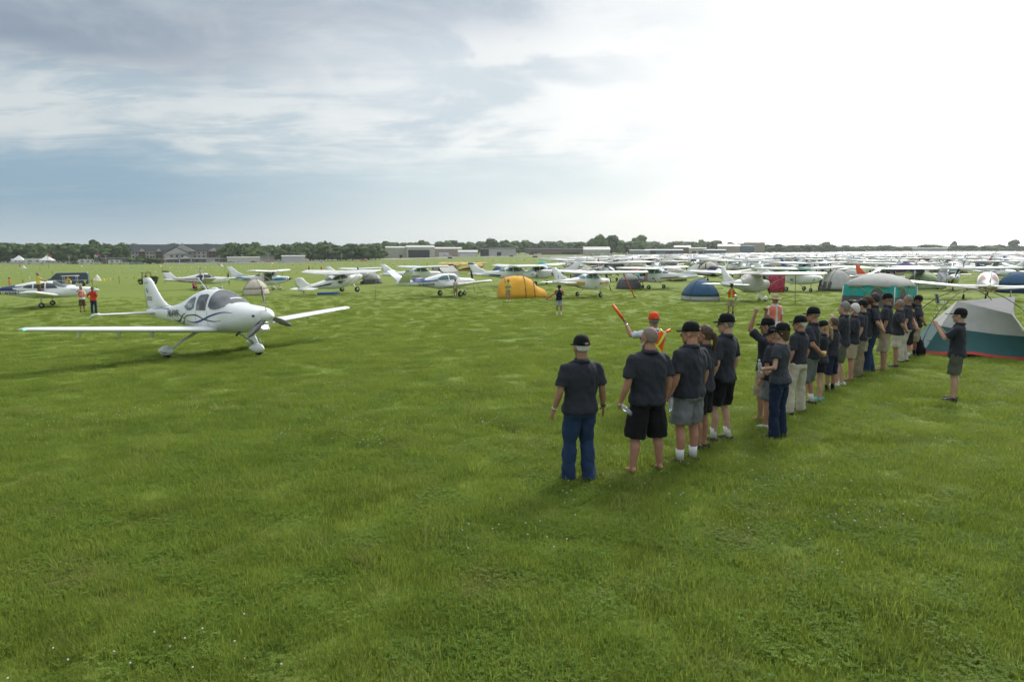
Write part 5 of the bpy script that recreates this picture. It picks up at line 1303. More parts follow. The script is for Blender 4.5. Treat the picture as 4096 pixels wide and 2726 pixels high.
canopy(3615, 1152, 20, 3.0, 2.0, T_NAV, 'navy blue pop-up canopy between the cabin tent and the nose-on aircraft', peak=.75)
def far_peak(px, py, w_, label): return canopy(px, py, 15, w_, 2.6, T_WHT, label, peak=3.0, name='marquee', group='white peaked marquees on the far side')
far_peak(78, 1056, 7, 'white peaked marquee by the trees at the far left edge'); far_peak(190, 1057, 8, 'white peaked marquee beside the motorhome and flag')

# folding chairs, backpack, camp gear
STR = [mat('chair_stripe_purple', (.10, .03, .14), .8), mat('chair_stripe_blue', (.05, .15, .30), .8), mat('chair_stripe_white', (.5, .5, .52), .8)]
def folding_chair(px, py, rel, label, striped=True):
    root = empty('folding_chair'); tag(root, label, 'chair')
    b = MB(); n = 9
    for i in range(n):
        x0 = -.26 + .52 * i / n; x1 = -.26 + .52 * (i + 1) / n; mi = [1, 2, 1, 0, 0, 0, 1, 2, 1][i] if striped else 0
        b.add([(x0, .22, .42), (x1, .22, .42), (x1, .34, .98), (x0, .34, .98)], [(0, 1, 2, 3)], mi, False)
    b.build('backrest', STR if striped else [T_DGR], root, fix=False)
    b = MB(); b.box((0, 0, .41), (.52, .46, .02)); b.build('seat', STR[1] if striped else T_DGR, root)
    for p, q in (((-.27, -.25, 0), (.27, -.22, .42)), ((.27, -.25, 0), (-.27, -.22, .42)), ((-.27, .28, 0), (.27, .24, .42)), ((.27, .28, 0), (-.27, .24, .42)), ((-.28, -.26, 0), (-.28, .25, .44)), ((.28, -.26, 0), (.28, .25, .44))):
        b = MB(); b.tube([p, q], .011, 5); b.build('leg', POLE, root)
    for s in (-1, 1):
        b = MB(); b.tube([(s * .28, -.25, .62), (s * .28, .28, .64)], .03, 6, flat=.4); b.build('armrest', T_DGR, root)
        b = MB(); b.tube([(s * .28, -.25, .40), (s * .28, -.25, .62)], .011, 5); b.tube([(s * .28, .24, .40), (s * .28, .36, 1.0)], .011, 5); b.build('frame', POLE, root)
    place(root, px, py, rel); return root
fc = folding_chair(3765, 1238, -20, 'folding camp chair with purple and blue striped back between tents')
folding_chair(3285, 1168, 150, 'dark folding chair at the corner of the grey dome tent', False); folding_chair(3305, 1169, 210, 'second dark folding chair, right beside the first one by the grey dome tent', False)
root = empty('backpack'); tag(root, 'black backpack standing on the grass at the corner of the large tent', 'backpack')
b = MB(); b.loft([[(.17 * q * math.cos(a), .12 * q * math.sin(a), z) for a in [2 * PI * j / 14 for j in range(14)]] for z, q in ((0, .8), (.05, 1.05), (.25, 1.08), (.42, .85), (.52, .4))]); b.ell((0, -.12, .17), (.12, .06, .13)); b.build('pack', BLKC, root)
b = MB(); b.tube([(-.05, 0, .48), (0, 0, .60), (.05, 0, .48)], .012, 6); b.build('handle', BLKC, root)
place(root, 3676, 1424, 0)
def towel(A, B, drop, m, label, name='towel'):
    b = MB(); A, B = Vector(A), Vector(B); n = 6; vs = []
    for i in range(n + 1):
        p = A.lerp(B, i / n); o_ = Vector((0, .03 * math.sin(i * 2.1), 0))
        for k in range(4): vs.append(p + o_ * (k / 3) + Vector((0, .02, -drop * k / 3)))
    b.add(vs, [(i * 4 + k, i * 4 + 4 + k, i * 4 + 5 + k, i * 4 + 1 + k) for i in range(n) for k in range(3)]); o = b.build(name, m, None, fix=False)
    s = o.modifiers.new('t', 'SOLIDIFY'); s.thickness = .01; tag(o, label, 'towel'); return o
PX = Vector(rX.location)
towel(PX + Vector((-2.5, -1.5, 1.75)), PX + Vector((-1.5, -1.5, 1.75)), 1.5, mat('white_print_towel', (.55, .55, .6), .9, var=.5, scale=3), 'pale towel hanging from the strut of the nose-on aircraft')
towel(PX + Vector((-1.4, -1.5, 1.75)), PX + Vector((-.8, -1.5, 1.75)), 1.4, mat('brown_towel', (.10, .07, .05), .9), 'brown towel hanging beside the pale towel')
PQv = at(3100, 1196); towel(PQv + Vector((-.1, 1.2, 1.9)), PQv + Vector((1.2, 1.2, 1.9)), 1.45, mat('crimson_pattern_towel', (.42, .05, .10), .9, var=.5, scale=6), 'crimson patterned blanket hanging behind the man with the straw hat', 'blanket')
# flag on the dark tent
b = MB(); 
def us_flag():
    root = empty('flag'); tag(root, 'red white and blue striped flag draped beside the dark grey dome tent', 'flag')
    P0 = at(2555, 1152) + Vector((.4, -1.1, 0)); sR, sW, sB = mat('flag_red', (.45, .02, .03), .8), mat('flag_white', (.7, .7, .7), .8), mat('flag_blue', (.02, .03, .18), .8)
    for i in range(7):
        b = MB(); b.box((0, 0, 0), (.1, .02, 1.0)); o = b.build('flag_stripe', sR if i % 2 == 0 else sW, root); o.location = (i * .1, 0, 1.3)
    b = MB(); b.box((0, 0, 0), (.5, .03, .5)); o = b.build('flag_field', sB, root); o.location = (-.3, 0, 1.5); root.location = P0
us_flag()
b = MB(); b.box((0, 0, .12), (.9, .7, .24)); o = b.build('blue_tarpaulin', T_SKY); tag(o, 'crumpled blue tarpaulin under the tail of the tailwheel aircraft', 'tarpaulin'); o.location = at(1315, 1176); o.scale = (2.2, 1.4, .7)
# ---------------------------------------------------------------- runway, taxiways
def sheet(name, pxs, m, dz=.02, label=None):
    """quad on the ground through four photo pixels, subdivided to follow the terrain"""
    c = [at(*p) for p in pxs]; n = 24; vs = []; fs = []
    for i in range(n + 1):
        for j in range(3):
            a = c[0].lerp(c[1], i / n); d = c[3].lerp(c[2], i / n); p = a.lerp(d, j / 2); vs.append((p.x, p.y, gz(p.x, p.y) + dz + .10))
    for i in range(n):
        for j in range(2): fs.append((i * 3 + j, i * 3 + 3 + j, i * 3 + 4 + j, i * 3 + 1 + j))
    me = bpy.data.meshes.new(name); me.from_pydata(vs, [], fs); me.materials.append(m); me.update()
    return tag(ob(name, me), label, kind='structure')
CONC = mat('pale_concrete_paving', (.44, .42, .36), .85, var=.1, scale=.1)
ASPH = mat('worn_asphalt', (.22, .22, .20), .9, var=.15, scale=.1)
sheet('runway', [(1180, 1043), (4600, 1009), (4600, 1006.6), (1500, 1038)], CONC)
sheet('taxiway', [(1150, 1044), (1530, 1036), (2100, 1030), (1150, 1040)], CONC, .03)
sheet('apron', [(1480, 1031), (2600, 1028), (2600, 1025), (1480, 1026)], ASPH, .01)
sheet('parking_lot', [(-300, 1056), (1300, 1049), (1300, 1046), (-300, 1051)], ASPH, .01)

# ---------------------------------------------------------------- trees
BARK = mat('tree_bark', (.07, .055, .04), .9)
def leafmat(nm, lo, hi):
    m = bpy.data.materials.new(nm); m.use_nodes = True; t = NT(m.node_tree); bs = m.node_tree.nodes['Principled BSDF']
    P = t.n('ShaderNodeNewGeometry').outputs['Position']; oi = t.n('ShaderNodeObjectInfo').outputs['Random']
    c = t.mix(t.ramp(t.noise(P, .35, 4, .6), .35, .65), lo, hi); c = t.mix(t.m('MULTIPLY', oi, .45), c, tuple(x * .65 for x in lo))
    t.put(bs.inputs['Base Color'], c); bs.inputs['Roughness'].default_value = .7; bs.inputs['Specular IOR Level'].default_value = .2
    return m
LEAF = [leafmat('oak_leaves', (.080, .145, .030), (.14, .22, .05)), leafmat('ash_leaves', (.065, .125, .028), (.115, .19, .042)), leafmat('dark_maple_leaves', (.048, .098, .024), (.09, .155, .036))]
def tree_meshes(seed, h, w_, lm):
    rnd = random.Random(seed); b = MB(); lumps = []
    for _ in range(11):
        a = rnd.uniform(0, 2 * PI); t = rnd.uniform(.28, .86); r_ = w_ / 2 * rnd.uniform(.0, .62) * (1.15 - abs(t - .5))
        lumps.append((Vector((r_ * math.cos(a), r_ * math.sin(a), h * t)), w_ * rnd.uniform(.20, .30)))
    lumps.append((Vector((0, 0, h * .86)), w_ * .18))
    for c, r_ in lumps:                       # leafy clumps: many small faces on and in each lump
        for _ in range(62):
            d = Vector((rnd.gauss(0, 1), rnd.gauss(0, 1), rnd.gauss(0, 1))).normalized(); p = c + Vector((d.x, d.y, d.z * .85)) * r_ * rnd.uniform(.72, 1.08)
            s_ = rnd.uniform(.35, .75) * w_ / 9; u = d.orthogonal().normalized(); v = d.cross(u); an = rnd.uniform(0, PI)
            u, v = u * math.cos(an) + v * math.sin(an) + d * rnd.uniform(-.5, .5), v * math.cos(an) - u * math.sin(an) + d * rnd.uniform(-.5, .5)
            b.add([p - u * s_ - v * s_ * .6, p + u * s_ * .8 - v * s_, p + u * s_ + v * s_ * .7, p - u * s_ * .7 + v * s_], [(0, 1, 2, 3)], 0, False)
        b.ell(c, (r_ * .80, r_ * .80, r_ * .70), 8, 5)
    cm = b.mesh('crown', lm)
    t = MB(); t.tube([(0, 0, -.3), (.05, 0, h * .2), (0, .1, h * .55)], [w_ * .035, w_ * .026, w_ * .012], 7)
    for k in range(4):
        a = k * 1.6 + seed; t.tube([(0, 0, h * (.18 + .05 * k)), (math.cos(a) * w_ * .2, math.sin(a) * w_ * .2, h * (.4 + .06 * k))], [w_ * .016, w_ * .006], 5)
    return cm, t.mesh('trunk', BARK)
TREES = [tree_meshes(s, 12, 10 + (s % 3), LEAF[s % 3]) for s in range(6)]
rt = random.Random(5)
def tree(x, y, h, wk, proto, label, group, parts=True):
    cm, tm = TREES[proto]
    root = empty('tree', (x, y, gz(x, y) - .2), rt.uniform(0, 6.28)); tag(root, label, 'tree', group)
    ob('crown', cm, root); ob('trunk', tm, root); root.scale = (wk, wk, h / 12); return root
LT = 'trees in the belt behind the left side of the airfield'; RT = 'trees on the far horizon'; CT = 'trees behind the hangars'
MARKS = [(-200, 'left of the first marquee'), (110, 'behind the second marquee'), (210, 'behind the flagpole and motorhome'), (300, 'behind the cab-bulge motorhome'), (380, 'behind the three flagpoles'), (440, 'left of the hotel'), (560, 'behind the hotel roofs'), (850, 'just right of the hotel'), (960, 'behind the white shed'), (1080, 'behind the kiosk'), (1160, 'behind the pale flat shed'), (1260, 'over the taxiway end'), (1380, 'left of the first hangar'), (1500, 'behind the first hangar'), (1680, 'behind the open hangar'), (1780, 'behind the tan hangar'), (1920, 'behind the grey roofed shed'), (2080, 'behind the left of the warehouse'), (2230, 'behind the right of the warehouse'), (2340, 'behind the gabled shed'), (2480, 'behind the grey-blue shed'), (2600, 'behind the long blue hangar'), (2750, 'behind the car lot hangars'), (2880, 'behind the big tan hangar'), (3000, 'right of the tall tan block'), (3150, 'beside the dark horizon building'), (3350, 'on the horizon above the cabin tent'), (3550, 'left of the grey-blue horizon building'), (3700, 'behind the grey-blue horizon building'), (3830, 'on the horizon above the nose-on aircraft'), (3960, 'on the horizon above the right edge tents')]
def belt(px0, px1, n, d0, d1, hf, group, wmul=1.0):
    for i in range(n):
        px = px0 + (px1 - px0) * (i + rt.uniform(.1, .9)) / n; d = rt.uniform(d0, d1); p = gp(px, d)
        hk, wk, pr = rt.uniform(.80, 1.10), rt.uniform(.85, 1.35), rt.randrange(6)
        sz = ('low' if hk < .88 else 'tall' if hk > 1.02 else 'middling') + (' slim' if wk < 1 else ' broad' if wk > 1.2 else ''); mk = [t for q, t in MARKS if px >= q and not (group is LT and q >= 1500)][-1] if group is not RT else 'far off, ' + [t for q, t in MARKS if px >= q][-1]
        tree(p.x, p.y, hf(px) * hk, wmul * wk, pr, sz + ' ' + ('light', 'mid', 'dark')[pr % 3] + ' green tree ' + mk, group)
belt(-120, 520, 36, 470, 520, lambda x: 12.6, LT, 1.15)
belt(-120, 560, 20, 540, 600, lambda x: 13.6, LT, 1.3)
belt(540, 900, 12, 590, 640, lambda x: 13.4, LT, 1.3)
P = gp(402, 505); tree(P.x, P.y, 16.5, 1.05, 1, 'tallest tree of the left belt, standing above its neighbours left of the hotel', None)
belt(880, 1540, 42, 500, 560, lambda x: 13.6 - (x - 850) / 710 * 2.6, LT, 1.1)
belt(890, 1530, 20, 580, 660, lambda x: 14.6 - (x - 850) / 700 * 2.4, LT, 1.3)
belt(1480, 2560, 56, 820, 950, lambda x: 16.5, CT, 1.5)
for px, d, h, w_, lb in ((1315, 560, 15.5, .6, 'narrow tree rising highest right of the hotel'), (1970, 820, 18.5, 1.6, 'pale green rounded tree above the dark shed'), (2395, 760, 22, 1.9, 'biggest rounded tree standing above the gabled shed in the centre'), (2440, 770, 20.5, 1.7, 'broad tree right beside the biggest one behind the gabled shed'), (2550, 900, 23, 2.2, 'broad rounded tree group head right of the gabled shed'), (2787, 1100, 21, 1.3, 'single tree poking above the belt over the blue hangars'), (3785, 1250, 21, 1.4, 'tall tree on the right horizon, left one of two'), (4018, 1250, 22, 1.7, 'tall tree on the right horizon, right one of two'), (3275, 1200, 18, 2.4, 'rounded tree on the horizon above the parked rows')):
    p = gp(px, d); tree(p.x, p.y, h, w_, rt.randrange(6), lb, None)
belt(2480, 3300, 46, 1000, 1180, lambda x: 16.5 if x < 2950 else 12.5, RT, 2.1)
belt(3200, 4250, 60, 1180, 1320, lambda x: 12.5, RT, 2.2)
# bushes by the hotel
BM = MB()
for i, (px, d, h, lb) in enumerate(((545, 440, 4.5, 'round bush at the left corner of the hotel'), (585, 438, 5, 'round bush second from the left corner of the hotel'), (620, 440, 4.2, 'round bush before the long low wing of the hotel'), (655, 445, 3.8, 'smallest bush before the hotel porch'))):
    p = gp(px, d); tree(p.x, p.y, h, .62, i, lb, None)

# ---------------------------------------------------------------- buildings
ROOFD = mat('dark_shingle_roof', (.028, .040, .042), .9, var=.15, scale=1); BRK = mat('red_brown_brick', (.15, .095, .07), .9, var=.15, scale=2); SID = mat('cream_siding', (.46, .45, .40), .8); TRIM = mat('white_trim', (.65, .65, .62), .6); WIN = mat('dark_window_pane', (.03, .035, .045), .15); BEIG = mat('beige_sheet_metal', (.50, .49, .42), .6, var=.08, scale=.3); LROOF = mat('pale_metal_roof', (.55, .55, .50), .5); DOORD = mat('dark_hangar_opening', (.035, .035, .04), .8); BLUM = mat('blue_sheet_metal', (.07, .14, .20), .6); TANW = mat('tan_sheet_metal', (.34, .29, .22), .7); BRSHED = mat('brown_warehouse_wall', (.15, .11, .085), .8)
def facing(px, d, rel=0):
    p = gp(px, d); az = math.atan2(p.x, p.y); return p, -az + R(rel)
# hotel: local x along the facade (to the viewer's right), y away from the viewer
hp, hr = facing(680, 492, 0)
hotel = empty('hotel', hp + Vector((0, 0, -.2)), hr, 'three-storey hotel with dark gabled roofs, brick bays and cream siding behind the parking lot', 'hotel'); hotel.scale = (1, 1, .90)
def hb(nm, c, d, m, parent=None):
    b = MB(); b.box(c, d); return b.build(nm, m, parent or hotel)
def gable(nm, x0, x1, y0, y1, z0, zr, m, along='x', parent=None, wall=None, ov=.5):
    """gabled roof block; ridge along x or y"""
    b = MB()
    if along == 'x': b.prism([(y0 - ov, z0), (y1 + ov, z0), ((y0 + y1) / 2, zr)], x0 - ov, x1 + ov, 'x')
    else: b.prism([(x0 - ov, z0), (x1 + ov, z0), ((x0 + x1) / 2, zr)], y0 - ov, y1 + ov, 'y')
    return b.build(nm, m, parent or hotel)
hb('wall', (-6, 10, 4.6), (44, 16, 9.2), SID); hb('lower_wall', (-6, 9.9, 1.6), (44.2, 16, 3.2), BRK)
gable('roof', -28, 12, 2, 18, 9.2, 14.6, ROOFD, 'x')
hb('wall', (28, 14, 4.6), (32, 16, 9.2), SID); gable('roof', 14, 44, 6, 22, 9.2, 15.0, ROOFD, 'x')
hb('wall', (8, 0, 3.6), (17, 14, 7.2), SID); hb('lower_wall', (8, -.1, 1.7), (17.2, 14.1, 3.4), BRK)
g1 = gable('roof', -.5, 16.5, -7, 10, 7.2, 12.6, ROOFD, 'y', ov=.7)
b = MB(); b.prism([(.2, 7.25), (15.8, 7.25), (8, 12.1)], -7.85, -7.74, 'y'); b.build('gable_wall', SID, hotel)
g2 = gable('roof', 2, 22, 3, 14, 9.2, 15.4, ROOFD, 'y', ov=.6)
b = MB(); b.prism([(2.6, 9.25), (21.4, 9.25), (12, 14.9)], 2.30, 2.36, 'y'); b.build('gable_wall', SID, hotel)
for x in (-25, -14, -3.5):
    hb('brick_bay', (x, 1.2, 4.6), (4.2, 2.4, 9.2), BRK); gable('bay_roof', x - 2.1, x + 2.1, -.2, 6, 9.0, 11.6, ROOFD, 'y', ov=.5)
    b = MB(); b.prism([(x - 2.2, 9.05), (x + 2.2, 9.05), (x, 11.4)], -.78, -.72, 'y'); b.build('bay_gable', SID, hotel)
    for z in (5.2, 7.9):
        for dx in (-.9, .9): w_ = hb('window', (x + dx, -.02, z), (1.1, .12, 1.5), WIN); w_['label'] = 'window in a brick bay'
hb('brick_bay', (33, 4.6, 4.6), (9, 3, 9.2), BRK); gable('bay_roof', 28.5, 37.5, 3, 10, 9.1, 12.4, ROOFD, 'y', ov=.6)
b = MB(); b.prism([(28.4, 9.15), (37.6, 9.15), (33, 12.1)], 2.30, 2.38, 'y'); b.build('bay_gable', SID, hotel)
for x in (30.5, 33, 35.5):
    for z in (5, 7.9): hb('window', (x, 3.05, z), (1.2, .12, 1.6), WIN)
for x in (-21.5, -19.5, -17.5, -10.5, -8.5, -6.8):
    for z in (4.9, 7.8): hb('window', (x, 1.95, z), (1.0, .14, 1.3), WIN)
for x in (4.5, 8, 11.5):
    for z in (2.0, 5.4): hb('window', (x, -7.2, z), (1.3, .14, 1.5), WIN)
for x in (20, 23, 26):
    for z in (5.0, 7.8): hb('window', (x, 5.95, z), (1.1, .14, 1.4), WIN)
hb('low_wing', (-2, -9.5, 1.5), (26, 5, 3.0), BRK); hb('low_roof', (-2, -9.6, 3.2), (27, 5.8, .5), TRIM)
hb('low_wing', (33, -3, 1.6), (34, 8, 3.2), BRK); hb('low_roof', (33, -3.2, 3.45), (35, 8.6, .5), TRIM)
for i in range(9): hb('window', (-13 + i * 2.5, -12.05, 1.6), (1.7, .12, 1.5), WIN)
for i in range(12): hb('window', (18 + i * 2.6, -7.05, 1.6), (1.8, .12, 1.6), WIN)
gable('porch_roof', 9, 17, -15, -8, 3.4, 5.6, ROOFD, 'y'); b = MB(); b.prism([(8.7, 3.42), (17.3, 3.42), (13, 5.5)], -15.6, -15.52, 'y'); b.build('porch_gable', TRIM, hotel)
for x in (9.3, 16.7): hb('porch_post', (x, -15, 1.7), (.5, .5, 3.4), TRIM)
for i in range(18): hb('balustrade_post', (17 + i * 1.9, -7.2, 4.05), (.25, .25, .9), TRIM)
# sheds and hangars
def shed(px, d, rel, w_, dp, h, rh, wall, roof, label, along='x', doors=(), name='hangar', wins=()):
    p, rz = facing(px, d, rel); root = empty(name, p + Vector((0, 0, -.2)), rz, label, 'hangar' if name == 'hangar' else 'building')
    b = MB(); b.box((0, dp / 2, h / 2), (w_, dp, h)); b.build('wall', wall, root)
    b = MB(); ov = .4
    if along == 'x': b.prism([(-ov, h), (dp + ov, h), (dp + ov, h + .15), (dp / 2, h + rh + .15), (-ov, h + .15)], -w_ / 2 - ov, w_ / 2 + ov, 'x')
    else: b.prism([(-w_ / 2 - ov, h), (w_ / 2 + ov, h), (w_ / 2 + ov, h + .15), (0, h + rh + .15), (-w_ / 2 - ov, h + .15)], -ov, dp + ov, 'y')
    b.build('roof', roof, root)
    for x0, x1, z1, m in doors:
        b = MB(); b.box(((x0 + x1) / 2, -.03, z1 / 2), (x1 - x0, .12, z1)); b.build('hangar_door', m, root)
    for x0, x1, z0, z1, m in wins:
        b = MB(); b.box(((x0 + x1) / 2, -.08, (z0 + z1) / 2), (x1 - x0, .12, z1 - z0)); b.build('wall_panel', m, root)
    k = 0
    for i in range(1, int(w_ / 6)):
        if k < 14: b = MB(); b.box((-w_ / 2 + i * 6, -.02, h / 2), (.12, .1, h - .1)); b.build('wall_rib', wall, root); k += 1
    return root
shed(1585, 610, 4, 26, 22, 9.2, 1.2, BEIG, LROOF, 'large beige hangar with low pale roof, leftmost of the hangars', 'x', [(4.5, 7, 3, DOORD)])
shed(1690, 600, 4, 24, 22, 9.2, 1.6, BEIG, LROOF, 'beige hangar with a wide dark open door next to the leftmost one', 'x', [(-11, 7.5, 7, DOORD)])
shed(1795, 640, 2, 26, 20, 7.6, 1.4, TANW, LROOF, 'tan hangar with pale roof and white panel in the middle of the row', 'x', [(-8, 1, 4.2, TRIM)])
shed(1875, 615, 2, 17, 16, 4.4, 1.6, BEIG, LROOF, 'low hangar with open white door flaps in front of the tan hangar', 'x', [(-7, 7, 3, TRIM)])
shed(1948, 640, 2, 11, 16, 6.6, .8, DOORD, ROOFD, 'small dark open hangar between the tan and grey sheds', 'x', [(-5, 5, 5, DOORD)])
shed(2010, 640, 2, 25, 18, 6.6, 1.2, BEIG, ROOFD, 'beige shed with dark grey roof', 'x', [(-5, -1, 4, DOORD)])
shed(2230, 760, 0, 72, 24, 6.2, .8, BRSHED, ROOFD, 'long brown warehouse behind the distant parked aircraft', 'x', [(-30, -20, 3, WIN), (4, 24, 3.4, DOORD)])
shed(2382, 610, 3, 23, 18, 5.2, 2.6, BEIG, LROOF, 'beige gabled shed in front of the biggest tree', 'x', [(3, 6, 2.4, TRIM), (-4, -2.5, 2.4, TRIM)])
shed(2550, 760, 2, 22, 12, 4.6, .6, mat('grey_blue_sheet_metal', (.24, .27, .29), .6), LROOF, 'small grey-blue shed right of the gabled shed', 'x')
shed(2645, 800, 2, 43, 14, 4.8, 1.0, BLUM, LROOF, 'long low blue hangar with white roof', 'x', [(-18, -9, 3.5, WIN), (2, 10, 3.5, WIN)])
shed(2718, 850, 2, 20, 14, 8.2, 2.2, BRSHED, LROOF, 'taller brown hangar rising behind the blue one', 'x')
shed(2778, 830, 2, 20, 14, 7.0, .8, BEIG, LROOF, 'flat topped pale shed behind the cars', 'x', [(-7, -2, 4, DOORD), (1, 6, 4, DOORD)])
shed(2845, 820, 2, 25, 14, 4.8, .8, BLUM, LROOF, 'low blue hangar behind the cars', 'x')
shed(2900, 880, 2, 27, 20, 9.5, 2.8, TANW, LROOF, 'big tan hangar with pale roof at the right end of the hangars', 'x')
shed(2965, 900, 2, 22, 20, 10.0, .6, BLUM, BLUM, 'dark blue block beside the big tan hangar', 'x')
shed(3000, 960, 2, 28, 20, 15.0, .3, TANW, TANW, 'tallest flat-topped tan block at the right end of the hangars', 'x')
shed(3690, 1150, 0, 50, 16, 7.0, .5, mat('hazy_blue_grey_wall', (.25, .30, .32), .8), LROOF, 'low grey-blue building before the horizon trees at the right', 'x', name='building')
shed(3300, 1120, 0, 30, 16, 8.0, .5, mat('dark_slate_wall', (.06, .08, .09), .8), ROOFD, 'low dark building on the horizon above the parked rows', 'x', name='building')
shed(1000, 485, 2, 24, 10, 3.6, .4, TRIM, LROOF, 'white trailer-like shed right of the hotel', 'x', name='building'); shed(1188, 470, 2, 15, 8, 4.2, .5, LROOF, LROOF, 'pale flat shed before the trees', 'x', name='building')
shed(1085, 480, 2, 9, 6, 3.8, .8, TANW, ROOFD, 'small kiosk with dark roof right of the white shed', 'x', name='building'); shed(480, 448, 2, 14, 8, 3.4, .6, BRK, ROOFD, 'low brick outbuilding left of the hotel', 'x', name='building')
# water tower speck
p = gp(1046, 760); root = empty('water_tower', p, 0, 'pale water tower just showing above the trees right of the hotel', 'water tower')
b = MB(); b.ell((0, 0, 11.5), (4, 4, 3)); b.build('tank', LROOF, root); b = MB(); b.tube([(0, 0, 0), (0, 0, 10)], [2.0, 1.2], 10); b.build('stem', LROOF, root)

# ---------------------------------------------------------------- poles and flags
GALV = mat('galvanised_pole', (.5, .5, .48), .5)
for i, (px, d, h) in enumerate(((304, 430, 5), (376, 430, 5.3), (449, 430, 5.3), (552, 430, 5.5), (895, 440, 5.2), (986, 445, 5.4), (1088, 450, 5.6), (1224, 455, 5.4), (1378, 460, 5.2))):
    p = gp(px, d); root = empty('light_pole', p, 0, ['light pole left of the three flagpoles', 'light pole just right of the first one by the motorhomes', 'light pole between the flagpoles and the hotel', 'light pole rising from the bushes before the hotel', 'light pole at the right end of the hotel', 'light pole over the white shed', 'light pole right of the kiosk', 'light pole before the dark belt of trees', 'light pole nearest the first hangar'][i], 'light pole', 'light poles around the parking lot')
    b = MB(); b.tube([(0, 0, 0), (0, 0, h)], [.14, .10], 6); b.build('pole', GALV, root); b = MB(); b.box((0, 0, h), (1.6, .4, .3)); b.build('lamp_head', GALV, root)
def flagpole(px, d, h, m, label):
    p = gp(px, d); root = empty('flagpole', p, 0, label, 'flagpole'); b = MB(); b.tube([(0, 0, 0), (0, 0, h)], [.12, .08], 6); b.build('pole', GALV, root)
    b = MB(); vs = []
    for i in range(6):
        for k in range(2): vs.append((.1 + i * .36, .15 * math.sin(i * 1.4), h - .1 - 1.1 * k - .08 * i))
    b.add(vs, [(2 * i, 2 * i + 2, 2 * i + 3, 2 * i + 1) for i in range(5)]); b.build('flag_cloth', m, root, fix=False)
FR = mat('red_white_flag', (.55, .12, .12), .8, var=.5, scale=1.2); FB = mat('blue_flag', (.04, .10, .35), .8)
flagpole(220, 330, 6.6, FR, 'flagpole with red and white flag beside the second marquee'); flagpole(411, 420, 6.6, FR, 'middle flagpole of the three before the trees'); flagpole(405, 421, 6.0, GALV, 'left flagpole of the three before the trees'); flagpole(418, 421, 6.2, FB, 'right flagpole of the three with a blue flag')
p = gp(681, 360); root = empty('warning_light_pole', p, 0, 'thin striped pole with a red top standing before the hotel porch', 'pole'); b = MB(); b.tube([(0, 0, 0), (0, 0, 4.6)], .1, 6); b.build('pole', GALV, root); b = MB(); b.tube([(0, 0, 4.2), (0, 0, 5.1)], .28, 8); b.build('red_top', RED, root)
# fence along the lot
root = empty('chain_fence'); tag(root, 'low grey wire fence along the parking lot', 'fence'); prev = None
for i in range(60):
    p = at(-60 + i * 27, 1056.5 - i * .13); b = MB(); b.tube([(p.x, p.y, p.z), (p.x, p.y, p.z + 1.8)], .05, 4); b.build('fence_post', GALV, root)
    if prev is not None:
        for hh in (.6, 1.2, 1.8):
            b = MB(); b.tube([prev + Vector((0, 0, hh)), p + Vector((0, 0, hh))], .025, 3); b.build('fence_wire', GALV, root)
    prev = p

# ---------------------------------------------------------------- vehicles
VBL = mat('dark_blue_van_paint', (.02, .06, .13), .25, coat=.5); VWH = mat('white_vehicle_paint', (.62, .62, .60), .35, coat=.3); VBK = mat('black_vehicle_paint', (.02, .02, .022), .3, coat=.4); VRD = mat('red_vehicle_paint', (.25, .03, .03), .3, coat=.4); VSV = mat('silver_vehicle_paint', (.35, .36, .37), .3, metal=.3); VGR = mat('dark_green_utility_paint', (.03, .09, .03), .5)
def body_prof(b, prof, hw, mi=0, top=.86, zt=1.0):
    """side outline [(x,z)] closed, tumblehome towards the top"""
    zs = [z for _, z in prof]; z0, z1 = min(zs), max(zs); n = len(prof); L = []
    for y in (-1, 1):
        for x, z in prof:
            t = max(0, (z - zt) / max(.01, z1 - zt)); L.append((x, y * hw * (1 - (1 - top) * t), z))
    b.add(L, [tuple(range(n)), tuple(range(2 * n - 1, n - 1, -1))] + [(i, i + n, (i + 1) % n + n, (i + 1) % n) for i in range(n)], mi, False)
def vehicle(name, prof, hw, wins, ax, r, paint, px, py, rel, label, cat, lights=True, extra=None, group=None, zt=1.0, top=.86):
    root = empty(name); tag(root, label, cat, group); b = MB(); body_prof(b, prof, hw, 0, top, zt); bd = b.build('body', paint, root)
    z1 = max(z for _, z in prof)
    for pts in wins:
        for sg in (-1, 1):
            b = MB(); vs = [(x, sg * (hw * (1 - (1 - top) * max(0, (z - zt) / max(.01, z1 - zt))) + .012), z) for x, z in pts]
            b.add(vs, [tuple(range(len(vs)))], 0, False); b.build('side_window', GLS, bd, fix=False)
    for x in ax:
        for sg in (-1, 1): wheel(root, (x, sg * (hw - .08), r), r, .22, True)
    if lights:
        xf = max(x for x, _ in prof)
        for sg in (-1, 1): b = MB(); b.ell((xf - .02, sg * hw * .75, .75), (.05, .14, .09), 8, 6); b.build('headlight', LOGO, root)
    place(root, px, py, rel); return root, bd
van_prof = [(-2.7, .35), (-2.75, .8), (-2.68, 1.9), (-2.5, 2.08), (1.2, 2.08), (1.45, 1.98), (2.05, 1.28), (2.72, 1.08), (2.8, .8), (2.78, .35)]
vv, vb = vehicle('van', van_prof, 1.0, [[(-2.4, 1.25), (-.9, 1.25), (-.9, 1.85), (-2.4, 1.85)], [(-.8, 1.25), (.45, 1.25), (.45, 1.85), (-.8, 1.85)], [(.6, 1.25), (1.85, 1.25), (1.35, 1.85), (.6, 1.85)]], (-1.75, 1.75), .36, VBL, 275, 1146, -82, 'dark blue passenger van parked behind the aircraft at the left', 'van')
b = MB(); b.add([(1.5, -.80, 1.92), (1.5, .80, 1.92), (2.08, .9, 1.30), (2.08, -.9, 1.30)], [(0, 1, 2, 3)], 0, False); b.build('windscreen', GLS, vb, fix=False)
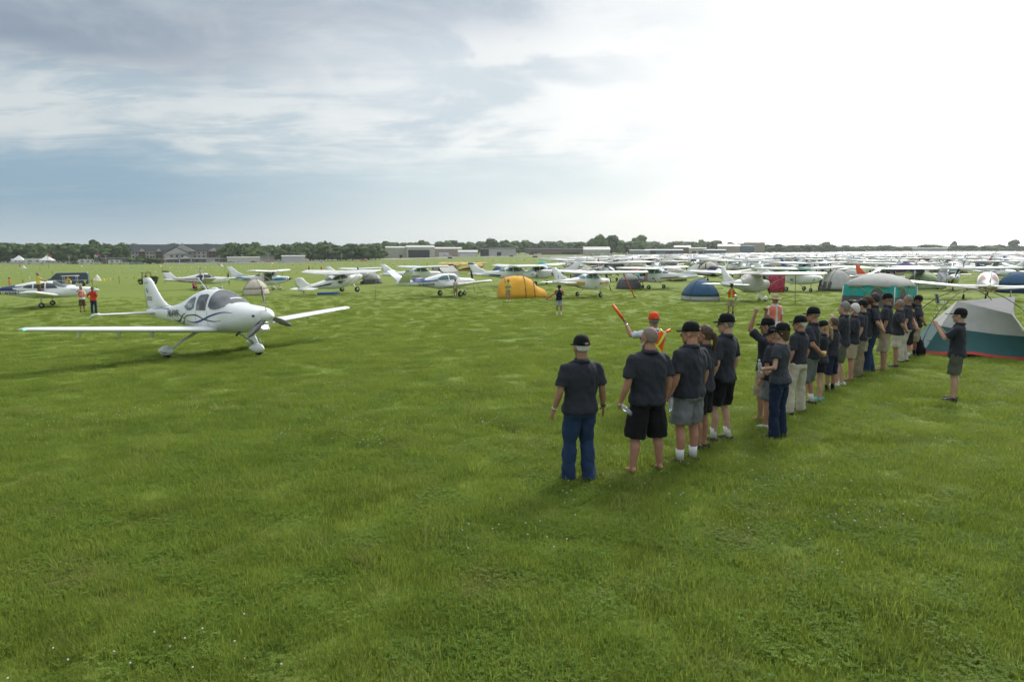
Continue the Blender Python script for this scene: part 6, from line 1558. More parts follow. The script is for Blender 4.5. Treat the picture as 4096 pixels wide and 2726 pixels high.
for sg in (-1, 1): b = MB(); b.box((0, sg * 1.005, .95), (5.2, .02, .10)); b.build('side_trim', VSV, vb)
# golf cart with white roof
root = empty('golf_cart'); tag(root, 'cream golf cart with white roof standing before the blue van', 'golf cart')
b = MB(); body_prof(b, [(-1.2, .3), (-1.2, .75), (-.5, .8), (-.45, .55), (.5, .5), (.7, .85), (1.15, .75), (1.25, .35)], .58, 0, .95); b.build('body', mat('cream_cart_paint', (.6, .56, .42), .4), root)
b = MB(); b.loft([[(1.05 * q * math.cos(a), .6 * q * math.sin(a), z) for a in [2 * PI * j / 14 for j in range(14)]] for z, q in ((1.78, 1), (1.84, 1.02), (1.88, .9))]); b.build('roof', VWH, root)
for x in (-.8, .75):
    for sg in (-1, 1): b = MB(); b.tube([(x, sg * .5, .6), (x * .95, sg * .5, 1.8)], .025, 5); b.build('roof_post', GALV, root)
for x in (-.8, .8):
    for sg in (-1, 1): wheel(root, (x, sg * .5, .23), .23, .18, True)
b = MB(); b.box((-.25, 0, .75), (.5, 1.0, .14)); b.box((-.5, 0, 1.05), (.12, 1.0, .5)); b.build('seat', T_BEI, root)
place(root, 285, 1158, 80)
person(at(275, 1157) + Vector((0, 0, .0)), R(-165), q='far', h=1.75, top=HIVC, vest=ORGC, tape=False, bottom='long', bmat=BLKC, hat='cap', hatmat=ORGC, glasses=False, skin='tan', arms=('down', 'down'), label='person in orange vest and black shorts beside the golf cart')
# utility vehicle with load bed
root = empty('utility_vehicle'); tag(root, 'dark green utility vehicle with black canopy and yellow wheels on the grass', 'utility vehicle')
b = MB(); body_prof(b, [(-1.5, .45), (-1.55, .95), (-.4, .95), (-.35, .55), (.45, .5), (.65, .95), (1.35, .85), (1.45, .45)], .72, 0, .95); b.build('body', VGR, root)
b = MB(); b.box((-1.0, 0, 1.05), (1.15, 1.4, .35)); b.build('load_bed', BLK, root); b = MB(); b.box((.15, 0, 1.92), (1.5, 1.4, .07)); b.build('roof', BLK, root)
for x in (-.5, .8):
    for sg in (-1, 1): b = MB(); b.tube([(x, sg * .62, .9), (x * .9, sg * .62, 1.92)], .035, 5); b.build('roll_bar', BLK, root)
YW = mat('yellow_wheel_rim', (.6, .45, .02), .5)
for x in (-1.0, 1.0):
    for sg in (-1, 1):
        w_ = wheel(root, (x, sg * .62, .32), .32, .26, False); b = MB(); b.tube([(x, sg * .74, .32), (x, sg * .765, .32)], .17, 12); b.build('rim', YW, w_)
b = MB(); b.box((-1.0, 0, 1.32), (1.0, 1.2, .18)); b.build('yellow_cargo', YW, root)
place(root, 592, 1136, -84)
person(at(586, 1137) + Vector((0, 0, .15)), R(95), q='far', h=1.6, top=BRNC, bottom='pants', bmat=BLKC, hat=None, hair='short', hairmat=HAIRD, glasses=False, skin='brown', arms=('reach', 'reach'), label='driver in brown sitting in the dark green utility vehicle', sitting=False)
# motorhomes and cars by the left trees
def motorhome(px, py, rel, label, L=8.5, h=3.1):
    r_, bd = vehicle('motorhome', [(-L / 2, .5), (-L / 2, h - .1), (-L / 2 + .2, h), (L / 2 - .6, h), (L / 2, h - .5), (L / 2 - .1, 1.9), (L / 2 + .1, 1.2), (L / 2 + .1, .5)], 1.2, [[(-L * .35, 1.5), (-L * .15, 1.5), (-L * .15, 2.2), (-L * .35, 2.2)], [(L * .05, 1.5), (L * .2, 1.5), (L * .2, 2.2), (L * .05, 2.2)], [(L * .36, 1.5), (L * .46, 1.5), (L * .44, 2.3), (L * .36, 2.3)]], (-L * .28, L * .34), .45, VWH, px, py, rel, label, 'motorhome', False, zt=3.0, top=.97)
    b = MB(); b.box((0, 0, 1.15), (L * .9, 2.43, .14)); b.build('side_stripe', T_BEI, bd); b = MB(); b.box((-L * .1, 0, h + .12), (1.0, .8, .25)); b.build('roof_unit', VWH, bd)
motorhome(140, 1056, 88, 'white motorhome behind the second marquee', 11, 3.6); motorhome(345, 1056, 92, 'white motorhome with cab bulge by the flagpoles', 8.5, 3.0); motorhome(70, 1053, 60, 'white camper with awning between the two marquees', 7, 3.2)
motorhome(462, 1057, 85, 'white coach with dark round windows left of the brick outbuilding', 7.6, 2.7)
car_prof = [(-2.2, .35), (-2.25, .85), (-1.75, .95), (-1.2, 1.42), (.35, 1.45), (1.05, .98), (2.05, .85), (2.2, .6), (2.18, .35)]
def car(px, py, rel, paint, label, prof=car_prof, g='cars and trucks parked in the far lots'):
    return vehicle('car', prof, .88, [[(-1.25, .98), (-.25, .98), (-.25, 1.36), (-.95, 1.36)], [(-.15, .98), (.8, .98), (.3, 1.36), (-.15, 1.36)]], (-1.4, 1.4), .32, paint, px, py, rel, label, 'car', True, group=g, zt=.9, top=.8)
for px, py, rel, m, lb in ((282, 1057, 90, VSV, 'silver pickup by the motorhome with the cab bulge'), (300, 1057, 88, VBK, 'black pickup truck beside the white motorhome'), (395, 1057, 90, VWH, 'white car below the three flagpoles'), (510, 1057, 92, VWH, 'white long car right of the coach'), (535, 1057, 86, VSV, 'silver car left of the hotel bushes'), (560, 1057, 90, VSV, 'second silver car in front of the hotel bushes'), (640, 1055, 90, VBK, 'dark car before the low wing of the hotel'), (765, 1054, 91, VSV, 'silver car at the hotel porch'), (860, 1053, 89, VWH, 'white car right of the hotel porch'), (925, 1052, 90, VSV, 'silver car left of the white shed'), (960, 1052, 90, VWH, 'white car before the white shed'), (1015, 1051, 90, VRD, 'red car before the white shed'), (1050, 1051, 88, VWH, 'white car by the kiosk'), (1125, 1050, 90, VSV, 'silver car right of the kiosk'), (1455, 1046, 90, ORG, 'orange truck in the gap between the trees and the first hangar'), (1290, 1048, 90, VWH, 'white car by the pale flat shed')):
    car(px, py, rel, m, lb)
for i in range(26):
    px = 2470 + i * 26 + rt.uniform(-6, 6)
    if px < 3120: car(px, 1016.5 - (px - 2470) * .004, rt.choice((88, 92, 30, 150)), [VWH, VSV, VBK, VRD][i % 4], ['white', 'silver', 'black', 'red'][i % 4] + ' car in the crowded lot before the ' + ('left end of the long blue hangar' if px < 2590 else 'right end of the long blue hangar' if px < 2690 else 'brown hangar' if px < 2790 else 'low blue hangar' if px < 2880 else 'big tan hangar' if px < 2970 else 'tallest tan block'))
canopy(2885, 1012, 10, 7, 2.6, T_WHT, 'white pop-up canopy in the car lot before the tan hangar', peak=1.8, name='marquee')
# porta-potty block and gator on the far grass
b = MB(); b.box((0, 0, 1.2), (5.0, 2.2, 2.4)); b.box((0, 0, 2.45), (5.2, 2.4, .12)); o = b.build('storage_container', VSV); tag(o, 'grey storage container on the far grass before the hotel', 'container'); o.location = at(842, 1051)
car(805, 1051, 60, VBK, 'small black utility cart left of the grey container', g=None)
# runway signs, tyres
for px, py, lb in ((2045, 1026, 'dark low marker box at the taxiway edge, left one'), (2140, 1029, 'dark low marker box at the taxiway edge, right one'), (1800, 1034, 'small dark box beside the hangar taxiway')):
    b = MB(); b.box((0, 0, .5), (3.2, .4, 1.0)); b.tube([(-1.2, 0, 0), (-1.2, 0, .3)], .08, 5); b.tube([(1.2, 0, 0), (1.2, 0, .3)], .08, 5); o = b.build('taxiway_sign', BLK); tag(o, lb, 'sign'); p = at(px, py); o.location = p
# cones
def cone(px, py, r_, h, m, label):
    b = MB(); b.loft([[(r_ * q * math.cos(a), r_ * q * math.sin(a), z * h) for a in [2 * PI * j / 12 for j in range(12)]] for z, q in ((0, 1), (.08, .98), (.6, .42), (1, .03))]); o = b.build('marker_cone', m); tag(o, label, 'marker cone'); o.location = at(px, py)
cone(390, 1124, .85, 1.35, T_WHT, 'white marker cone on the grass right of the blue van'); cone(95, 1073, 1.1, 1.5, T_WHT, 'white marker cone near the distant orange person at the left'); cone(886, 1067, 1.0, 1.5, T_WHT, 'white marker cone beside the walking orange-shirted person'); cone(2490, 1038, 1.3, 2.0, T_WHT, 'white marker cone before the runway'); cone(640, 1067, .8, 1.3, YEL, 'yellow marker cone before the hotel bushes'); cone(1087, 1056, .9, 1.3, YEL, 'yellow marker cone before the kiosk'); cone(1890, 1024, 1.2, 1.8, T_WHT, 'white marker cone by the dark boxes'); cone(326, 1067, .5, .9, T_WHT, 'tiny white marker cone above the van')
# ---------------------------------------------------------------- bunting
FLG = [mat('yellow_pennant', (.75, .60, .06), .7, var=0), mat('white_pennant', (.75, .75, .75), .7, var=0), mat('orange_pennant', (.75, .30, .08), .7, var=0)]
def bunting(pts, step, size, mats_, label, posts=True, sag=.25, hgt=1.3):
    root = empty('pennant_line'); tag(root, label, 'bunting', 'pennant lines marking the taxi lanes')
    P3 = [at(*p) for p in pts]; n = 0; k = 0
    b = MB(); lines = MB()
    for i in range(len(P3) - 1):
        A, B = P3[i], P3[i + 1]; L = (B - A).length; m_ = max(2, int(L / step)); prevp = None
        for j in range(m_ + 1):
            t = j / m_; p = A.lerp(B, t); z = gz(p.x, p.y) + hgt - sag * math.sin(PI * ((t * L / 16) % 1)); q = Vector((p.x, p.y, z))
            if prevp is not None: lines.tube([prevp, q], .012, 3)
            prevp = q; d = (B - A).normalized() * size * .5; tw = Vector((-d.y, d.x, 0)) * rt.uniform(-.8, .8)
            b.add([q - d - tw, q + d + tw, q + Vector((rt.uniform(-.1, .1), 0, -size * 1.2))], [(0, 1, 2)], k % len(mats_), False); k += 1
    o = b.build('pennants', mats_, root, fix=False); o['kind'] = 'stuff'; o = lines.build('cord', GALV, root, fix=False); o['kind'] = 'stuff'
    if posts:
        for p in P3[::1]:
            b = MB(); b.tube([(p.x, p.y, p.z), (p.x, p.y, p.z + hgt + .1)], .03, 4); b.build('stake', POLE, root)
bunting([(95, 1160), (160, 1158), (370, 1147), (478, 1135), (660, 1134), (910, 1120), (1130, 1112), (1480, 1098)], 1.3, .42, FLG[:1], 'yellow pennant line passing behind the van and the parked aircraft')
bunting([(0, 1110), (210, 1106), (350, 1103), (590, 1102), (900, 1093), (1250, 1083), (1620, 1074), (1900, 1062)], 2.2, .42, [FLG[1], FLG[1], FLG[0]], 'white and yellow pennant line just above the blue van')
bunting([(-60, 1082), (160, 1083), (400, 1083), (650, 1081), (900, 1074), (1200, 1066), (1500, 1058), (1900, 1047)], 3.2, .60, [FLG[1], FLG[1], FLG[0], FLG[1]], 'white and yellow pennant line across the far grass, middle one')
bunting([(1480, 1073), (1800, 1062), (2300, 1046), (2700, 1036)], 3.5, .6, [FLG[1], FLG[0]], 'white and yellow pennant line before the central hangars')

# distant flying aircraft
b = MB(); b.tube([(-4, 0, 0), (4, 0, 0)], [.3, .6], 8); b.box((.6, 0, .3), (1.5, 11, .15)); b.box((-3.6, 0, .1), (.9, 3.4, .1)); b.box((-3.6, 0, .7), (.9, .1, 1.3)); o = b.build('flying_aircraft', DGRY); tag(o, 'tiny aircraft flying in front of the clouds at the left', 'aircraft'); d = ray(768, 557); o.location = d * 2400; o.rotation_euler = (.1, 0, .4)

# ---------------------------------------------------------------- haze over the far field
hz = bpy.data.materials.new('airfield_haze'); hz.use_nodes = True; ht = hz.node_tree; ht.nodes.remove(ht.nodes['Principled BSDF'])
pv = ht.nodes.new('ShaderNodeVolumePrincipled'); pv.inputs['Color'].default_value = (.93, .97, 1.0, 1); pv.inputs['Density'].default_value = .00014; pv.inputs['Anisotropy'].default_value = .3
ht.links.new(pv.outputs[0], ht.nodes['Material Output'].inputs['Volume'])
b = MB(); b.box((0, 900, 10), (5200, 3400, 44)); o = b.build('haze', hz); tag(o, 'thin pale air haze over the whole airfield', None, None, 'stuff'); hz.cycles.homogeneous_volume = True
# ---------------------------------------------------------------- the packed field of aircraft and tents
rf = random.Random(21)
def simple_plane(high, c1, c2, finm, cover=None):
    """about 330 triangles in one mesh: body, wings, tail, windows band, gear, propeller"""
    b = MB(); mats_ = [c1, c2, GLS, RUB, finm, cover or c1]
    sp = high_spec() if high else low_spec(); f = Fus(sp['st'], sp['s_main']); L = sp['L']
    b.loft([[f.pt(s, 2 * PI * j / 10) for j in range(10)] for s in (.02, .2, .5, 1.2, 1.7, 2.2, 2.9, 3.5, 4.2, 5.2, 6.6, L * .97)], 0)
    f.over(b, [(1.62, .9), (1.9, .55), (2.2, .62)], 2, .02, 6)
    for sg in (-1, 1):
        f.patch(b, sg, [(2.2, 1.60 if high else 1.42, 1.90 if high else 1.76), (3.0, 1.58 if high else 1.42, 1.98 if high else 1.84), (3.9, 1.66 if high else 1.5, 1.90 if high else 1.68)], 2, .02, 1)
        f.patch(b, sg, ribs((.4, 1.2 if high else 1.1, .16), (3, 1.12, .18), (L * .9, 1.42 if high else 1.25, .14)), 1, .015, 1)
    W = sp['w']; X = lambda s: sp['s_main'] - s
    for sg in (-1, 1):
        b.loft([[Vector((X(W['s']) - t * c, sg * y, z + q * c)) for t, q in ((0, 0), (.15, .10), (.45, .12), (1, .01), (.45, -.04))] for y, z, c in ((0 if high else W['y0'], W['z'], W['cr']), (W['half'] * .5, W['z'] + W['half'] * .5 * math.tan(R(W['dih'])), W['cr'] * .95), (W['half'], W['z'] + W['half'] * math.tan(R(W['dih'])), W['ct']))], 0)
        T = sp['stab']; b.loft([[Vector((X(T['s'] + .1 * k) - t * c, sg * y, T['z'] + q * c)) for t, q in ((0, 0), (.4, .05), (1, 0), (.4, -.05))] for k, y, c in ((0, .05, T['cr']), (1, T['half'], T['ct']))], 0)
        if high: b.tube([(X(2.35), sg * .5, .92), (X(2.4), sg * 2.9, 2.14)], .05, 4)
        y = sp['gear']['y']; b.tube([(0, sg * .4, .8), (0, sg * y, .22)], .05, 4); b.tube([(0, sg * (y - .08), .22), (0, sg * (y + .08), .22)], .22, 10, 3)
    n_ = sp['gear']['nose']; b.tube([(X(n_['s']), 0, .9), (X(n_['s']), 0, .2)], .05, 4); b.tube([(X(n_['s']), -.06, .18), (X(n_['s']), .06, .18)], .18, 8, 3)
    fi = sp['fin']; b.loft([[Vector((X(a), 0, z)), Vector(((X(a) + X(c)) / 2, .05, z)), Vector((X(c), 0, z)), Vector(((X(a) + X(c)) / 2, -.05, z))] for a, c, z in fi], 4)
    a = rf.uniform(0, PI); b.tube([(X(-.02), .93 * math.cos(a), 1.3 + .93 * math.sin(a)), (X(-.02), -.93 * math.cos(a), 1.3 - .93 * math.sin(a))], .07, 4, 3)
    if cover: b.loft([[f.pt(s, 2 * PI * j / 10, .05) for j in range(10)] for s in (1.3, 1.7, 2.2, 2.9, 3.5, 4.2)], 5)
    me = b.mesh('parked_aircraft', mats_); bm = bmesh.new(); bm.from_mesh(me); bmesh.ops.recalc_face_normals(bm, faces=bm.faces); bm.to_mesh(me); bm.free(); return me
KINDS_P = [(simple_plane(1, PW, RED, PW), 'white high-wing aircraft with red line'), (simple_plane(1, PWo, NAVY, PW, COVT), 'white high-wing aircraft with tan cover'), (simple_plane(1, PW, BLUE, BLUE), 'white high-wing aircraft with blue fin'), (simple_plane(0, PW, MAROON, PW), 'white low-wing aircraft with maroon line'),
           (simple_plane(1, PW, GRY, PW, COVG), 'white high-wing aircraft with green cover'), (simple_plane(0, PW, NAVY, NAVY), 'white low-wing aircraft with navy fin'), (simple_plane(1, PWo, GOLD, RED), 'white high-wing aircraft with red fin'), (simple_plane(0, PWo, GRY, PW, COVN), 'white low-wing aircraft with navy cover'), (simple_plane(1, mat('red_aircraft_paint', (.38, .04, .03), .35), PW, PW), 'red high-wing aircraft')]
def simple_dome(m1, m2, lx, ly, h, tunnel=False):
    b = MB()
    if tunnel:
        rings = [[Vector((x, w_ * math.cos(PI * j / 8), h_ * math.sin(PI * j / 8))) for j in range(9)] for x, w_, h_ in ((-lx / 2, .3, .3), (-lx * .4, ly * .45, h * .8), (0, ly / 2, h), (lx * .3, ly * .48, h * .95), (lx / 2, ly * .4, h * .5))]; b.loft(rings, 0)
    else:
        b.loft([dome_ring(lx, ly, h, k, 16) for k in (0, .12, .3)], 1); b.loft([dome_ring(lx * 1.01, ly * 1.01, h, k, 16) for k in (.28, .5, .7, .88, .98)], 0)
        b.add([(-.4, -ly * .47, .1), (.4, -ly * .47, .1), (.3, -ly * .38, h * .55), (-.3, -ly * .38, h * .55)], [(0, 1, 2, 3)], 2, False)
    return b.mesh('pitched_tent', [m1, m2, T_DGR])
KINDS_T = [(simple_dome(T_GRY, T_DGR, 3, 2.6, 1.6), 'grey dome tent'), (simple_dome(T_BLU, T_GRY, 2.8, 2.4, 1.5), 'blue dome tent'), (simple_dome(T_STONE, T_STONE, 3.4, 3, 1.8), 'stone grey dome tent'), (simple_dome(T_NAV, T_BLU, 3, 2.8, 1.7), 'navy dome tent'), (simple_dome(T_BRN, T_BRN, 3, 2.4, 1.5), 'brown dome tent'), (simple_dome(T_PGR, T_WHT, 2.8, 2.4, 1.4), 'pale green dome tent'),
           (simple_dome(T_RED, T_GRY, 2.8, 2.5, 1.6), 'red dome tent'), (simple_dome(T_BEI, T_DGR, 3.6, 3, 1.9), 'beige dome tent'), (simple_dome(mat('rust_orange_fabric', (.50, .17, .05), .8), T_DGR, 3, 2.4, 1.6, True), 'rust orange tunnel tent'), (simple_dome(T_TEAL, T_WHT, 2.6, 2.4, 1.5), 'teal dome tent'), (simple_dome(T_WHT, T_GRY, 3.2, 2.8, 1.7), 'white dome tent'), (simple_dome(T_DGR, T_DGR, 3.4, 3.0, 1.8), 'charcoal dome tent')]
def left_edge(d): return float(np.interp(d, (60, 90, 150, 300, 600, 1100), (12, 6, 12, 42, 200, 620)))
slots = []
d = 63.0; row = 0
while d < 1010:
    half = d * .79; x = left_edge(d) + rf.uniform(0, 6)
    while x < half:
        slots.append((d, x, row)); x += 12.0 + rf.uniform(-.5, 1.2)
    d += 11.5 if d < 120 else 14 if d < 300 else 18; row += 1
keep = []
avoid = [(o.location.x, o.location.y) for o in COL.objects if o.parent is None and o.get('category') in ('aircraft', 'tent', 'canopy')]
for d, x, row in slots:
    if any((x - a) ** 2 + (d - b_) ** 2 < 95 for a, b_ in avoid): continue
    if rf.random() < .07: continue
    keep.append((d, x, row))
print('field slots', len(keep))
pl_i = 0; merged = []; tents = []
def zone(d, x):
    q = x / d; return ('front row' if d < 88 else 'second row' if d < 104 else 'third row' if d < 120 else 'fourth row' if d < 136 else 'fifth row' if d < 152 else 'near middle' if d < 200 else 'far middle' if d < 270 else 'distant rows') + (' behind the orange tunnel tent' if q < .08 else ' behind the yellow striped aircraft' if q < .19 else ' behind the blue dome tent' if q < .32 else ' behind the covered aircraft' if q < .44 else ' behind the grey dome tent' if q < .53 else ' behind the navy canopy' if q < .63 else ' behind the nose-on aircraft' if q < .70 else ' by the right edge')
for i, (d, x, row) in enumerate(keep):
    me, lb = rf.choice(KINDS_P[:8] * 3 + KINDS_P[8:] + KINDS_P[:3] * 2); hd = rf.choice((0, 0, 0, 180, 180)) + rf.gauss(0, 6 if d < 160 else 14); rz = R(90 - hd); jx, jy = rf.uniform(-.8, .8), rf.uniform(-1.5, 1.5)
    X_, Y_ = x + jx, d + jy
    if i < 300:
        o = ob('parked_aircraft', me); o.location = (X_, Y_, gz(X_, Y_)); o.rotation_euler = (0, 0, rz); o.scale = (rf.uniform(.93, 1.06),) * 3
        tag(o, lb + ' in the ' + zone(Y_, X_), 'aircraft', lb + ' parked in the ' + zone(Y_, X_))
    else: merged.append((me, Vector((X_, Y_, gz(X_, Y_))), rz, 1.0))
    # a tent or two beside nearly every aircraft
    for s_ in ((-1, 1) if rf.random() < .55 else (1,)):
        if rf.random() < .84:
            tx, ty = X_ + s_ * rf.uniform(2.2, 5.5), Y_ + rf.uniform(-5.5, 5.5)
            if ty > 62 and not any((tx - a) ** 2 + (ty - b_) ** 2 < 16 for a, b_ in avoid): tents.append((ty, tx))
tents.sort()
for i, (ty, tx) in enumerate(tents):
    me, lb = rf.choice(KINDS_T * 2 + [KINDS_T[k] for k in (0, 2, 3, 7, 10, 11)] * 2); rz = rf.uniform(0, 6.28)
    if i < 290:
        o = ob('pitched_tent', me); o.location = (tx, ty, gz(tx, ty)); o.rotation_euler = (0, 0, rz); o.scale = (rf.uniform(.9, 1.25),) * 3
        tag(o, lb + ' in the ' + zone(ty, tx), 'tent', lb + ' pitched in the ' + zone(ty, tx))
    else: merged.append((me, Vector((tx, ty, gz(tx, ty))), rz, 1.1))
print('planes', len(keep), 'tents', len(tents), 'merged', len(merged))
def merge(name, items, label):
    mats_ = []; V = []; F = []; MI = []; base = 0; cache = {}
    for me, loc, rz, s_ in items:
        if me.name not in cache:
            n = len(me.vertices); co = np.empty(n * 3); me.vertices.foreach_get('co', co); mm = []
            for m in me.materials:
                if m not in mats_: mats_.append(m)
                mm.append(mats_.index(m))
            cache[me.name] = (co.reshape(-1, 3), [tuple(p.vertices) for p in me.polygons], [mm[p.material_index] for p in me.polygons])
        co, fs, mi = cache[me.name]; c, s2 = math.cos(rz), math.sin(rz)
        q = np.empty_like(co); q[:, 0] = (co[:, 0] * c - co[:, 1] * s2) * s_ + loc.x; q[:, 1] = (co[:, 0] * s2 + co[:, 1] * c) * s_ + loc.y; q[:, 2] = co[:, 2] * s_ + loc.z
        V.append(q); F.extend([tuple(k + base for k in f) for f in fs]); MI.extend(mi); base += len(co)
    me = bpy.data.meshes.new(name); me.from_pydata(np.concatenate(V).tolist(), [], F)
    for m in mats_: me.materials.append(m)
    me.polygons.foreach_set('material_index', MI); me.update()
    return tag(ob(name, me), label, kind='stuff')
merge('distant_aircraft_and_tents', merged, 'farthest rows of parked aircraft and tents near the horizon')
# aircraft along the hangar aprons
for px, py, rel, k, lb in ((1580, 1031, 80, 3, 'small white low-wing aircraft on the hangar apron, leftmost'), (1660, 1030, 100, 0, 'small white high-wing aircraft before the open hangar'), (1795, 1027, 85, 5, 'small white low-wing aircraft before the tan hangar'), (1895, 1026, 95, 2, 'small white aircraft before the low hangar'), (2010, 1023, 90, 0, 'small white aircraft before the beige shed'), (2060, 1022, 70, 4, 'small white aircraft before the warehouse, left one'), (2105, 1022, 110, 3, 'small white aircraft before the warehouse, middle one'), (2155, 1022, 85, 6, 'small white aircraft before the warehouse, right one')):
    o = ob('parked_aircraft', KINDS_P[k][0]); place(o, px, py, rel); tag(o, lb, 'aircraft', None)
# ---------------------------------------------------------------- people placing
def put(px, py, top_y, rel, **kw):
    P = at(px, py); h = height_at(P, top_y); az = math.atan2(P.x, P.y)
    hat = kw.get('hat', 'cap'); hh = (h - (.02 if hat else .0)) / 1.0
    a = az + R(rel)
    kw.setdefault('h', max(1.45, min(2.05, hh)))
    return person(P, -a, **kw)
ROW = 'people in charcoal polo shirts standing in line'
MAR = None
WB = mat('pale_wristband', (.6, .55, .5), .6); BB = mat('dark_watch_strap', (.02, .02, .02), .5)
LF = -35
p1, H1_ = put(2318, 1922, 1342, -24, q='near', legs='stepL', build=1.34, belly=.06, arms=('down_wide', 'down_wide'), bottom='pants', bmat=JEAN, hair='short', hairmat=HAIRW, head_yaw=.15, skin='tan', glasses=False, bands=[('R', BB), ('L', WB)], hand=('open', 'relaxed'), label='person in blue jeans with white hair under a black cap, first of the line', group=ROW)
p2, H2_ = put(2583, 1888, 1312, -32, q='near', build=1.5, belly=.12, arms=('down', 'down_wide'), bottom='long', bmat=BLKC, hair='short', hairmat=mat('cropped_grey_hair', (.22, .17, .14), .7), hat=None, head_yaw=.35, skin='pink', legs='apart', sandal=True, shoe=SANDAL, beard=HAIRW, hand=('relaxed', 'fist'), label='bareheaded big person with cropped grey hair, black knee shorts and sandals', group=ROW)
p3, H3_ = put(2745, 1850, 1287, -50, q='near', build=1.5, belly=.14, arms=('down', 'down'), bottom='shorts', bmat=GREYC, hair='bald', head_yaw=.45, skin='pink', glasses=False, sock=SOCKW, hand=('relaxed', 'fist'), label='big person in black cap and mid-grey shorts with white socks holding a water bottle', group=ROW, logo=True)
p4, H4_ = put(2803, 1793, 1303, -62, q='near', legs='close', build=1.04, arms=('down', 'down'), bottom='shorts', bmat=BLKC, hair='pony', hairmat=HAIRB, hat=None, head_yaw=.4, skin='tan', glasses=False, label='bareheaded person with long brown ponytail and black shorts', group=ROW)
p5, H5_ = put(2886, 1764, 1254, -58, q='near', legs='stepL', build=1.0, arms=('down', 'down'), bottom='shorts', bmat=BLKC, hair='short', hairmat=HAIRG, head_yaw=.6, skin='fair', sock=SOCKW, bands=[('L', BB)], label='slim person in black cap, sunglasses, black shorts and black trainers', group=ROW)
p6, H6_ = put(3052, 1680, 1250, -62, q='near', build=.98, arms=('fist_up', 'fist_up'), hand=('fist', 'fist'), bottom='long', bmat=KHA, hair='short', hairmat=HAIRD, head_yaw=.45, skin='tan', glasses=False, sandal=True, shoe=SANDAL, h=1.76, label='person raising both fists in the air, black cap and loose khaki shorts', group=ROW)
p7, H7_ = put(3078, 1710, 1290, -60, q='mid', build=1.0, arms=('down', 'down'), bottom='shorts', bmat=GREYC, hair='short', hairmat=HAIRD, head_yaw=.3, skin='pink', shoe=SHOEW, bands=[('L', BB)], h=1.66, label='person in black cap and dark grey shorts hidden behind the woman in jeans', group=ROW)
p8, H8_ = put(3108, 1747, 1290, -66, q='near', build=.98, female=True, arms=('front_low', 'front'), bottom='pants', bmat=DJEAN, hair='long', hairmat=HAIRB, head_yaw=.45, skin='fair', glasses=True, hand=('fist', 'fist'), top=POLO2, bands=[('L', WB)], collar=False, label='woman in dark jeans with shoulder-length brown hair holding a bottle', group=ROW)
p9, H9_ = put(3180, 1650, 1263, -58, q='mid', legs='apart', build=1.08, belly=.03, arms=('down', 'down'), bottom='pants', bmat=CREAM, hair='short', hairmat=HAIRW, head_yaw=.55, skin='pink', shirt_len=-.06, label='person in cream trousers with white hair under a black cap', group=ROW)
p10, H10_ = put(3232, 1620, 1228, -72, q='mid', legs='stepL', build=1.1, arms=('down', 'behind'), bottom='long', bmat=cloth('slate_cargo_cloth', (.13, .145, .13)), hair='short', hairmat=HAIRG, head_yaw=.4, skin='pink', sock=SOCKW, label='person in slate cargo shorts and black cap just behind the cream trousers', group=ROW)
p11, H11_ = put(3277, 1602, 1283, -80, q='mid', legs='close', logo=True, build=.88, female=True, arms=('reach_low', 'reach_low'), bottom='short', bmat=BLKC, hair='pony', hairmat=HAIRL, head_yaw=.1, head_pitch=-.25, skin='fair', glasses=False, shoe=SHOEB, label='girl with long blonde ponytail, black cap, short black skirt-shorts and turquoise trainers', group=ROW)
p12, H12_ = put(3318, 1568, 1290, -60, q='mid', build=.95, arms=('down', 'front_low'), bottom='long', bmat=NAVC, hair='short', hairmat=HAIRB, hat=None, glasses=False, skin='tan', sock=SOCKB, h=1.58, label='short person in long navy shorts and black socks beside the blonde girl', group=ROW)
p13, H13_ = put(3358, 1543, 1209, -84, q='mid', legs='stepL', logo=True, build=1.04, arms=('down', 'chin'), bottom='shorts', bmat=OLIV, hair='full', hairmat=HAIRG, hat=None, glasses=False, skin='fair', shoe=SHOEW, bands=[('L', BB)], label='bareheaded person with dark grey hair, hand at the chin and olive shorts', group=ROW)
p14, H14_ = put(3400, 1520, 1217, -86, q='mid', logo=True, build=1.06, belly=.05, arms=('down', 'crossed'), bottom='shorts', bmat=KHA, hair='full', hairmat=HAIRW, hat=None, glasses=False, beard=HAIRW, skin='pink', sandal=True, shoe=SANDAL, label='white-haired bearded person with arms folded and khaki shorts', group=ROW)
p15, H15_ = put(3432, 1506, 1200, -84, q='mid', build=1.0, arms=('down', 'down'), bottom='pants', bmat=cloth('tan_trouser_cloth', (.22, .19, .12)), hair='short', hairmat=HAIRD, skin='fair', label='person in tan trousers and black cap behind the white-haired person', group=ROW)
p16, H16_ = put(3478, 1490, 1175, -86, q='mid', legs='stepL', logo=True, build=1.04, arms=('behind', 'behind'), bottom='pants', bmat=JEAN, hair='full', hairmat=HAIRD, hat=None, glasses=False, beard=HAIRD, skin='fair', label='dark-haired bearded person in blue jeans with hands behind the back', group=ROW)
p17, H17_ = put(3530, 1480, 1172, -84, q='mid', logo=True, build=1.12, arms=('down', 'down'), bottom='long', bmat=KHA, hair='short', hairmat=HAIRG, skin='tan', sandal=True, shoe=SANDAL, label='tall person in black cap and light khaki shorts with arms hanging', group=ROW)
p18, H18_ = put(3580, 1467, 1200, -86, q='mid', legs='close', logo=True, build=1.1, belly=.05, arms=('behind', 'behind'), bottom='shorts', bmat=CREAM, hair='short', hairmat=HAIRG, hat=None, skin='tan', label='short bareheaded person with glasses, cream shorts and hands clasped behind', group=ROW)
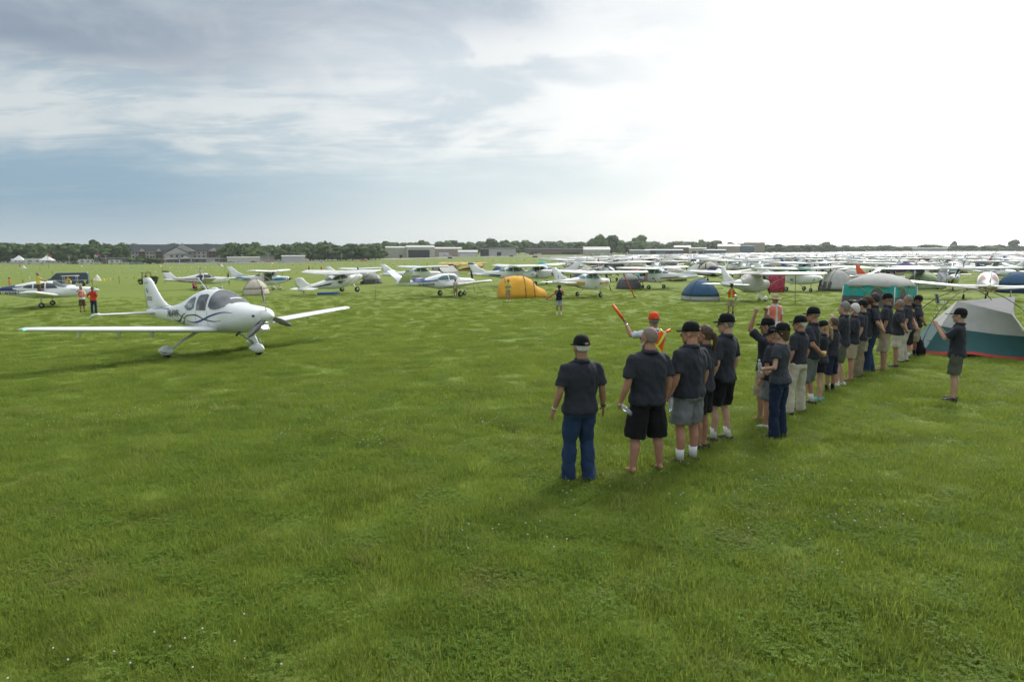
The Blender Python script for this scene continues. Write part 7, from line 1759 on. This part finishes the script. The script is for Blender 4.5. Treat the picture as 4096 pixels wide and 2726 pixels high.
p19, H19_ = put(3614, 1446, 1182, -84, q='mid', legs='stepL', build=1.02, arms=('behind', 'down'), bottom='pants', bmat=CREAM, hair='short', hairmat=HAIRG, hat=None, skin='pink', label='bareheaded person with sunglasses in cream trousers, partly hidden', group=ROW)
p20, H20_ = put(3632, 1431, 1212, -84, q='mid', build=.92, arms=('behind', 'behind'), bottom='long', bmat=BLKC, hair='short', hairmat=HAIRD, skin='fair', sock=SOCKW, label='short person in long black shorts and white socks near the end of the line', group=ROW)
p21, H21_ = put(3656, 1424, 1181, -86, q='mid', legs='close', build=1.06, arms=('behind', 'behind'), bottom='long', bmat=KHA, hair='short', hairmat=HAIRD, skin='brown', sock=SOCKB, label='last person of the line, in black cap and khaki shorts beside the backpack', group=ROW)
p22, H22_ = put(3812, 1600, 1233, -84, q='near', build=1.0, arms=('phone', 'phone'), bottom='shorts', bmat=cloth('moss_green_shorts_cloth', (.085, .09, .065)), hair='short', hairmat=HAIRD, glasses=False, skin='fair', head_pitch=.06, label='person in black cap taking a picture with a phone before the large tent', hand=('fist', 'fist'))
p22b, _h = put(3452, 1492, 1185, -70, q='mid', build=1.0, arms=('camera', 'camera'), bottom='shorts', bmat=KHA, hair='short', hairmat=HAIRD, hatmat=cloth('brown_cap_cloth', (.10, .055, .035)), skin='tan', glasses=False, label='person in brown cap holding a large black camera behind the bearded one', group=ROW)
# marshaller
PM = Vector(((2618 - 2048) / F_PX * 12.3, 12.3, 0)); PM.z = gz(PM.x, PM.y)
pm, HM_ = person(PM, R(12), q='near', h=1.78, build=1.08, arms=('point', 'wand_up'), hand=('fist', 'fist'), top=LBLC, vest=ORGC, tape=True, bottom='pants', bmat=NAVC, hat='cap', hatmat=cloth('orange_cap_cloth', (.75, .07, .015)), hair='short', hairmat=HAIRG, skin='tan', glasses=False, bands=[('L', STEEL)], label='marshaller in orange reflective vest and orange cap directing the taxiing aircraft with wands')
WAND = mat('orange_wand_plastic', (.95, .12, .01), .35, var=0)
def wand(p, d, label, ln=.42):
    b = MB(); d = Vector(d).normalized(); b.tube([p - d * .05, p + d * .06], .018, 10, 1); b.tube([p + d * .06, p + d * ln], [.028, .026], 12, 0); o = b.build('signal_wand', [WAND, BLK]); tag(o, label, 'wand'); return o
wand(HM_['L'][0], (-.58, .1, .78), 'orange signal wand held up in the left hand of the marshaller', .38); wand(HM_['R'][0], (.75, .35, .35), 'orange signal wand in the far hand of the marshaller', .26)
# held things
WATER = mat('clear_plastic_bottle', (.75, .80, .82), .08, trans=.6, var=0); CAPB = mat('blue_bottle_cap', (.02, .04, .4), .4, var=0)
def bottle(p, d, label, capm):
    root = empty('water_bottle'); tag(root, label, 'bottle'); b = MB(); d = Vector(d).normalized(); up = Vector((0, 0, 1)); q = up.rotation_difference(d).to_matrix()
    prof = ((-.10, .02), (-.095, .032), (-.03, .033), (-.02, .029), (.0, .033), (.05, .033), (.085, .016), (.10, .014)); b.loft([[p + q @ Vector((r_ * math.cos(a), r_ * math.sin(a), z)) for a in [2 * PI * j / 12 for j in range(12)]] for z, r_ in prof]); b.build('bottle_body', WATER, root)
    b = MB(); b.loft([[p + q @ Vector((.016 * math.cos(a), .016 * math.sin(a), z)) for a in [2 * PI * j / 10 for j in range(10)]] for z in (.098, .118)]); b.build('bottle_cap', capm, root)
bottle(H2_['L'][0] + Vector((.09, -.02, -.03)), (-.6, .0, .5), 'empty clear water bottle tilted in the left hand of the big bareheaded person', mat('white_bottle_cap', (.7, .7, .7), .4))
bottle(H3_['L'][0] + Vector((.03, -.04, -.03)), (.1, 0, 1), 'water bottle with a blue cap held low beside grey shorts', CAPB)
bottle(H8_['L'][0] + Vector((0, 0, .04)), (-.15, 0, 1), 'half empty water bottle held by the woman in jeans', mat('white_bottle_cap', (.7, .7, .7), .4))
def cup(p, label):
    b = MB(); b.loft([[p + Vector((r_ * math.cos(a), r_ * math.sin(a), z)) for a in [2 * PI * j / 12 for j in range(12)]] for z, r_ in ((0, .03), (.08, .042), (.075, .036), (.01, .026))]); tag(b.build('cup', mat('yellow_cup_plastic', (.75, .55, .15), .5)), label, 'cup')
cup(H10_['L'][0], 'yellow cup held behind the back next to the blonde girl')
def camera_(p, rz, label, sc_=1.0, lens=.12):
    root = empty('camera', p, rz); tag(root, label, 'camera'); b = MB(); b.box((0, 0, 0), (.14, .06, .095)); b.box((0, 0, .06), (.05, .05, .035)); b.build('camera_body', BLK, root)
    b = MB(); b.tube([(0, .03, 0), (0, .03 + lens, 0)], [.036, .042], 12); b.build('lens', BLK, root); root.scale = (sc_,) * 3; return root
b = MB(); pp = (H22_['L'][0] + H22_['R'][0]) / 2 + Vector((-.02, 0, .05)); b.box((0, 0, 0), (.075, .012, .14)); o = b.build('phone', mat('silver_phone', (.4, .38, .36), .3, metal=.5)); tag(o, 'silver phone held up at eye level by the person in front of the large tent', 'phone'); o.location = pp; o.rotation_euler = (R(10), 0, p22.rotation_euler[2])
camera_(_h['face'][0], p22b.rotation_euler[2], 'large black camera held by the person in the brown cap', 1.2, .2)
# people out on the field
FIELD = None
def far(px, py, top_y, rel, **kw):
    kw.setdefault('q', 'far'); kw.setdefault('glasses', False); return put(px, py, top_y, rel, **kw)
a, h_ = far(2236, 1257, 1140, 178, q='mid', build=1.15, belly=.05, arms=('camera', 'camera'), top=NAVC, bottom='shorts', bmat=LGREY, hat='boonie', hatmat=BLKC, skin='tan', sock=SOCKW, shoe=SHOEW, label='photographer in dark shirt and light grey shorts with camera at the face on open grass'); camera_(h_['face'][0], a.rotation_euler[2], 'black camera at the face of the photographer in light grey shorts')
far(2033, 1203, 1116, 178, q='mid', build=1.05, arms=('crossed', 'crossed'), top=YELC, bottom='shorts', bmat=KHA, skin='pink', hatmat=KHA, shoe=SHOEW, label='person in yellow shirt with folded arms in front of the orange tunnel tent')
a, h_ = far(1822, 1188, 1114, 175, q='mid', build=.9, arms=('camera', 'camera'), top=WHC, bottom='shorts', bmat=KHA, skin='tan', hatmat=ORGC, shoe=SHOEW, label='person in white shirt and orange cap photographing beside the v-tail aircraft'); camera_(h_['face'][0], a.rotation_euler[2], 'small black camera of the person in the orange cap')
a, h_ = far(2922, 1260, 1134, 176, q='mid', build=1.05, arms=('camera', 'camera'), top=HIVC, vest=ORGC, bottom='shorts', bmat=KHA, hat='boonie', hatmat=BLKC, skin='tan', sock=SOCKB, label='photographer in lime shirt and orange vest before the covered aircraft'); camera_(h_['face'][0], a.rotation_euler[2], 'camera held by the photographer in the orange vest')
Ps = gp(3092, 20.5)
person(Ps, R(190), q='mid', h=1.8, build=1.05, top=WHC, vest=PNKC, bottom='pants', bmat=KHA, hat='straw', hatmat=TANC, arms=('down', 'down'), skin='tan', glasses=True, label='person in straw hat, white t-shirt and coral vest facing the line')
far(377, 1252, 1148, 25, q='mid', build=1.12, arms=('front', 'hip'), top=REDC, bottom='pants', bmat=JEAN, hat='boonie', hatmat=cloth('olive_hat_cloth', (.12, .11, .07)), skin='tan', label='person in red shirt, jeans and wide hat near the low-wing aircraft at the left')
far(331, 1247, 1144, 150, q='mid', build=1.0, arms=('brow', 'crossed'), top=WHC, vest=PNKC, bottom='long', bmat=BRNC, hat=None, hair='short', hairmat=HAIRB, skin='tan', label='person in coral vest and brown shorts shading the eyes with a hand')
Pw = rA.matrix_basis @ Vector((-.2, -1.0, .92)); person(Pw, R(-30), q='mid', h=1.72, top=YELC, bottom='pants', bmat=BRNC, hat=None, hair='short', hairmat=HAIRG, glasses=False, skin='tan', arms=('reach', 'reach'), label='person in yellow shirt standing on the wing of the aircraft at the left edge')
far(41, 1158, 1110, -90, arms=('down', 'down'), top=ORGC, bottom='pants', bmat=LGREY, hatmat=BRNC, label='person in orange shirt and pale trousers at the far left behind the aircraft')
far(80, 1068, 1052, 180, arms=('down', 'down'), top=ORGC, bottom='pants', bmat=NAVC, hat=None, h=1.8, label='distant person in orange by the left marquees')
Pw2 = rB.matrix_basis @ Vector((-.5, -1.0, .95)); person(Pw2, R(-80), q='far', h=1.75, top=LGREY, bottom='pants', bmat=DJEAN, hat=None, hair='short', hairmat=HAIRG, glasses=False, skin='fair', arms=('down', 'front'), label='person in grey shirt standing on the wing of the maroon striped aircraft')
person(at(779, 1163), R(-100), q='far', h=1.7, crouch=True, top=cloth('magenta_top_cloth', (.40, .03, .12)), bottom='pants', bmat=BLKC, hat=None, hair='short', hairmat=HAIRD, glasses=False, arms=('reach', 'reach'), label='person crouching by the open door of the maroon striped aircraft')
far(1000, 1160, 1100, 150, top=NAVC, bottom='pants', bmat=DJEAN, hat=None, h=1.75, label='person behind the beige dome tent with only head and shoulders showing')
for px, py, tp, lb in ((1236, 1085, 1063, 'orange-vested person behind the wing of the tailwheel aircraft'), (1286, 1089, 1069, 'orange-vested person just right of the first one behind the wing'), (876, 1066, 1050, 'distant orange-shirted person walking beyond the utility vehicle'), (1287, 1050, 1038, 'distant orange figure on the far taxiway'), (1600, 1036, 1029, 'tiny orange figure by the hangar taxiway, left one'), (1736, 1034, 1027, 'tiny orange figure by the hangar taxiway, right one'), (2719, 1031, 1019, 'distant orange figure beside the runway ahead of the blue hangars')):
    far(px, py, tp, 180, top=ORGC, bottom='pants', bmat=NAVC, hat=None, h=1.8, label=lb)
